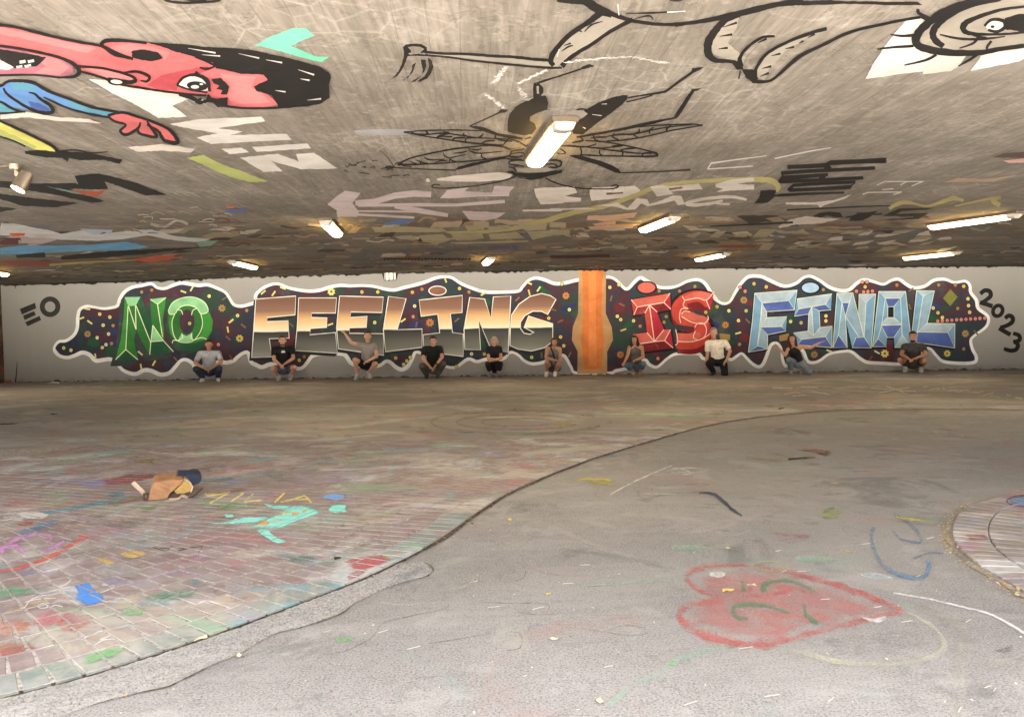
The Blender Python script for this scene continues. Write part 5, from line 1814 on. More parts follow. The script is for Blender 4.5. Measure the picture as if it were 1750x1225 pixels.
def plate(bm, pts_, z0, z1):
    a = [bm.verts.new((x, y, z0)) for x, y in pts_]
    b = [bm.verts.new((x, y, z1)) for x, y in pts_]
    k = len(a)
    bm.faces.new(a)
    bm.faces.new(b[::-1])
    for i in range(k):
        bm.faces.new((a[i], a[(i + 1) % k], b[(i + 1) % k], b[i]))


lp, (LL, LW) = lamp_parts()
proto_parts = []
lamp_mesh = {}
M_SIDE = glow("diffuser_flank", (1.0, 0.64, 0.2), 1.0)
for nm, (bm, mt) in lp.items():
    me = bpy.data.meshes.new(nm)
    bmesh.ops.recalc_face_normals(bm, faces=bm.faces)
    bm.to_mesh(me)
    bm.free()
    me.materials.append(mt)
    if nm == 'diffuser':
        me.materials.append(M_SIDE)
        for f in me.polygons:
            if abs(f.normal.x) > 0.8:
                f.material_index = 1
    lamp_mesh[nm] = me
bm = bmesh.new()
box(bm, (0, 0, 0), (0.012, 0.03, 0.024))
me = bpy.data.meshes.new("clip")
bm.to_mesh(me)
bm.free()
me.materials.append(M_CLIP)
for i, (a, b, lab) in enumerate(LAMP_PX):
    A, B = on_ceiling(a[0], a[1], 0.0), on_ceiling(b[0], b[1], 0.085)
    c = (A + B) / 2
    hz = min(under(c.x - 0.11), under(c.x + 0.11), under(c.x))
    d = B - A
    ang = math.atan2(-d.x, d.y)
    o = empty("strip_lamp", (c.x, c.y, hz - 0.004))
    ln = Vector((B.x - A.x, B.y - A.y)).length / LL
    o.scale = (1, max(0.85, min(1.12, ln)), 1)
    o.rotation_euler = (0, 0, ang)
    tag(o, lab, "lamp", "warm strip lamps on the ceiling")
    for nm, me_l in lamp_mesh.items():
        q = bpy.data.objects.new(nm, me_l)
        q.parent = o
        COL.objects.link(q)
    for sx in (-0.04, 0.045):
        q = bpy.data.objects.new("clip", me)
        q.location = (sx, -LL / 2 + 0.004, -0.022)
        q.parent = o
        COL.objects.link(q)


def cyl(bm, p0, p1, r0, r1, seg=20, cap=True):
    p0, p1 = Vector(p0), Vector(p1)
    d = p1 - p0
    q = d.to_track_quat('Z', 'Y')
    A, B = [], []
    for k in range(seg):
        a = 2 * math.pi * k / seg
        e = Vector((math.cos(a), math.sin(a), 0))
        A.append(bm.verts.new(p0 + q @ (e * r0)))
        B.append(bm.verts.new(p1 + q @ (e * r1)))
    for k in range(seg):
        bm.faces.new((A[k], A[(k + 1) % seg], B[(k + 1) % seg], B[k]))
    if cap:
        bm.faces.new(A[::-1])
        bm.faces.new(B)
    return A, B


# spotlight on the left
base = on_ceiling(25, 281)
sp = empty("spotlight", (base.x, base.y, base.z))
tag(sp, "lit cylindrical metal spotlight on a swivel bracket, at the left border", "lamp")
M_SPOT = plain("worn_bronze_metal", (0.2, 0.165, 0.125), 0.4, 0.8, 0.25, 40)
bm = bmesh.new()
cyl(bm, (0, 0, 0), (0, 0, -0.045), 0.042, 0.04)
bm_obj("ceiling_rose", bm, M_SPOT, sp, False)
bm = bmesh.new()
cyl(bm, (0.01, 0, -0.045), (0.025, 0.0, -0.085), 0.016, 0.016, 12)
cyl(bm, (0.025, -0.02, -0.085), (0.025, 0.02, -0.085), 0.02, 0.02, 14)
cyl(bm, (0.025, 0, -0.085), (0.06, 0.0, -0.1), 0.013, 0.013, 10)
bm_obj("bracket", bm, M_SPOT, sp)
bm = bmesh.new()
ax0, ax1 = Vector((0.085, 0.03, -0.07)), Vector((0.035, -0.03, -0.215))
A, B = cyl(bm, ax0, ax1, 0.052, 0.058, 28, False)
bm.faces.new(A[::-1])
A2, B2 = cyl(bm, ax1, ax0 + (ax1 - ax0) * 0.85, 0.054, 0.05, 28, False)
bm_obj("barrel", bm, M_SPOT, sp, False)
bm = bmesh.new()
q0 = ax0 + (ax1 - ax0) * 0.9
cyl(bm, q0, q0 + (ax1 - ax0).normalized() * 0.006, 0.051, 0.051, 28)
bm_obj("bulb", bm, glow("lit_spot_bulb", (1.0, 0.82, 0.55), LAMP_POWER * 2.0), sp)
bm = bmesh.new()
cyl(bm, (-0.5, 0.05, -0.012), (-0.03, 0, -0.012), 0.009, 0.009, 8)
bm_obj("conduit", bm, M_SPOT, sp)

# caged bulkhead lamp at the top of the wall
c = on_wall(667, 472.8)
bk = empty("bulkhead_lamp", (c.x, c.y, c.z))
bk.rotation_euler = (0, 0, math.atan2(WU.y, WU.x))
tag(bk, "small caged bulkhead lamp where the wall meets the ceiling", "lamp")
bm = bmesh.new()
box(bm, (0, -0.02, 0.0), (0.42, 0.036, 0.2))
for v in bm.verts:
    if v.co.z < 0:
        v.co.x *= 0.72
bm_obj("back_plate", bm, plain("black_cast_iron", (0.03, 0.022, 0.018), 0.6, 0.4), bk)
bm = bmesh.new()
secs = []
for j in range(7):
    t = j / 6
    zz = -0.085 + 0.17 * t
    rr = 0.09 + 0.03 * math.sqrt(max(0, 1 - (2 * t - 1.1) ** 2 * 0.8))
    secs.append([bm.verts.new((-math.cos(math.pi * k / 12) * 0.145, -0.036 - math.sin(math.pi * k / 12) * rr, zz)) for k in range(13)])
for a, b in zip(secs, secs[1:]):
    for k in range(12):
        bm.faces.new((a[k], a[k + 1], b[k + 1], b[k]))
bm.faces.new(secs[0])
bm.faces.new(secs[-1][::-1])
bm_obj("glass_lens", bm, glow("softly_lit_glass", (1.0, 0.86, 0.66), 0.012), bk, True)
for x in (-0.105, 0.0, 0.1):
    bm = bmesh.new()
    dep = 0.036 + 0.125 * math.sqrt(max(0.05, 1 - (x / 0.15) ** 2))
    box(bm, (x, -dep, 0), (0.02, 0.014, 0.19))
    box(bm, (x, -dep / 2, -0.094), (0.014, dep, 0.012))
    bm_obj("guard_bar", bm, _cache[('s', 'black_cast_iron')], bk)
bm = bmesh.new()
cyl(bm, (0, -0.15, -0.1), (0, -0.15, -0.12), 0.03, 0.01, 10)
bm_obj("guard_boss", bm, _cache[('s', 'black_cast_iron')], bk)

# ================================================================== PEOPLE crouching along the wall
def add_ball(V, F, c, r, m=None, nu=14, nv=9):
    """ellipsoid with half sizes r, turned by m"""
    i0 = len(V)
    for j in range(nv + 1):
        th = math.pi * j / nv
        for k in range(nu):
            ph = 2 * math.pi * k / nu
            p = Vector((r[0] * math.sin(th) * math.cos(ph), r[1] * math.sin(th) * math.sin(ph), r[2] * math.cos(th)))
            if m is not None:
                p = m @ p
            V.append(Vector(c) + p)
    for j in range(nv):
        for k in range(nu):
            a, b = i0 + j * nu + k, i0 + j * nu + (k + 1) % nu
            F.append((a, a + nu, b + nu, b))


def add_limb(V, F, p0, p1, r0, r1, flat0=False, flat1=False, nu=14, sx=1.0):
    """tapered limb with round or flat ends"""
    p0, p1 = Vector(p0), Vector(p1)
    d = p1 - p0
    if d.length < 1e-5:
        return
    q = d.to_track_quat('Z', 'Y')
    rings = []
    if not flat0:
        for a in (80, 55, 30):
            rings.append((p0 - d.normalized() * r0 * math.sin(math.radians(a)), r0 * math.cos(math.radians(a))))
    for t in (0, 0.5, 1):
        rings.append((p0 + d * t, r0 + (r1 - r0) * t))
    if not flat1:
        for a in (30, 55, 80):
            rings.append((p1 + d.normalized() * r1 * math.sin(math.radians(a)), r1 * math.cos(math.radians(a))))
    i0 = len(V)
    for c, r in rings:
        for k in range(nu):
            a = 2 * math.pi * k / nu
            V.append(c + q @ Vector((math.cos(a) * r * sx, math.sin(a) * r, 0)))
    for j in range(len(rings) - 1):
        for k in range(nu):
            a, b = i0 + j * nu + k, i0 + j * nu + (k + 1) % nu
            F.append((a, b, b + nu, a + nu))
    F.append(tuple(i0 + k for k in range(nu))[::-1])
    e = i0 + (len(rings) - 1) * nu
    F.append(tuple(e + k for k in range(nu)))


def skin_over(name, V, F, mat, parent, vox=0.008, smooth=3):
    """one continuous surface over all the pieces"""
    me = bpy.data.meshes.new(name + "_raw")
    me.from_pydata([tuple(v) for v in V], [], F)
    o = bpy.data.objects.new(name + "_raw", me)
    COL.objects.link(o)
    m = o.modifiers.new("r", 'REMESH')
    m.mode = 'VOXEL'
    m.voxel_size = vox
    s = o.modifiers.new("s", 'SMOOTH')
    s.factor = 0.5
    s.iterations = smooth
    dg = bpy.context.evaluated_depsgraph_get()
    out = bpy.data.meshes.new_from_object(o.evaluated_get(dg))
    out.name = name
    bpy.data.objects.remove(o)
    bpy.data.meshes.remove(me)
    out.materials.clear()
    out.materials.append(mat)
    out.polygons.foreach_set("use_smooth", [True] * len(out.polygons))
    r = bpy.data.objects.new(name, out)
    r.parent = parent
    COL.objects.link(r)
    return r


def skin_mat(t):
    n = NT("skin_%d" % int(t[0] * 1000))
    f = n.noise(18, 4)
    n.color(n.mix(f, tuple(v * 0.88 for v in t), tuple(v * 1.1 for v in t))).rough(0.55)
    n.b.inputs['Subsurface Weight'].default_value = 0.08
    n.b.inputs['Subsurface Radius'].default_value = (0.02, 0.008, 0.004)
    return n.m


def cloth_mat(name, c, rough=0.9):
    key = ('cl', name)
    if key not in _cache:
        n = NT(name)
        f = n.noise(9, 4, 0.6, dist=0.8)
        w = n.noise(160, 2)
        n.color(n.mix(n.ramp(f, [(0.3, 0), (0.7, 1)]), tuple(v * 0.72 for v in c), tuple(min(.9, v * 1.15) for v in c))).rough(rough)
        n.bump(n.math('ADD', n.math('MULTIPLY', f, 1.0), n.math('MULTIPLY', w, 0.15)), 0.9, 0.02)
        _cache[key] = n.m
    return _cache[key]


M_EYEW, M_EYED, M_LIP = plain("eye_white", (0.7, 0.68, 0.64), 0.3), plain("dark_iris", (0.04, 0.025, 0.015), 0.3), plain("lip_tone", (0.34, 0.13, 0.11), 0.6)


def solve(a, b, L, sgn, dmin=0.02):
    """depth of b so that a-b has length L; a has a depth, b only x and z"""
    r2 = L * L - (a[0] - b[0]) ** 2 - (a[2] - b[2]) ** 2
    return a[1] + sgn * math.sqrt(max(r2, dmin * dmin))


def hand(V, F, wrist, d, side, curl, sc, up=(0, 0, 1)):
    """palm and five unequal bent fingers; d = direction of the hand, side = +1 or -1 for the thumb"""
    d = Vector(d).normalized()
    u = Vector(up)
    s = d.cross(u)
    if s.length < 0.1:
        s = d.cross(Vector((1, 0, 0)))
    s.normalize()
    nrm = s.cross(d).normalized()
    w = Vector(wrist)
    palm = w + d * 0.045 * sc
    m = Matrix((s, d, nrm)).transposed()
    add_ball(V, F, palm, (0.04 * sc, 0.052 * sc, 0.019 * sc), m, 12, 8)
    for i, (off, ln) in enumerate(((-0.029, 0.058), (-0.010, 0.072), (0.010, 0.076), (0.029, 0.07))):
        p = w + d * 0.082 * sc + s * off * sc * side
        e = d
        r = 0.0095 * sc
        for seg in range(3):
            a = curl * (0.5 + 0.35 * seg)
            e = (d * math.cos(a * (seg + 1) * 0.6) - nrm * math.sin(a * (seg + 1) * 0.6)).normalized()
            q = p + e * ln * sc * (0.46, 0.32, 0.22)[seg] * 1.1
            add_limb(V, F, p, q, r, r * 0.9, nu=8)
            p, r = q, r * 0.9
    p = w + d * 0.03 * sc + s * 0.032 * sc * side
    e = (d * 0.6 + s * side * 0.8 - nrm * 0.25).normalized()
    q = p + e * 0.036 * sc
    add_limb(V, F, p, q, 0.0125 * sc, 0.011 * sc, nu=8)
    add_limb(V, F, q, q + (d * 0.85 + s * side * 0.3 - nrm * 0.4).normalized() * 0.03 * sc, 0.011 * sc, 0.009 * sc, nu=8)


def person(S):
    k = S.get('scale', 11.13)
    px, py = S['org']
    foot = S['foot']                       # crop coordinates of the point on the ground
    fpx = (px + foot[0] / k, py + foot[1] / k)
    g = on_z(fpx[0], fpx[1], 0)
    # keep a believable gap to the wall
    gap = (g - WL).dot(WN)
    want = min(max(gap, 0.5), 0.75)
    g = g + (Vector((g.x, g.y, 0)).normalized()) * ((gap - want) / max(0.2, -Vector((g.x, g.y, 0)).normalized().dot(WN)) if gap != want else 0)
    dist = (g - Vector((0, 0, EYE))).dot(_f)
    mpp = dist / FOC / k
    root = empty("person", (g.x, g.y, 0.004))
    root.rotation_euler = (0, 0, -math.atan2(g.x, g.y))
    tag(root, S['label'], "person", "people crouching along the mural")
    sc = S.get('size', 1.0)
    fem = S.get('fem', False)

    def J(x, y, d):
        return Vector(((x - foot[0]) * mpp, -d, (foot[1] - y) * mpp))

    j = {}
    shd = S.get('lean', 0.1)
    head = J(*S['head'], shd + 0.06)
    neck = J(*S['neck'], shd - 0.02)
    V, F = [], []
    sh = [J(*S['sh'][0], shd), J(*S['sh'][1], shd)]
    an = []
    for i in (0, 1):
        a = S['ankle'][i]
        an.append(J(a[0], a[1], a[2] if len(a) > 2 else 0.0))
    kn = []
    for i in (0, 1):
        q = S['knee'][i]
        if len(q) > 2:
            kn.append(J(*q))
        else:
            p = J(q[0], q[1], 0)
            p.y = solve(an[i], p, 0.43 * sc, -1)
            kn.append(p)
    hp = []
    for i in (0, 1):
        q = S['hip'][i]
        p = J(q[0], q[1], 0)
        p.y = solve(kn[i], p, 0.43 * sc, +1)
        hp.append(p)
    my = min(0.2, (hp[0].y + hp[1].y) / 2)
    hp[0].y = hp[1].y = my
    el, ha = [], []
    for i in (0, 1):
        q = S['elbow'][i]
        p = J(q[0], q[1], 0)
        p.y = solve(sh[i], p, 0.29 * sc, -1) if len(q) < 3 else -q[2]
        el.append(p)
        q = S['hand'][i]
        p = J(q[0], q[1], 0)
        p.y = solve(el[i], p, 0.25 * sc, -1) if len(q) < 3 else -q[2]
        ha.append(p)
    W = 0.9 if fem else 1.0
    pel = (hp[0] + hp[1]) / 2
    chest = (sh[0] + sh[1]) / 2 + Vector((0, 0.02, -0.07))
    waist = pel.lerp(chest, 0.45)

    def torso(V, F, g_):
        add_limb(V, F, hp[0], hp[1], 0.105 * W + g_, 0.105 * W + g_)
        add_limb(V, F, pel, waist, 0.13 * W + g_, 0.115 * W + g_, sx=1.15)
        add_limb(V, F, waist, chest, 0.115 * W + g_, 0.125 * W + g_, sx=1.2)
        add_limb(V, F, sh[0].lerp(chest, 0.45), sh[1].lerp(chest, 0.45), 0.095 * W + g_, 0.095 * W + g_)
        add_limb(V, F, sh[0].lerp(neck, 0.15), sh[1].lerp(neck, 0.15), 0.055 * W + g_, 0.055 * W + g_)
        if fem:
            for s in (-1, 1):
                add_ball(V, F, chest + Vector((s * 0.065, -0.085, -0.03)), (0.06 + g_, 0.055 + g_, 0.06 + g_))

    ua, fa, wr_ = 0.05 * W, 0.042 * W, 0.027 * W

    def arm(V, F, i, t1, g_):
        e = sh[i].lerp(el[i], min(1, t1))
        add_limb(V, F, sh[i], e, ua + 0.006 + g_, ua + (fa - ua) * min(1, t1) + g_ * 1.25, False, t1 < 1)

    def leg(V, F, i, t0, t1, g_):
        a, b = hp[i], kn[i]
        th0, th1, ca, ank = 0.088 * W, 0.062 * W, 0.056 * W, 0.04 * W
        if t1 <= 1:
            e = a.lerp(b, t1)
            add_limb(V, F, a, e, th0 + g_, th0 + (th1 - th0) * t1 + g_ * 1.2, False, t1 < 1)
        else:
            add_limb(V, F, a, b, th0 + g_, th1 + g_)
            e = b.lerp(an[i], t1 - 1)
            mid = b.lerp(an[i], min(0.4, t1 - 1))
            back_ = Vector((0, 0.012, 0))
            add_limb(V, F, b, mid + back_, th1 * 0.95 + g_, ca + g_)
            if t1 - 1 > 0.4:
                f_ = (t1 - 1 - 0.4) / 0.6
                add_limb(V, F, mid + back_, e, ca + g_, ca + (ank - ca) * f_ + g_ * 1.3, False, t1 < 2)

    # body
    torso(V, F, 0)
    for i in (0, 1):
        arm(V, F, i, 1, 0)
        add_limb(V, F, el[i], el[i].lerp(ha[i], 0.45), fa, fa * 0.92)
        add_limb(V, F, el[i].lerp(ha[i], 0.4), ha[i], fa * 0.92, wr_)
        hd = S.get('hdir', (None, None))[i]
        dvec = Vector(hd) if hd else (ha[i] - el[i])
        hand(V, F, ha[i], dvec, (1 if i == 0 else -1), S.get('curl', 0.9), (0.92 if fem else 1.02) * sc)
        leg(V, F, i, 0, 2, 0)
        toe = J(*S['toe'][i][:2], S['toe'][i][2] if len(S['toe'][i]) > 2 else -an[i].y + 0.15)
        toe.z = max(0.032, toe.z)
        a_ = Vector((an[i].x, an[i].y, max(an[i].z, 0.07)))
        add_limb(V, F, a_, toe, 0.042 * W, 0.033 * W)
        hl = Vector((a_.x, a_.y + 0.04, 0.04))
        add_limb(V, F, hl, toe, 0.038 * W, 0.03 * W)
        S.setdefault('_ft', []).append((a_, toe, hl))
    # neck and head
    hs = sc * (0.96 if fem else 1.04)
    add_limb(V, F, neck, head + Vector((0, 0.02, -0.06)) * hs, 0.056 * W, 0.052 * W)
    tilt = Matrix.Rotation(S.get('nod', 0.12), 3, 'X') @ Matrix.Rotation(S.get('turn', 0.0), 3, 'Z')

    def hq(x, y, z):
        return head + tilt @ (Vector((x, y, z)) * hs)

    add_ball(V, F, hq(0, 0.012, 0.03), (0.076 * hs, 0.096 * hs, 0.092 * hs), tilt, 18, 12)
    add_ball(V, F, hq(0, -0.022, -0.045), (0.058 * hs, 0.066 * hs, 0.072 * hs), tilt, 16, 10)
    add_ball(V, F, hq(0, -0.06, -0.095), (0.026 * hs, 0.026 * hs, 0.022 * hs), tilt, 10, 8)
    add_limb(V, F, hq(0, -0.082, 0.018), hq(0, -0.104, -0.026), 0.010 * hs, 0.015 * hs, nu=10)
    add_limb(V, F, hq(-0.03, -0.08, 0.032), hq(0.03, -0.08, 0.032), 0.013 * hs, 0.013 * hs, nu=10)
    for s in (-1, 1):
        add_ball(V, F, hq(s * 0.077, 0.012, -0.005), (0.012 * hs, 0.022 * hs, 0.033 * hs), tilt, 10, 8)
        add_ball(V, F, hq(s * 0.036, -0.062, -0.025), (0.026 * hs, 0.024 * hs, 0.024 * hs), tilt, 10, 8)
    skm = skin_mat(S['skin'])
    skin_over("body", V, F, skm, root, 0.0075, 2)

    def small(name, mat, balls):
        V2, F2 = [], []
        for c, r in balls:
            add_ball(V2, F2, c, r, tilt, 10, 7)
        return link_mesh(name, V2, F2, mat, root, None, True)

    for s in (-1, 1):
        e_ = small("eye", M_EYEW, [(hq(s * 0.032, -0.083, 0.008), (0.014 * hs, 0.007 * hs, 0.007 * hs))])
        small("iris", M_EYED, [(hq(s * 0.032, -0.0895, 0.008), (0.0055 * hs, 0.003 * hs, 0.006 * hs))]).parent = e_
    hairm = cloth_mat("hair_%s" % S['hairname'], S['hair'], 0.6)
    for s in (-1, 1):
        small("eyebrow", hairm, [(hq(s * 0.033, -0.092, 0.034), (0.02 * hs, 0.005 * hs, 0.005 * hs))])
    small("mouth", M_LIP, [(hq(0, -0.086, -0.056), (0.022 * hs, 0.007 * hs, 0.0065 * hs))])
    # hair
    V2, F2 = [], []
    st = S.get('hairstyle', 'short')
    add_ball(V2, F2, hq(0, 0.03, 0.052), (0.083 * hs, 0.094 * hs, 0.088 * hs), tilt, 18, 12)
    add_ball(V2, F2, hq(0, -0.03, 0.105), (0.062 * hs, 0.05 * hs, 0.028 * hs), tilt, 14, 8)
    if st == 'long':
        for s in (-1, 1):
            add_limb(V2, F2, hq(s * 0.07, 0.01, 0.05), hq(s * 0.088, 0.03, -0.12), 0.035, 0.04)
            add_limb(V2, F2, hq(s * 0.088, 0.03, -0.12), Vector(sh[0 if s < 0 else 1]).lerp(neck, 0.45) + Vector((0, -0.05, -0.06)), 0.04, 0.02)
        add_limb(V2, F2, hq(0, 0.08, 0.04), hq(0, 0.09, -0.17), 0.07, 0.06)
    elif st == 'bob':
        for s in (-1, 1):
            add_limb(V2, F2, hq(s * 0.072, 0.02, 0.04), hq(s * 0.078, 0.03, -0.07), 0.03, 0.03)
        add_limb(V2, F2, hq(0, 0.07, 0.04), hq(0, 0.075, -0.08), 0.065, 0.05)
    else:
        add_ball(V2, F2, hq(0, 0.06, 0.0), (0.07 * hs, 0.05 * hs, 0.07 * hs), tilt, 14, 9)
    if S.get('beard'):
        add_ball(V2, F2, hq(0, -0.035, -0.085), (0.057 * hs, 0.06 * hs, 0.036 * hs), tilt, 14, 9)
    skin_over("hair", V2, F2, hairm, root, 0.009, 2)
    # top
    V2, F2 = [], []
    torso(V2, F2, 0.014)
    sl = S.get('sleeve', 0.62)
    if sl > 0:
        for i in (0, 1):
            arm(V2, F2, i, sl, 0.017)
        add_limb(V2, F2, neck + Vector((0, 0.012, -0.05)), neck + Vector((0, 0.012, 0.005)), 0.085 * W, 0.066 * W, False, True)
    else:
        V2, F2 = [], []
        g_ = 0.013
        add_limb(V2, F2, hp[0], hp[1], 0.105 * W + g_, 0.105 * W + g_)
        add_limb(V2, F2, pel, waist, 0.13 * W + g_, 0.115 * W + g_, sx=1.15)
        add_limb(V2, F2, waist, chest + Vector((0, 0, -0.0)), 0.115 * W + g_, 0.12 * W + g_, sx=1.15)
        for s in (-1, 1):
            add_ball(V2, F2, chest + Vector((s * 0.065, -0.085, -0.03)), (0.06 + g_, 0.055 + g_, 0.06 + g_))
            c0 = chest + Vector((s * 0.075, -0.1, 0.0))
            c1 = neck + Vector((s * 0.075, -0.005, 0.02))
            c2 = chest + Vector((s * 0.08, 0.11, 0.0))
            add_limb(V2, F2, c0, c1, 0.03, 0.022)
            add_limb(V2, F2, c1, c2, 0.022, 0.03)
    skin_over(S.get('topname', "shirt"), V2, F2, cloth_mat(S['top'][0], S['top'][1]), root, 0.009, 3)
    # trousers or shorts
    V2, F2 = [], []
    add_limb(V2, F2, hp[0], hp[1], 0.12 * W, 0.12 * W)
    add_limb(V2, F2, pel, pel.lerp(waist, 0.55), 0.147 * W, 0.138 * W, False, True, sx=1.15)
    for i in (0, 1):
        leg(V2, F2, i, 0, S['legs'], 0.018)
    skin_over(S.get('botname', "trousers"), V2, F2, cloth_mat(S['bottom'][0], S['bottom'][1]), root, 0.009, 3)
    # shoes
    sm = cloth_mat(S['shoe'][0], S['shoe'][1], 0.6)
    solem = cloth_mat("shoe_sole", (0.5, 0.48, 0.44), 0.7)
    for (a_, toe, hl) in S['_ft']:
        V2, F2 = [], []
        low_ = S['shoe'][0].startswith('sandal')
        if low_:
            add_limb(V2, F2, Vector((hl.x, hl.y, 0.012)), Vector((toe.x, toe.y, 0.012)), 0.04, 0.042)
            add_limb(V2, F2, toe + Vector((-0.045, 0.03, -0.005)), toe + Vector((0.045, 0.03, -0.005)), 0.034, 0.034)
        else:
            add_limb(V2, F2, a_ + Vector((0, 0.005, 0.0)), toe + Vector((0, -0.01, 0.004)), 0.052 * W, 0.04 * W)
            add_limb(V2, F2, hl + Vector((0, 0, 0.0)), toe + Vector((0, -0.015, 0)), 0.046 * W, 0.042 * W)
        for v in V2:
            v.z = max(v.z, 0.006)
        so = skin_over("sandal" if low_ else "shoe", V2, F2, sm, root, 0.008, 2)
        if S.get('sock') and not low_:
            V2, F2 = [], []
            i = S['_ft'].index((a_, toe, hl))
            add_limb(V2, F2, a_, a_.lerp(kn[i], 0.3), 0.048, 0.05, False, True)
            skin_over("sock", V2, F2, cloth_mat("white_sock", (0.62, 0.6, 0.56)), root, 0.009, 1)
    return root, dict(sh=sh, el=el, ha=ha, neck=neck, chest=chest, hp=hp, kn=kn, W=W, J=J)


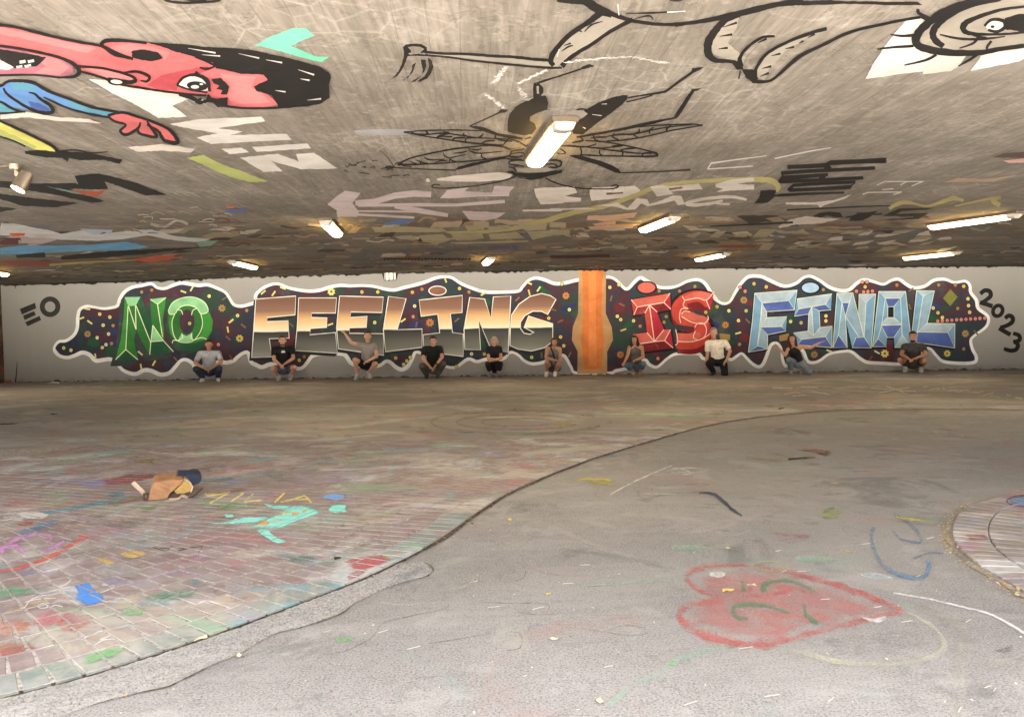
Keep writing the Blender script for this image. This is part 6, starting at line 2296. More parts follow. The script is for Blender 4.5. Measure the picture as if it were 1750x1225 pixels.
PALE_SKIN, MID_SKIN, TAN_SKIN = (0.5, 0.29, 0.2), (0.44, 0.24, 0.16), (0.38, 0.2, 0.125)
PEOPLE = [
    dict(label="person in pale blue short-sleeved shirt and dark jeans, hands clasped, before the green letter O", org=(310, 560), foot=(540, 1060), head=(545, 355), neck=(545, 480), sh=[(385, 520), (705, 520)], elbow=[(300, 690), (755, 680)],
         hand=[(455, 790), (590, 785)], hip=[(470, 850), (620, 850)], knee=[(310, 800), (715, 800)], ankle=[(425, 985), (690, 985)], toe=[(390, 1045), (690, 1045)], skin=TAN_SKIN, hair=(0.02, 0.016, 0.014), hairname="black",
         top=("pale_blue_shirt", (0.4, 0.41, 0.46)), sleeve=0.75, bottom=("dark_denim", (0.035, 0.05, 0.08)), legs=1.97, shoe=("white_trainer", (0.68, 0.66, 0.62)), lean=0.14, nod=0.25),
    dict(label="person in black emblem T-shirt and grey-blue shorts crouching below the letter F", org=(450, 560), foot=(400, 1035), head=(387, 275), neck=(390, 385), sh=[(230, 430), (560, 430)], elbow=[(225, 620), (575, 605)],
         hand=[(330, 710), (415, 705)], hip=[(330, 815), (480, 815)], knee=[(205, 790), (590, 775)], ankle=[(305, 965), (510, 955)], toe=[(290, 1028), (510, 1025)], skin=MID_SKIN, hair=(0.07, 0.035, 0.02), hairname="dark_brown", beard=True,
         top=("black_tshirt", (0.012, 0.012, 0.013)), sleeve=0.66, bottom=("grey_blue_shorts", (0.09, 0.1, 0.14)), legs=0.72, botname="shorts", shoe=("grey_trainer", (0.36, 0.35, 0.33)), sock=True, lean=0.1),
    dict(label="person in grey T-shirt and black shorts raising one fist below the second letter E", org=(580, 555), foot=(450, 1080), head=(557, 260), neck=(560, 375), sh=[(420, 430), (690, 435)], elbow=[(250, 370, 0.18), (715, 640)],
         hand=[(150, 215, 0.2), (545, 715)], hip=[(470, 800), (620, 805)], knee=[(310, 690), (690, 775)], ankle=[(345, 965), (560, 945)], toe=[(310, 1066), (585, 1040)], skin=PALE_SKIN, hair=(0.02, 0.015, 0.012), hairname="black",
         top=("warm_grey_tshirt", (0.25, 0.23, 0.21)), sleeve=0.5, bottom=("black_shorts", (0.012, 0.012, 0.016)), legs=0.68, botname="shorts", shoe=("grey_trainer", (0.36, 0.35, 0.33)), lean=0.05, nod=0.05, curl=1.6),
    dict(label="person in plain black T-shirt and olive grey trousers wearing a dark wristband", org=(700, 555), foot=(430, 1022), head=(465, 315), neck=(452, 425), sh=[(300, 455), (590, 455)], elbow=[(262, 640), (625, 610)],
         hand=[(385, 775), (500, 760)], hip=[(370, 840), (540, 840)], knee=[(240, 770), (645, 745)], ankle=[(330, 950), (530, 950)], toe=[(318, 1010), (530, 1012)], skin=MID_SKIN, hair=(0.018, 0.014, 0.012), hairname="black",
         top=("black_tshirt", (0.012, 0.012, 0.013)), sleeve=0.7, bottom=("olive_grey_trousers", (0.085, 0.085, 0.07)), legs=1.97, shoe=("dark_boot", (0.05, 0.045, 0.04)), lean=0.14, nod=0.22),
    dict(label="person with pale hair in black V-neck top and black cropped trousers, forearms crossed", org=(805, 555), foot=(430, 990), head=(455, 305), neck=(445, 405), sh=[(350, 440), (550, 440)], elbow=[(335, 630), (580, 620)],
         hand=[(480, 640), (400, 665)], hip=[(380, 815), (500, 815)], knee=[(325, 725), (560, 725)], ankle=[(385, 930), (510, 920)], toe=[(370, 975), (470, 985)], skin=MID_SKIN, hair=(0.36, 0.3, 0.24), hairname="ash_blond", hairstyle='bob', fem=True,
         top=("black_top", (0.012, 0.012, 0.014)), sleeve=0.55, bottom=("black_trousers", (0.011, 0.011, 0.014)), legs=1.55, shoe=("grey_black_trainer", (0.16, 0.15, 0.14)), lean=0.14, nod=0.2, size=0.92),
    dict(label="person in grey tank top and shorts with a dark shoulder strap and white trainers", org=(905, 555), foot=(400, 990), head=(482, 335), neck=(475, 435), sh=[(345, 455), (580, 465)], elbow=[(318, 620), (590, 645)],
         hand=[(500, 670), (545, 715)], hip=[(400, 820), (520, 820)], knee=[(330, 700), (555, 775)], ankle=[(330, 895), (490, 890)], toe=[(310, 978), (480, 972)], skin=TAN_SKIN, hair=(0.045, 0.03, 0.02), hairname="brown", hairstyle='bob', fem=True,
         top=("grey_tank_top", (0.16, 0.15, 0.155)), sleeve=0, topname="tank_top", bottom=("dark_grey_shorts", (0.075, 0.068, 0.066)), legs=0.5, botname="shorts", shoe=("white_trainer", (0.68, 0.66, 0.62)), lean=0.12, nod=0.2, size=0.92),
    dict(label="person with long dark hair in brown-grey tank top, cropped jeans and sandals", org=(1045, 555), foot=(480, 982), head=(442, 295), neck=(455, 405), sh=[(350, 435), (575, 430)], elbow=[(310, 590), (605, 620)],
         hand=[(255, 700), (480, 655)], hip=[(420, 810), (540, 810)], knee=[(300, 760), (605, 735)], ankle=[(440, 905), (545, 900)], toe=[(415, 962), (520, 972)], skin=TAN_SKIN, hair=(0.025, 0.016, 0.012), hairname="black_brown", hairstyle='long', fem=True,
         top=("brown_grey_tank", (0.11, 0.095, 0.08)), sleeve=0, topname="tank_top", bottom=("faded_blue_denim", (0.1, 0.13, 0.18)), legs=1.5, shoe=("sandal_tan", (0.22, 0.15, 0.1)), lean=0.1, nod=0.1, size=0.92),
    dict(label="person in white T-shirt and black trousers on one knee beside the red letter S", org=(1185, 545), foot=(430, 1072), head=(390, 275), neck=(392, 395), sh=[(285, 465), (600, 455)], elbow=[(275, 680, 0.1), (690, 620, 0.12)],
         hand=[(252, 900, 0.2), (625, 770, 0.25)], hip=[(370, 800), (560, 800)], knee=[(300, 840), (590, 1030, 0.2)], ankle=[(385, 1000, 0.05), (575, 1035, -0.2)], toe=[(370, 1060), (580, 1055, -0.12)], skin=MID_SKIN, hair=(0.22, 0.19, 0.16), hairname="cropped_grey",
         hdir=((0.0, -0.1, -1.0), (-0.5, -0.4, -0.7)), curl=0.4,
         top=("white_tshirt", (0.72, 0.66, 0.56)), sleeve=0.72, bottom=("black_trousers", (0.011, 0.011, 0.014)), legs=1.97, shoe=("black_shoe", (0.02, 0.018, 0.018)), lean=0.08, nod=0.05),
    dict(label="person in black vest and faded jeans kneeling with both arms spread wide", org=(1310, 555), scale=12.25, foot=(600, 1040), head=(540, 310), neck=(575, 445), sh=[(470, 520), (700, 465)], elbow=[(405, 640, 0.16), (900, 490, 0.05)],
         hand=[(275, 490, 0.1), (1085, 385, 0.02)], hip=[(590, 810), (730, 810)], knee=[(480, 735), (880, 975, 0.25)], ankle=[(520, 955), (740, 1000, -0.05)], toe=[(518, 1028), (715, 1028, 0.05)], skin=MID_SKIN, hair=(0.06, 0.022, 0.014), hairname="auburn", hairstyle='long', fem=True,
         top=("black_vest", (0.012, 0.011, 0.013)), sleeve=0, topname="vest", bottom=("washed_denim", (0.2, 0.23, 0.26)), legs=1.93, shoe=("black_white_trainer", (0.3, 0.28, 0.24)), lean=0.08, nod=0.1, curl=0.3, size=0.95,
         hdir=((-0.5, -0.2, 0.8), (0.8, -0.2, 0.35))),
    dict(label="person in charcoal T-shirt and dark shorts crouching below the letters A and L", org=(1515, 555), scale=12.25, foot=(550, 1038), head=(548, 290), neck=(560, 410), sh=[(390, 490), (735, 490)], elbow=[(340, 640), (790, 650)],
         hand=[(460, 715), (620, 710)], hip=[(480, 845), (640, 845)], knee=[(315, 765), (760, 775)], ankle=[(420, 925), (700, 930)], toe=[(395, 1030), (710, 1030)], skin=TAN_SKIN, hair=(0.02, 0.015, 0.012), hairname="black", beard=True,
         top=("charcoal_tshirt", (0.045, 0.045, 0.045)), sleeve=0.62, bottom=("dark_brown_shorts", (0.05, 0.04, 0.035)), legs=0.7, botname="shorts", shoe=("cream_trainer", (0.55, 0.5, 0.44)), sock=True, lean=0.12, nod=0.12),
]
built = [person(S) for S in PEOPLE]

# emblem on the second person's T-shirt, wristband, shoulder strap
root, D = built[1]
c = D['chest']
ex, ez = -0.0, -0.02
V, F = [], []
yy = c.y - 0.158
for dx, dz, rx, rz in ((-0.022, 0.012, 0.014, 0.02), (0.016, 0.014, 0.014, 0.022), (-0.004, -0.018, 0.05, 0.012), (-0.032, -0.004, 0.012, 0.012), (0.034, -0.004, 0.014, 0.014)):
    add_ball(V, F, Vector((c.x + dx, yy, c.z + 0.01 + dz)), (rx, 0.012, rz), None, 10, 6)
link_mesh("chest_emblem", V, F, plain("white_print", (0.7, 0.7, 0.68), 0.8), root, None, True)
root, D = built[3]
V, F = [], []
w0 = D['ha'][1].lerp(D['el'][1], 0.08)
w1 = D['ha'][1].lerp(D['el'][1], 0.22)
add_limb(V, F, w0, w1, 0.034, 0.036, True, True)
link_mesh("wristband", V, F, cloth_mat("black_tshirt", (0.012, 0.012, 0.013)), root, None, True)
root, D = built[5]
V, F = [], []
a = D['sh'][0].lerp(D['neck'], 0.4) + Vector((0.01, -0.06, 0.05))
b = D['chest'] + Vector((-0.02, -0.165, -0.02))
d_ = D['hp'][1].lerp(D['chest'], 0.35) + Vector((0.0, -0.15, 0.0))
for p, q in ((a, b), (b, d_)):
    add_limb(V, F, p, q, 0.016, 0.016)
link_mesh("shoulder_strap", V, F, cloth_mat("black_tshirt", (0.012, 0.012, 0.013)), root, None, True)

# ================================================================== BACKPACK
BK = 7.955
b0 = on_z(180 + 780 / BK, 810 + 378 / BK, 0)
bagd = (b0 - Vector((0, 0, EYE))).dot(_f)
bmpp = bagd / FOC / BK
bag = empty("backpack", (b0.x, b0.y + 0.08, 0.0175))
bag.rotation_euler = (0, 0, -math.atan2(b0.x, b0.y))
tag(bag, "slumped tan leather backpack with mustard pocket and trailing straps on the bricks", "backpack")


def BJ(x, y, d):
    return Vector(((x - 780) * bmpp, -d, max(0.004, (378 - y) * bmpp - d * 0.12)))


def leather(name, c, r=0.55):
    n = NT(name)
    f = n.noise(14, 5, 0.6, dist=0.6)
    g_ = n.noise(120, 3)
    n.color(n.mix(n.ramp(f, [(0.3, 0), (0.7, 1)]), tuple(v * 0.7 for v in c), tuple(v * 1.15 for v in c))).rough(r)
    n.bump(n.math('ADD', f, n.math('MULTIPLY', g_, 0.25)), 0.7, 0.012)
    return n.m


M_TAN, M_MUST, M_NAVY, M_PALE, M_DKL = leather("tan_leather", (0.34, 0.17, 0.075)), leather("mustard_canvas", (0.42, 0.27, 0.08), 0.85), leather("navy_canvas", (0.025, 0.032, 0.055), 0.8), leather("pale_leather", (0.5, 0.36, 0.25)), leather("dark_leather", (0.07, 0.04, 0.025))


def prism(V, F, front, d0, d1, shrink=0.92, lift=0.0):
    """soft slab with the outline FRONT seen from the camera"""
    cx_ = sum(p[0] for p in front) / len(front)
    cy_ = sum(p[1] for p in front) / len(front)
    i0 = len(V)
    V += [BJ(x, y, d0) for x, y in front]
    V += [BJ(cx_ + (x - cx_) * shrink, cy_ + (y - cy_) * shrink - lift, d1) for x, y in front]
    k = len(front)
    for t in mathutils_tess([Vector((x, y, 0)) for x, y in front]):
        F.append(tuple(i0 + q for q in t))
        F.append(tuple(i0 + k + q for q in t[::-1]))
    for q in range(k):
        F.append((i0 + q, i0 + (q + 1) % k, i0 + k + (q + 1) % k, i0 + k + q))


def crease(o, amp, fr):
    me_c = o.data
    for v in me_c.vertices:
        c = v.co
        w = math.sin(c.x * fr + 2.2 * math.sin(c.z * 30 + c.y * 22)) * 0.6 + math.sin((c.x + c.z * 1.6) * fr * 1.9 + 1.0) * 0.4
        v.co = c + v.normal * amp * w
    me_c.update()


V, F = [], []
prism(V, F, pts("536,366 548,290 572,210 612,118 700,104 820,98 992,106 950,180 880,225 810,285 778,345 772,370"), 0.085, -0.11, 0.9, 6)
o = skin_over("flap", V, F, M_TAN, bag, 0.005, 5)
crease(o, 0.0035, 55)
V, F = [], []
prism(V, F, pts("850,262 930,200 1000,112 1056,150 1098,225 1075,285 1010,306 900,312"), 0.07, -0.08, 0.85, 4)
o = skin_over("pocket", V, F, M_MUST, bag, 0.005, 5)
crease(o, 0.003, 70)
V, F = [], []
prism(V, F, pts("780,372 800,300 860,290 1000,310 1050,300 1030,360 960,372"), 0.06, -0.06, 0.85, 0)
o = skin_over("lining", V, F, M_DKL, bag, 0.006, 3)
V, F = [], []
for a_, b_ in (("1000,112", "1058,150"), ("1058,150", "1100,226"), ("1100,226", "1076,288")):
    add_limb(V, F, BJ(*pts(a_)[0], 0.075), BJ(*pts(b_)[0], 0.075), 0.005, 0.005)
link_mesh("piping", V, F, M_PALE, bag, None, True)
V, F = [], []
prism(V, F, pts("880,92 1000,100 1140,94 1212,108 1230,150 1205,215 1110,262 1075,200 1000,140"), 0.0, -0.16, 0.9, 4)
o = skin_over("navy_base", V, F, M_NAVY, bag, 0.006, 5)
crease(o, 0.003, 60)


def ribbon(name, P_, w, t, mat, wide=(0, 1, 0)):
    bm = bmesh.new()
    W_ = Vector(wide)
    rows = []
    Q = spline([tuple(p) for p in P_], 6)
    for i, p in enumerate(Q):
        p = Vector(p)
        a, b = Vector(Q[max(i - 1, 0)]), Vector(Q[min(i + 1, len(Q) - 1)])
        nn = (b - a).cross(W_).normalized() * t / 2
        rows.append([bm.verts.new(p + W_ * w / 2 + nn), bm.verts.new(p - W_ * w / 2 + nn), bm.verts.new(p - W_ * w / 2 - nn), bm.verts.new(p + W_ * w / 2 - nn)])
    for a, b in zip(rows, rows[1:]):
        for k in range(4):
            bm.faces.new((a[k], a[(k + 1) % 4], b[(k + 1) % 4], b[k]))
    bm.faces.new(rows[0][::-1])
    bm.faces.new(rows[-1])
    return bm_obj(name, bm, mat, bag)


ribbon("strap", [BJ(505, 330, 0.02), BJ(470, 250, 0.03), BJ(420, 190, 0.03), BJ(360, 120, 0.02)], 0.03, 0.007, M_PALE, (0.75, 0.3, 0.45))
ribbon("strap", [BJ(520, 330, 0.0), BJ(420, 325, 0.02), BJ(250, 345, 0.04), BJ(60, 372, 0.05)], 0.028, 0.006, leather("olive_webbing", (0.2, 0.13, 0.06), 0.9))
ribbon("strap", [BJ(1000, 365, 0.1), BJ(1100, 350, 0.08), BJ(1180, 330, 0.02), BJ(1235, 312, -0.03)], 0.026, 0.006, M_DKL)
ribbon("strap", [BJ(800, 365, 0.1), BJ(850, 340, 0.13), BJ(920, 330, 0.13), BJ(960, 310, 0.11), BJ(1030, 345, 0.12)], 0.024, 0.008, M_PALE, (0.2, 0.9, 0.3))
bm = bmesh.new()
for (x0, y0, x1, y1) in ((485, 262, 550, 262), (485, 340, 545, 340), (490, 262, 490, 345), (548, 262, 542, 345)):
    cyl(bm, BJ(x0, y0, 0.07), BJ(x1, y1, 0.07), 0.008, 0.008, 8)
bm_obj("buckle", bm, M_DKL, bag)

# ================================================================== CHALK ON THE GROUND
F1, F2, F3 = (0, 640, 2.0935), (560, 640, 2.0935), (1130, 640, 2.0935)
G1, G2, G3, G4 = (0, 870, 3.451), (300, 850, 3.889), (1120, 940, 2.778), (0, 640, 3.889)
AB, PB = 0.003, 0.0182       # just over the asphalt, just over the pavers
KF = 1.5
red_l, red_h, red_s = chalk(206, 122, 114, 0.42, KF), chalk(210, 106, 100, 0.42, KF), chalk(208, 112, 104, 0.3, KF)
P = Paint('floor', *G3, base=AB)
HT = "150,130 200,90 300,72 480,80 640,110 800,150 960,200 1080,250 1165,288 1080,312 960,340 860,370 700,405 560,450 400,445 270,420 170,375 115,320 140,275 230,250 330,240 250,210 190,180"
P.poly(HT, red_l, 4)
P.stroke(HT, [16, 18, 14, 14, 26, 30, 34, 36, 26, 30, 34, 26, 30, 34, 40, 44, 36, 30, 34, 26, 20, 18, 20], red_h, 4, True, 0.2)
P.stroke(HT, [50, 50, 40, 40, 60, 66, 70, 70, 50, 60, 70, 60, 60, 80, 90, 100, 80, 66, 66, 56, 46, 40, 44], red_s, 4, True, 0.25)
P.stroke("560,215 660,185 720,205", [16, 26, 10], red_l, 4)
P.stroke("330,240 460,215 620,205", [12, 30, 12], red_l, 4)
P.build("chalk_heart", ground, "large red chalk heart lying on its side")
gr = chalk(92, 140, 104, 0.6, KF)
P = Paint('floor', *G3, base=AB + 0.002)
for q, w in (("520,200 512,178 560,152 640,152 720,180 760,200", [30, 34, 20, 18, 20, 14]), ("365,300 380,270 450,262 540,272 640,305", [24, 26, 24, 22, 14]), ("370,300 390,325 440,330", [22, 20, 10]), ("710,262 715,310 770,355", [16, 20, 30]), ("410,150 425,200", [18, 22])):
    P.stroke(q, w, gr, 4, False, 0.2)
P.build("chalk_scrawl", ground, "green chalk scrawl inside the red heart")
cream, whit, pgrn = chalk(206, 200, 172, 0.42, KF), chalk(226, 224, 216, 0.6, KF), chalk(176, 200, 176, 0.4, KF)
lcream = chalk(200, 194, 170, 0.26, KF)
P = Paint('floor', *G3, base=AB)
P.stroke("560,450 700,490 850,530 1000,545 1150,540 1280,520 1370,470 1350,400 1280,340 1200,300", [26, 34, 34, 36, 30, 34, 44, 30, 22, 18], cream, 5, False, 0.15)
P.stroke("1180,262 1300,290 1430,350 1470,430 1440,550 1440,650 1430,800", [40, 70, 90, 110, 100, 110, 110], lcream, 5, False, 0.12)
P.stroke("1130,205 1300,235 1450,270 1600,310 1760,400", [10, 12, 13, 15, 17], whit, 5)
P.poly("720,420 900,405 1200,360 1350,420 1300,500 1050,520 850,510", chalk(120, 112, 104, 0.2, KF), 3)
P.build("chalk_loop", ground, "big cream chalk loop beside the heart")
P = Paint('floor', *G3, base=AB)
P.stroke("390,452 250,475 130,512 50,560 -20,600 -120,650 -220,740", [30, 44, 46, 40, 40, 40, 50], pgrn, 5, False, 0.2)
P.ell(80, 540, 18, 16, chalk(136, 196, 128, 0.5, KF), 0, 16, 0.2)
P.poly("650,20 890,48 885,72 760,72 640,52", pgrn, jit=4)
P.poly("940,110 1030,102 1130,125 1150,148 1040,150 980,135", chalk(196, 206, 204, 0.5, KF), jit=5)
P.poly("960,318 1030,328 1105,308 1110,335 1060,352 1010,345", whit, jit=3)
P.ell(295, 118, 48, 16, whit, 0, 20, 0.15)
P.stroke([(545 + 75 * math.cos(a), 78 + 24 * math.sin(a)) for a in [2 * math.pi * k / 20 for k in range(20)]], 9, chalk(206, 200, 120, 0.5, KF), 0, True, 0.3)
P.stroke("1110,90 1180,130 1270,132 1300,75 1285,48", [26, 20, 22, 26, 20], chalk(120, 152, 182, 0.5, KF), 4, False, 0.2)
P.poly("1550,520 1760,500 1760,560 1600,570", lcream, jit=6)
P.poly("1590,480 1700,455 1720,480 1650,495", chalk(96, 90, 84, 0.4, KF), jit=5)
P.build("chalk_smudges", ground, "pale green, blue and white chalk smudges around the heart")
P = Paint('floor', *F3, base=AB)
bl = chalk(112, 140, 164, 0.45, KF)
for q, w in (("760,545 752,600 790,680 850,715 940,722 960,675", [20, 18, 20, 22, 24, 20]), ("830,500 900,545 930,600 860,590 830,560", [12, 16, 14, 12, 10]), ("900,660 960,640 1010,640", [10, 14, 8])):
    P.stroke(q, w, bl, 4, False, 0.25)
P.stroke("560,500 620,478 580,492 640,495 580,512 630,512", [10, 14, 14, 14, 12, 8], chalk(168, 184, 104, 0.55, KF), 4)
P.stroke("840,512 900,520 980,528", [10, 14, 4], chalk(214, 206, 110, 0.6, KF), 4)
P.stroke("650,630 685,640", [8, 8], chalk(206, 200, 120, 0.5, KF), 0)
P.poly("20,615 130,612 245,628 130,640 30,636", pgrn, jit=4)
P.poly("470,650 600,642 660,670 560,682 480,668", pgrn, jit=4)
P.poly("400,580 480,565 560,590 480,615 420,610", chalk(170, 140, 150, 0.3, KF), jit=4)
P.poly("380,560 560,575 540,590 400,578", chalk(190, 130, 126, 0.35, KF), jit=3)
P.stroke("135,425 190,430 250,480 290,508", [5, 12, 14, 5], chalk(70, 80, 92, 0.75, KF), 4, False, 0.15)
P.poly("280,295 380,300 480,305 420,312 300,305", chalk(190, 176, 110, 0.45, KF), jit=3)
P.poly("460,270 560,268 620,275 540,282", chalk(156, 96, 76, 0.5, KF), jit=3)
P.stroke("30,345 90,335 160,342 120,352 60,350", [4, 5, 5, 4, 4], whit, 4)
P.stroke("60,430 -60,428", [3, 3], whit, 0)
for k in range(30):
    x, y = R.uniform(40, 1000), R.uniform(300, 640)
    P.poly([(x + R.uniform(-60, 0), y + R.uniform(-5, 5)), (x + R.uniform(0, 60), y + R.uniform(-7, 0)), (x + R.uniform(30, 90), y + R.uniform(0, 9)), (x - R.uniform(0, 40), y + R.uniform(2, 11))],
           R.choice([chalk(170, 160, 146, 0.25, KF), chalk(150, 116, 106, 0.25, KF), chalk(138, 150, 138, 0.25, KF), chalk(150, 146, 110, 0.25, KF)]), 3)
P.build("chalk_scribbles", ground, "blue, green and yellow chalk scribbles on the asphalt")
P = Paint('floor', *F2, base=AB)
P.stroke("1008,432 1100,382 1232,325", [5, 7, 6], whit, 4)
P.stroke("1215,345 1250,335 1300,352 1270,358 1230,350", [5, 6, 6, 5, 4], whit, 4)
P.stroke("890,380 940,374 1010,380 990,388 930,386 1020,396", [8, 10, 12, 8, 8, 4], chalk(206, 196, 96, 0.65, KF), 4)
P.ell(60, 948, 42, 13, chalk(136, 186, 124, 0.45, KF), 0, 20, 0.2)
P.poly("1210,612 1320,606 1400,618 1300,636 1215,632", pgrn, jit=4)
P.stroke("900,760 1000,752 1110,745 1260,735", [8, 14, 14, 8], pgrn, 4, False, 0.2)
dk = chalk(96, 92, 86, 0.4, KF)
for q, w in (("0,1005 80,985 160,940 200,890 300,865 420,840 430,820", [4, 5, 5, 5, 4, 4, 3]), ("540,815 640,820 780,822 790,845", [4, 5, 5, 4]), ("680,852 760,862 850,856", [4, 5, 3]), ("360,965 460,950 580,930", [4, 5, 3]),
             ("1000,920 1060,900 1130,910 1140,930 1060,935 1010,925", [4, 5, 5, 5, 5, 4]), ("710,700 700,730 660,745", [3, 5, 3]), ("640,990 690,980 690,930 640,925", [5, 5, 4, 3])):
    P.stroke(q, w, dk, 4)
for q, w in (("440,770 500,760 520,730 510,695 430,690", [18, 26, 24, 18, 10]), ("120,815 280,825 430,818", [8, 16, 6]), ("860,900 960,915 1080,935", [12, 20, 12]), ("40,870 180,885 280,865", [6, 14, 8])):
    P.stroke(q, w, lcream, 4, False, 0.2)
P.build("chalk_scribbles", ground, "white, green and grey chalk curves in the middle of the asphalt")

# on the pavers
P = Paint('floor', *F1, base=PB)
ye = chalk(226, 212, 120, 0.85, 1.1)
P.frame(330, 830, 4.7)
for q in ("95,80 118,99 200,88 300,66", "300,66 220,112 135,160", "405,78 355,112 305,146", "485,85 410,146 550,140", "735,75 695,115 655,155", "705,152 800,128 895,98 925,125 950,156", "820,130 935,128"):
    P.stroke(q, 15, ye, 0, False, 0.2)
P.build("chalk_name", paving, "yellow chalk capitals MILIA beside the backpack")
P = Paint('floor', *F1, base=PB)
P.frame(330, 830, 4.7).poly("1005,115 1090,80 1230,82 1228,118 1170,145", chalk(120, 160, 214, 0.8, 1.1), jit=3)
P.frame(*F1)
P.poly("1110,150 1160,142 1195,150 1150,158 1100,156", chalk(130, 176, 110, 0.5, KF), jit=3)
P.build("chalk_patch", paving, "light blue chalk patch at the end of the yellow name")
P = Paint('floor', *G2, base=PB)
cy, orr = chalk(136, 220, 206, 0.8, 1.05), chalk(226, 156, 84, 0.8, 1.1)
P.frame(330, 830, 4.7)
for q in ("440,355 520,320 640,270 720,215 800,180 870,178 1040,205 1060,225 960,260 860,300 740,355 680,370 560,368", "95,328 240,318 340,285 420,268 620,268 560,310 400,320 250,330", "245,250 325,255 332,275 265,275",
          "505,375 600,370 615,400 690,450 765,480 700,490 640,480 560,420 520,405", "1075,215 1110,185 1160,170 1230,168 1232,215 1250,230 1160,240 1090,235", "555,162 640,175 760,182 800,195 740,215 640,210 590,190"):
    P.poly(q, cy, jit=5)
P.n += 4
for q in ("500,330 590,305 612,330 600,342 520,340", "600,305 700,295 750,302 640,312", "670,265 720,245 710,270", "725,235 780,220 790,240 740,248", "800,240 850,238 840,260 790,262", "880,220 910,215 915,230 885,240"):
    P.poly(q, orr, jit=5)
P.build("chalk_figure", paving, "turquoise chalk figure with orange blots")
P = Paint('floor', *G1, base=PB)
mg, rd, bb = chalk(206, 150, 198, 0.62, 1.2), chalk(210, 104, 92, 0.72, 1.3), chalk(76, 138, 214, 0.85, 1.3)
for q, w in (("0,270 60,215 150,175 260,165 305,185 270,220", [40, 34, 26, 18, 20, 14]), ("20,240 100,240 140,270", [30, 40, 20]), ("250,270 310,245 380,205", [14, 26, 20])):
    P.stroke(q, w, mg, 4, False, 0.2)
P.stroke("-40,392 100,368 200,338 300,298 400,240 470,196", [14, 22, 22, 26, 26, 20], rd, 4, False, 0.15)
P.poly("462,165 516,160 520,185 490,205 468,195", rd, jit=3)
P.poly("440,466 520,455 562,512 602,520 622,572 520,582 450,560 462,520", bb, jit=5)
wh2 = chalk(236, 232, 224, 0.72, KF)
for q in ("145,606 180,560 240,535 320,524 390,500", "150,572 230,552 330,548", "222,592 258,580 282,600 240,608 222,592", "300,600 330,590 372,600", "540,770 600,745 650,770 590,795 640,792", "560,830 610,800 700,790", "420,440 380,470 330,480", "600,470 680,478 590,520", "0,50 60,42 90,60 40,82 0,80", "480,800 530,770"):
    P.stroke(q, 7, wh2, 4, False, 0.2)
P.n += 2
for q, m_ in (("700,280 800,262 875,285 790,315 720,300", chalk(226, 196, 120, 0.65, KF)), ("555,315 620,312 692,345 640,355", chalk(226, 196, 120, 0.65, KF)), ("200,645 350,600 460,650 330,705 200,735", chalk(216, 112, 130, 0.42, KF)),
              ("-20,690 130,650 200,715 110,790 -20,790", chalk(214, 124, 92, 0.42, KF)), ("320,690 470,640 560,690 420,760 340,740", chalk(206, 96, 96, 0.4, KF)), ("470,920 560,870 700,838 800,830 720,880 580,930 500,950", chalk(128, 200, 116, 0.48, KF)),
              ("-20,830 150,800 230,850 60,900 -20,900", chalk(190, 110, 86, 0.5, KF)), ("90,760 220,700 260,760 150,830 90,850", chalk(226, 220, 212, 0.36, KF)), ("540,100 700,70 900,60 860,110 700,150", chalk(150, 146, 130, 0.4, KF)),
              ("330,250 480,230 620,240 600,330 400,330", chalk(190, 182, 164, 0.4, KF)), ("500,370 700,330 900,350 800,440 620,440", chalk(196, 190, 180, 0.4, KF)), ("-20,470 150,490 250,480 200,530 -20,560", chalk(120, 180, 140, 0.5, KF)),
              ("850,540 1050,500 1208,490 1100,550 900,580", chalk(120, 180, 146, 0.5, KF)), ("700,620 860,590 850,650 740,660", chalk(130, 190, 130, 0.5, KF)), ("190,30 300,50 260,80 120,70 90,40", wh2), ("100,95 200,92 180,120 110,115", chalk(196, 110, 96, 0.6, KF))):
    P.poly(q, m_, 3)
P.build("chalk_rubbings", paving, "magenta, red and blue chalk rubbings on the near bricks")
P = Paint('floor', *F1, base=PB)
cyb = chalk(112, 176, 190, 0.55, KF)
for q, m_ in (("105,505 250,480 400,450 490,440 470,458 320,478 200,505 120,520", cyb), ("50,575 150,535 235,515 215,540 120,572 60,592", chalk(116, 160, 196, 0.5, KF)), ("340,382 450,368 565,358 585,372 470,398 370,406", chalk(176, 76, 80, 0.55, KF)),
              ("380,435 440,425 450,440 400,446", cyb), ("690,385 840,372 850,385 700,398", cyb), ("0,505 60,500 130,515 60,530 0,532", chalk(226, 224, 216, 0.6, KF)), ("470,312 560,305 550,325 480,322", chalk(196, 180, 96, 0.5, KF)), ("610,360 720,338 800,345 700,365", chalk(170, 164, 152, 0.45, KF)),
              ("500,480 570,472 560,490 505,495", chalk(130, 186, 110, 0.5, KF)), ("760,480 850,462 880,470 800,495", chalk(140, 190, 120, 0.5, KF)), ("740,430 870,412 900,418 800,436", chalk(180, 130, 104, 0.5, KF)), ("930,350 1070,345 1060,385 1000,400 950,375", chalk(190, 186, 176, 0.4, KF))):
    P.poly(q, m_, jit=4)
P.build("chalk_rubbings", paving, "blue-green and red chalk smears around the backpack")
P = Paint('floor', *G2, base=PB)
P.poly("1100,445 1250,400 1452,420 1350,482 1180,512 1150,472", chalk(206, 100, 100, 0.55, KF), 3)
P.poly("1150,525 1300,490 1200,560 1140,580", chalk(200, 110, 106, 0.5, KF), 3)
P.ell(1360, 322, 24, 16, chalk(130, 190, 180, 0.5, KF), 0, 14, 0.2)
P.poly("700,420 900,405 940,430 780,455", chalk(120, 160, 140, 0.5, KF), 3)
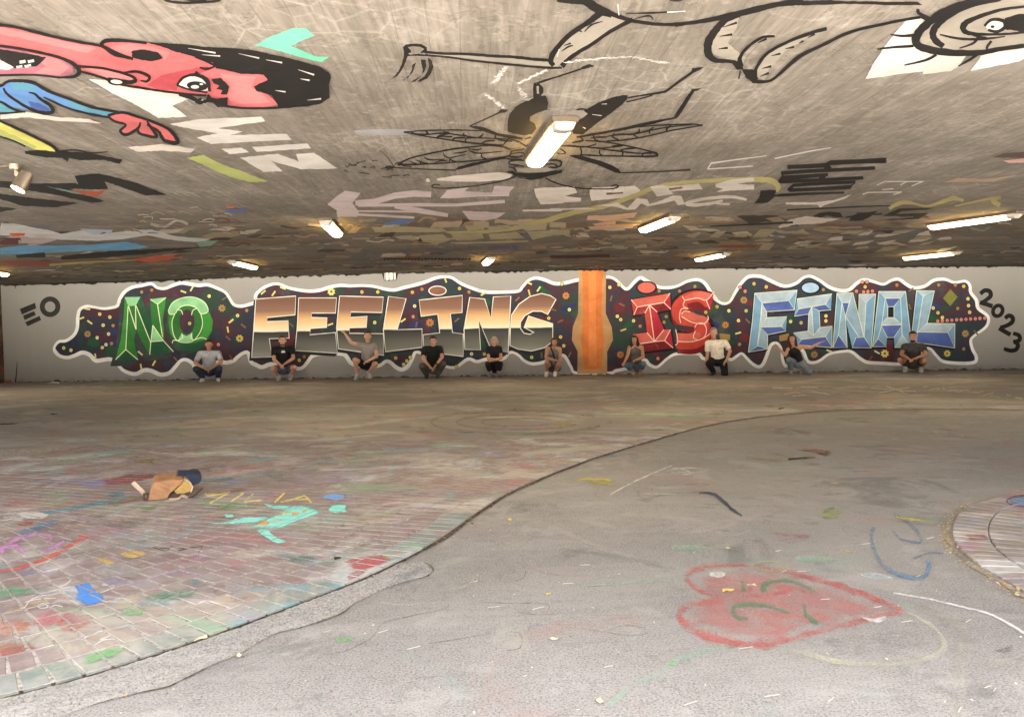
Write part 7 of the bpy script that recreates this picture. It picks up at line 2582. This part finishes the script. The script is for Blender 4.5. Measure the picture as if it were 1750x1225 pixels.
for q in ("-100,355 60,360 20,375 120,350 180,345 150,395", "-150,350 -60,380 -20,340"):
    P.stroke(q, 8, chalk(84, 80, 78, 0.6, KF), 0)
P.poly("320,560 480,540 560,620 440,720 340,680 300,620", chalk(196, 190, 186, 0.45, KF), 3)
P.build("chalk_rubbings", paving, "red chalk rubbing near the tip of the repair strip")
# far paving: faint circles and many small rubbings
P = Paint('floor', *F2, base=0.0075)
for rx, ry, w in ((310, 42, 16), (220, 26, 10), (130, 14, 6)):
    P.stroke([(680 + rx * math.cos(a), 172 + ry * math.sin(a)) for a in [math.pi * (0.1 + 1.75 * k / 29) for k in range(30)]], w, chalk(168, 150, 118, 0.34, KF), 0, False, 0.3)
P.poly("800,178 860,174 890,182 830,188", chalk(206, 186, 130, 0.6, KF))
P.build("chalk_rings", paving, "faint tan chalk rings on the far paving")
P = Paint('floor', *F3, base=0.0075)
for q in ("750,50 912,62", "805,42 870,66", "780,66 890,46", "440,72 480,64 520,74 470,78", "540,62 605,74 580,66", "400,48 470,50", "500,44 560,48"):
    P.stroke(q, 4, wh2, 0)
for k in range(34):
    x = R.uniform(920, 1290)
    y = 42 + (x - 920) * 0.12 + R.uniform(-4, 10)
    P.stroke([(x, y), (x + R.uniform(-20, 26), y + R.uniform(-7, 7))], 2.6, wh2, 0)
P.build("chalk_writing", paving, "white chalk scratches and star far right near the wall")
rcol = [chalk(*c, 0.24, KF) for c in ((176, 86, 84), (104, 160, 168), (120, 160, 110), (108, 124, 170), (190, 176, 116), (196, 186, 170), (170, 120, 96), (206, 204, 198), (150, 116, 140))]
P = Paint('floor', 0, 0, 1, 0.0075, 0.00001)
for k in range(330):
    y = R.uniform(662, 800)
    x = R.uniform(-20, 1700)
    q = on_z(x, y, 0)
    lim = [e for e in E0 if abs(e[0] - q.x) < 0.08]
    if lim and q.y < max(e[1] for e in lim) + 0.2:
        continue
    s_ = (y - 610) / 60
    w, h = R.uniform(6, 34) * (0.5 + s_ * .3), R.uniform(0.8, 2.6) * s_
    if q.y < 8.6:
        continue
    P.poly([(x, y), (x + w * .5, y - h * R.uniform(.2, .8)), (x + w, y + h * R.uniform(-.4, .4)), (x + w * .6, y + h), (x + w * .1, y + h * .6)], R.choice(rcol), 3)
P.build("far_chalk_rubbings", paving, "many small faded chalk rubbings on the far paving", "stuff")
P = Paint('floor', 0, 0, 1, PB - 0.0003, 0.000001)
for k in range(260):
    y = R.uniform(740, 1180)
    x = R.uniform(-20, 1000)
    q = on_z(x, y, 0)
    lim = [e for e in E0 if abs(e[0] - q.x) < 0.08]
    if lim and q.y < max(e[1] for e in lim) + 0.35 or q.y > 8.2 or (not lim):
        continue
    s_ = (y - 600) / 130
    w, h = R.uniform(10, 44) * (0.5 + s_ * .35), R.uniform(1.5, 5) * s_
    P.poly([(x, y), (x + w * .5, y - h * R.uniform(.2, .8)), (x + w, y + h * R.uniform(-.4, .4)), (x + w * .6, y + h), (x + w * .1, y + h * .6)], R.choice(rcol), 3)
P.build("near_chalk_rubbings", paving, "many faded chalk rubbings over the bricks", "stuff")
P = Paint('floor', *F3, base=PB)
P.ell(1310, 462, 70, 20, chalk(120, 160, 190, 0.7, KF), 0, 20, 0.1)
P.stroke([(1310 + 74 * math.cos(a), 462 + 21 * math.sin(a)) for a in [2 * math.pi * k / 20 for k in range(20)]], 5, chalk(60, 70, 80, 0.7, KF), 0, True)
for q in ("1120,650 1200,640 1300,640", "1150,560 1300,552", "1180,600 1300,606", "1140,520 1290,512", "1200,690 1298,700", "1170,580 1230,575"):
    P.stroke(q, [3, 10, 4], chalk(200, 192, 140, 0.4, KF), 4, False, 0.3)
P.poly("1080,585 1160,580 1180,600 1100,606", chalk(176, 96, 90, 0.5, KF), jit=3)
P.build("chalk_rubbings", island, "yellow and blue chalk marks on the paved corner")

# ================================================================== LITTER
def leaf_mesh(seed):
    r = random.Random(seed)
    bm = bmesh.new()
    n_ = 7
    mid = [bm.verts.new((-0.5 + k / (n_ - 1), 0, 0.10 * math.sin(k * 0.9 + seed) + 0.06)) for k in range(n_)]
    for s in (1, -1):
        ed = [bm.verts.new((-0.5 + k / (n_ - 1), s * 0.3 * math.sin(math.pi * (k + 0.3) / n_) * r.uniform(0.7, 1.2), 0.06 + r.uniform(0.02, 0.2))) for k in range(n_)]
        for k in range(n_ - 1):
            f = (mid[k], mid[k + 1], ed[k + 1], ed[k])
            bm.faces.new(f if s > 0 else f[::-1])
    me_ = bpy.data.meshes.new("leaf")
    bm.to_mesh(me_)
    bm.free()
    return me_


LM = [plain("dry_yellow_leaf", (0.5, 0.36, 0.1), 0.7, 0, 0.3, 60), plain("pale_dry_leaf", (0.55, 0.44, 0.28), 0.8, 0, 0.3, 60), plain("green_yellow_leaf", (0.36, 0.4, 0.12), 0.7, 0, 0.3, 60), plain("brown_leaf", (0.16, 0.09, 0.045), 0.8, 0, 0.3, 60)]
LEAVES = [(344, 1099, 0.055, 1, "curled pale dry leaf lying on the coarse repair strip"), (557, 1046, 0.035, 0, "small yellow leaf at the lower edge of the repair strip"), (408, 1122, 0.035, 1, "dry leaf scrap below the repair strip near the left corner"),
          (212, 1188, 0.03, 0, "yellow leaf crumb at the lowest end of the repair strip"), (660, 956, 0.035, 2, "green-yellow leaf on the red chalked bricks"), (871, 889, 0.045, 0, "yellow leaf on the asphalt near the curved edge"), (938, 1016, 0.035, 0, "yellow leaf on bare asphalt in the middle foreground"),
          (945, 1093, 0.04, 1, "pale leaf alone in the lower middle of the asphalt"), (1025, 1200, 0.04, 1, "pale leaf at the bottom border"), (1245, 938, 0.04, 2, "olive leaf on the pale green chalk band"), (1245, 1011, 0.06, 0, "orange-yellow leaf on the upper lobe of the heart"),
          (1285, 1001, 0.04, 1, "pale leaf scrap beside the orange leaf on the heart"), (1425, 827, 0.05, 0, "yellow leaf far out on the asphalt"), (1408, 776, 0.2, 3, "dark brown leaf clump far out on the asphalt")]
for i, (x, y, s, m_, lab) in enumerate(LEAVES):
    p = on_z(x, y, 0)
    me_l = leaf_mesh(i)
    me_l.materials.append(LM[m_])
    o = bpy.data.objects.new("leaf", me_l)
    zz = 0.0185 if i == 4 else (0.014 if i in (0,) else 0.002)
    o.location = (p.x, p.y, zz)
    o.scale = (s, s, s * (0.8 if m_ != 3 else 0.35))
    o.rotation_euler = (0, 0, R.uniform(0, 6.28))
    COL.objects.link(o)
    tag(o, lab, "leaf", "fallen leaves on the ground")
# thin pale straws
bm = bmesh.new()
box(bm, (0, 0, 0.0015), (1.0, 0.0022, 0.002))
for v in bm.verts:
    v.co.y += 0.012 * math.sin(v.co.x * 2.0)
sm_ = bpy.data.meshes.new("straw")
bm.to_mesh(sm_)
bm.free()
sm_.materials.append(plain("pale_straw", (0.46, 0.42, 0.32), 0.7))
STRAW = pts("190,968 707,1108 1340,977 1370,977 1410,1025 1320,1190 1420,1197 1180,1203 1275,1108 1535,1036 1550,1063 1640,1214 1500,1038 1600,1010 1700,1180 845,1038 810,995 920,1040 970,998 560,1080 1040,1140 1655,1062 1590,920 1570,985 1480,930 1000,966 655,1080 600,1010 1688,1175 1330,942 1120,1165 780,1195 880,1135 1240,1165 480,1090 405,1060 250,1172")
for i, (x, y) in enumerate(STRAW[:30]):
    p = on_z(x, y, 0)
    o = bpy.data.objects.new("straw", sm_)
    o.location = (p.x, p.y, 0.003)
    s = R.uniform(0.02, 0.06)
    o.scale = (s, 1.0, 1.0)
    o.rotation_euler = (0, 0, R.uniform(-0.35, 0.35))
    COL.objects.link(o)
    tag(o, "thin pale straw lying loose on the asphalt", "straw", "pale straws scattered on the asphalt")


def flakes(name, label, spots, mats, s0, s1, parent=None):
    v, f, mi = [], [], []
    for (x, y, z) in spots:
        s = R.uniform(s0, s1)
        a = R.uniform(0, 6.28)
        e1 = Vector((math.cos(a), math.sin(a), R.uniform(-0.4, 0.4))) * s
        e2 = Vector((-math.sin(a), math.cos(a), R.uniform(-0.4, 0.4))) * s * R.uniform(0.3, 0.7)
        c = Vector((x, y, z + s * 0.35))
        i = len(v)
        v += [c - e1, c - e2 * .8 + e1 * .1, c + e1, c + e2]
        f += [(i, i + 1, i + 2), (i, i + 2, i + 3)]
        m_ = R.randrange(len(mats))
        mi += [m_, m_]
    o = link_mesh(name, v, f, mats, parent, mi)
    tag(o, label, None, None, "stuff")
    return o


sp_ = []
for i, p in enumerate(KERB):
    t = i / len(KERB)
    for k in range(int(5 + 18 * t)):
        w = 0.016 + 0.012 * t
        sp_.append((p[0] + R.gauss(0, w), p[1] + R.gauss(0, w), 0.004 + abs(R.gauss(0, 0.006))))
flakes("gutter_leaves", "band of small yellow leaves filling the curved gutter", sp_, [LM[0], LM[1], plain("bright_yellow_leaf", (0.46, 0.35, 0.1), 0.7), plain("orange_leaf", (0.45, 0.22, 0.07), 0.7)], 0.0035, 0.01)
sp_ = []
for i, p in enumerate(E0):
    if 2.0 < p[1] and -2 < p[0] < 8:
        for k in range(3 if p[1] > 4 else 1):
            sp_.append((p[0] + 0.02 + R.gauss(0, 0.014), p[1] - 0.018 + R.gauss(0, 0.014), 0.006))
flakes("joint_debris", "crumbs of leaf and grit along the curved joint", sp_, [LM[3], LM[1], plain("dark_crumb", (0.03, 0.02, 0.014), 0.9)], 0.004, 0.013)
sp_ = []
for k in range(420):
    x, y = R.uniform(0, 1750), 640 + 585 * R.random() ** 1.2
    p = on_z(x, y, 0)
    sp_.append((p.x, p.y, 0.016 if y < 960 and x < 900 else 0.003))
flakes("grit", "scattered pale grit and crumbs over the ground", sp_, [LM[1], plain("pale_grit", (0.6, 0.57, 0.5), 0.9), LM[3]], 0.003, 0.008)
# twigs and scraps
TW = [(15, 726, 0.22, "dark twig by the left border"), (93, 709, 0.1, "short dark twig beyond the left chalk marks"), (1372, 786, 0.26, "dark twig beside the brown leaf clump"), (577, 962, 0.035, "dark chip of stone on the chalked bricks"), (1336, 700, 0.08, "small dark scrap beyond the curved edge")]
M_TW = plain("dark_bark", (0.035, 0.022, 0.015), 0.9, 0, 0.3, 60)
for (x, y, L, lab) in TW:
    p = on_z(x, y, 0)
    bm = bmesh.new()
    q0 = Vector((-L / 2, 0, 0.008))
    for k in range(4):
        q1 = q0 + Vector((L / 4, R.uniform(-0.1, 0.1) * L, R.uniform(-0.002, 0.004)))
        cyl(bm, q0, q1, 0.009 - k * 0.0015, 0.0075 - k * 0.0015, 7)
        q0 = q1
    cyl(bm, (0, 0, 0.01), (L * 0.2, L * 0.2, 0.014), 0.005, 0.002, 6)
    o = bm_obj("twig", bm, M_TW)
    o.location = (p.x, p.y, 0.006 if x != 577 else 0.018)
    o.rotation_euler = (0, 0, R.uniform(-0.3, 0.3))
    tag(o, lab, "twig", "dark twigs and chips on the ground")
p = on_z(91, 657.5, 0)
bm = bmesh.new()
gridv = [[bm.verts.new((i * 0.05 - 0.1, j * 0.05 - 0.1, 0.02 + 0.05 * R.random())) for j in range(5)] for i in range(5)]
for i in range(4):
    for j in range(4):
        bm.faces.new((gridv[i][j], gridv[i + 1][j], gridv[i + 1][j + 1], gridv[i][j + 1]))
o = bm_obj("paper_scrap", bm, plain("white_paper", (0.75, 0.74, 0.7), 0.9))
o.location = (p.x, p.y, 0.004)
tag(o, "crumpled white paper scrap at the foot of the wall", "paper")
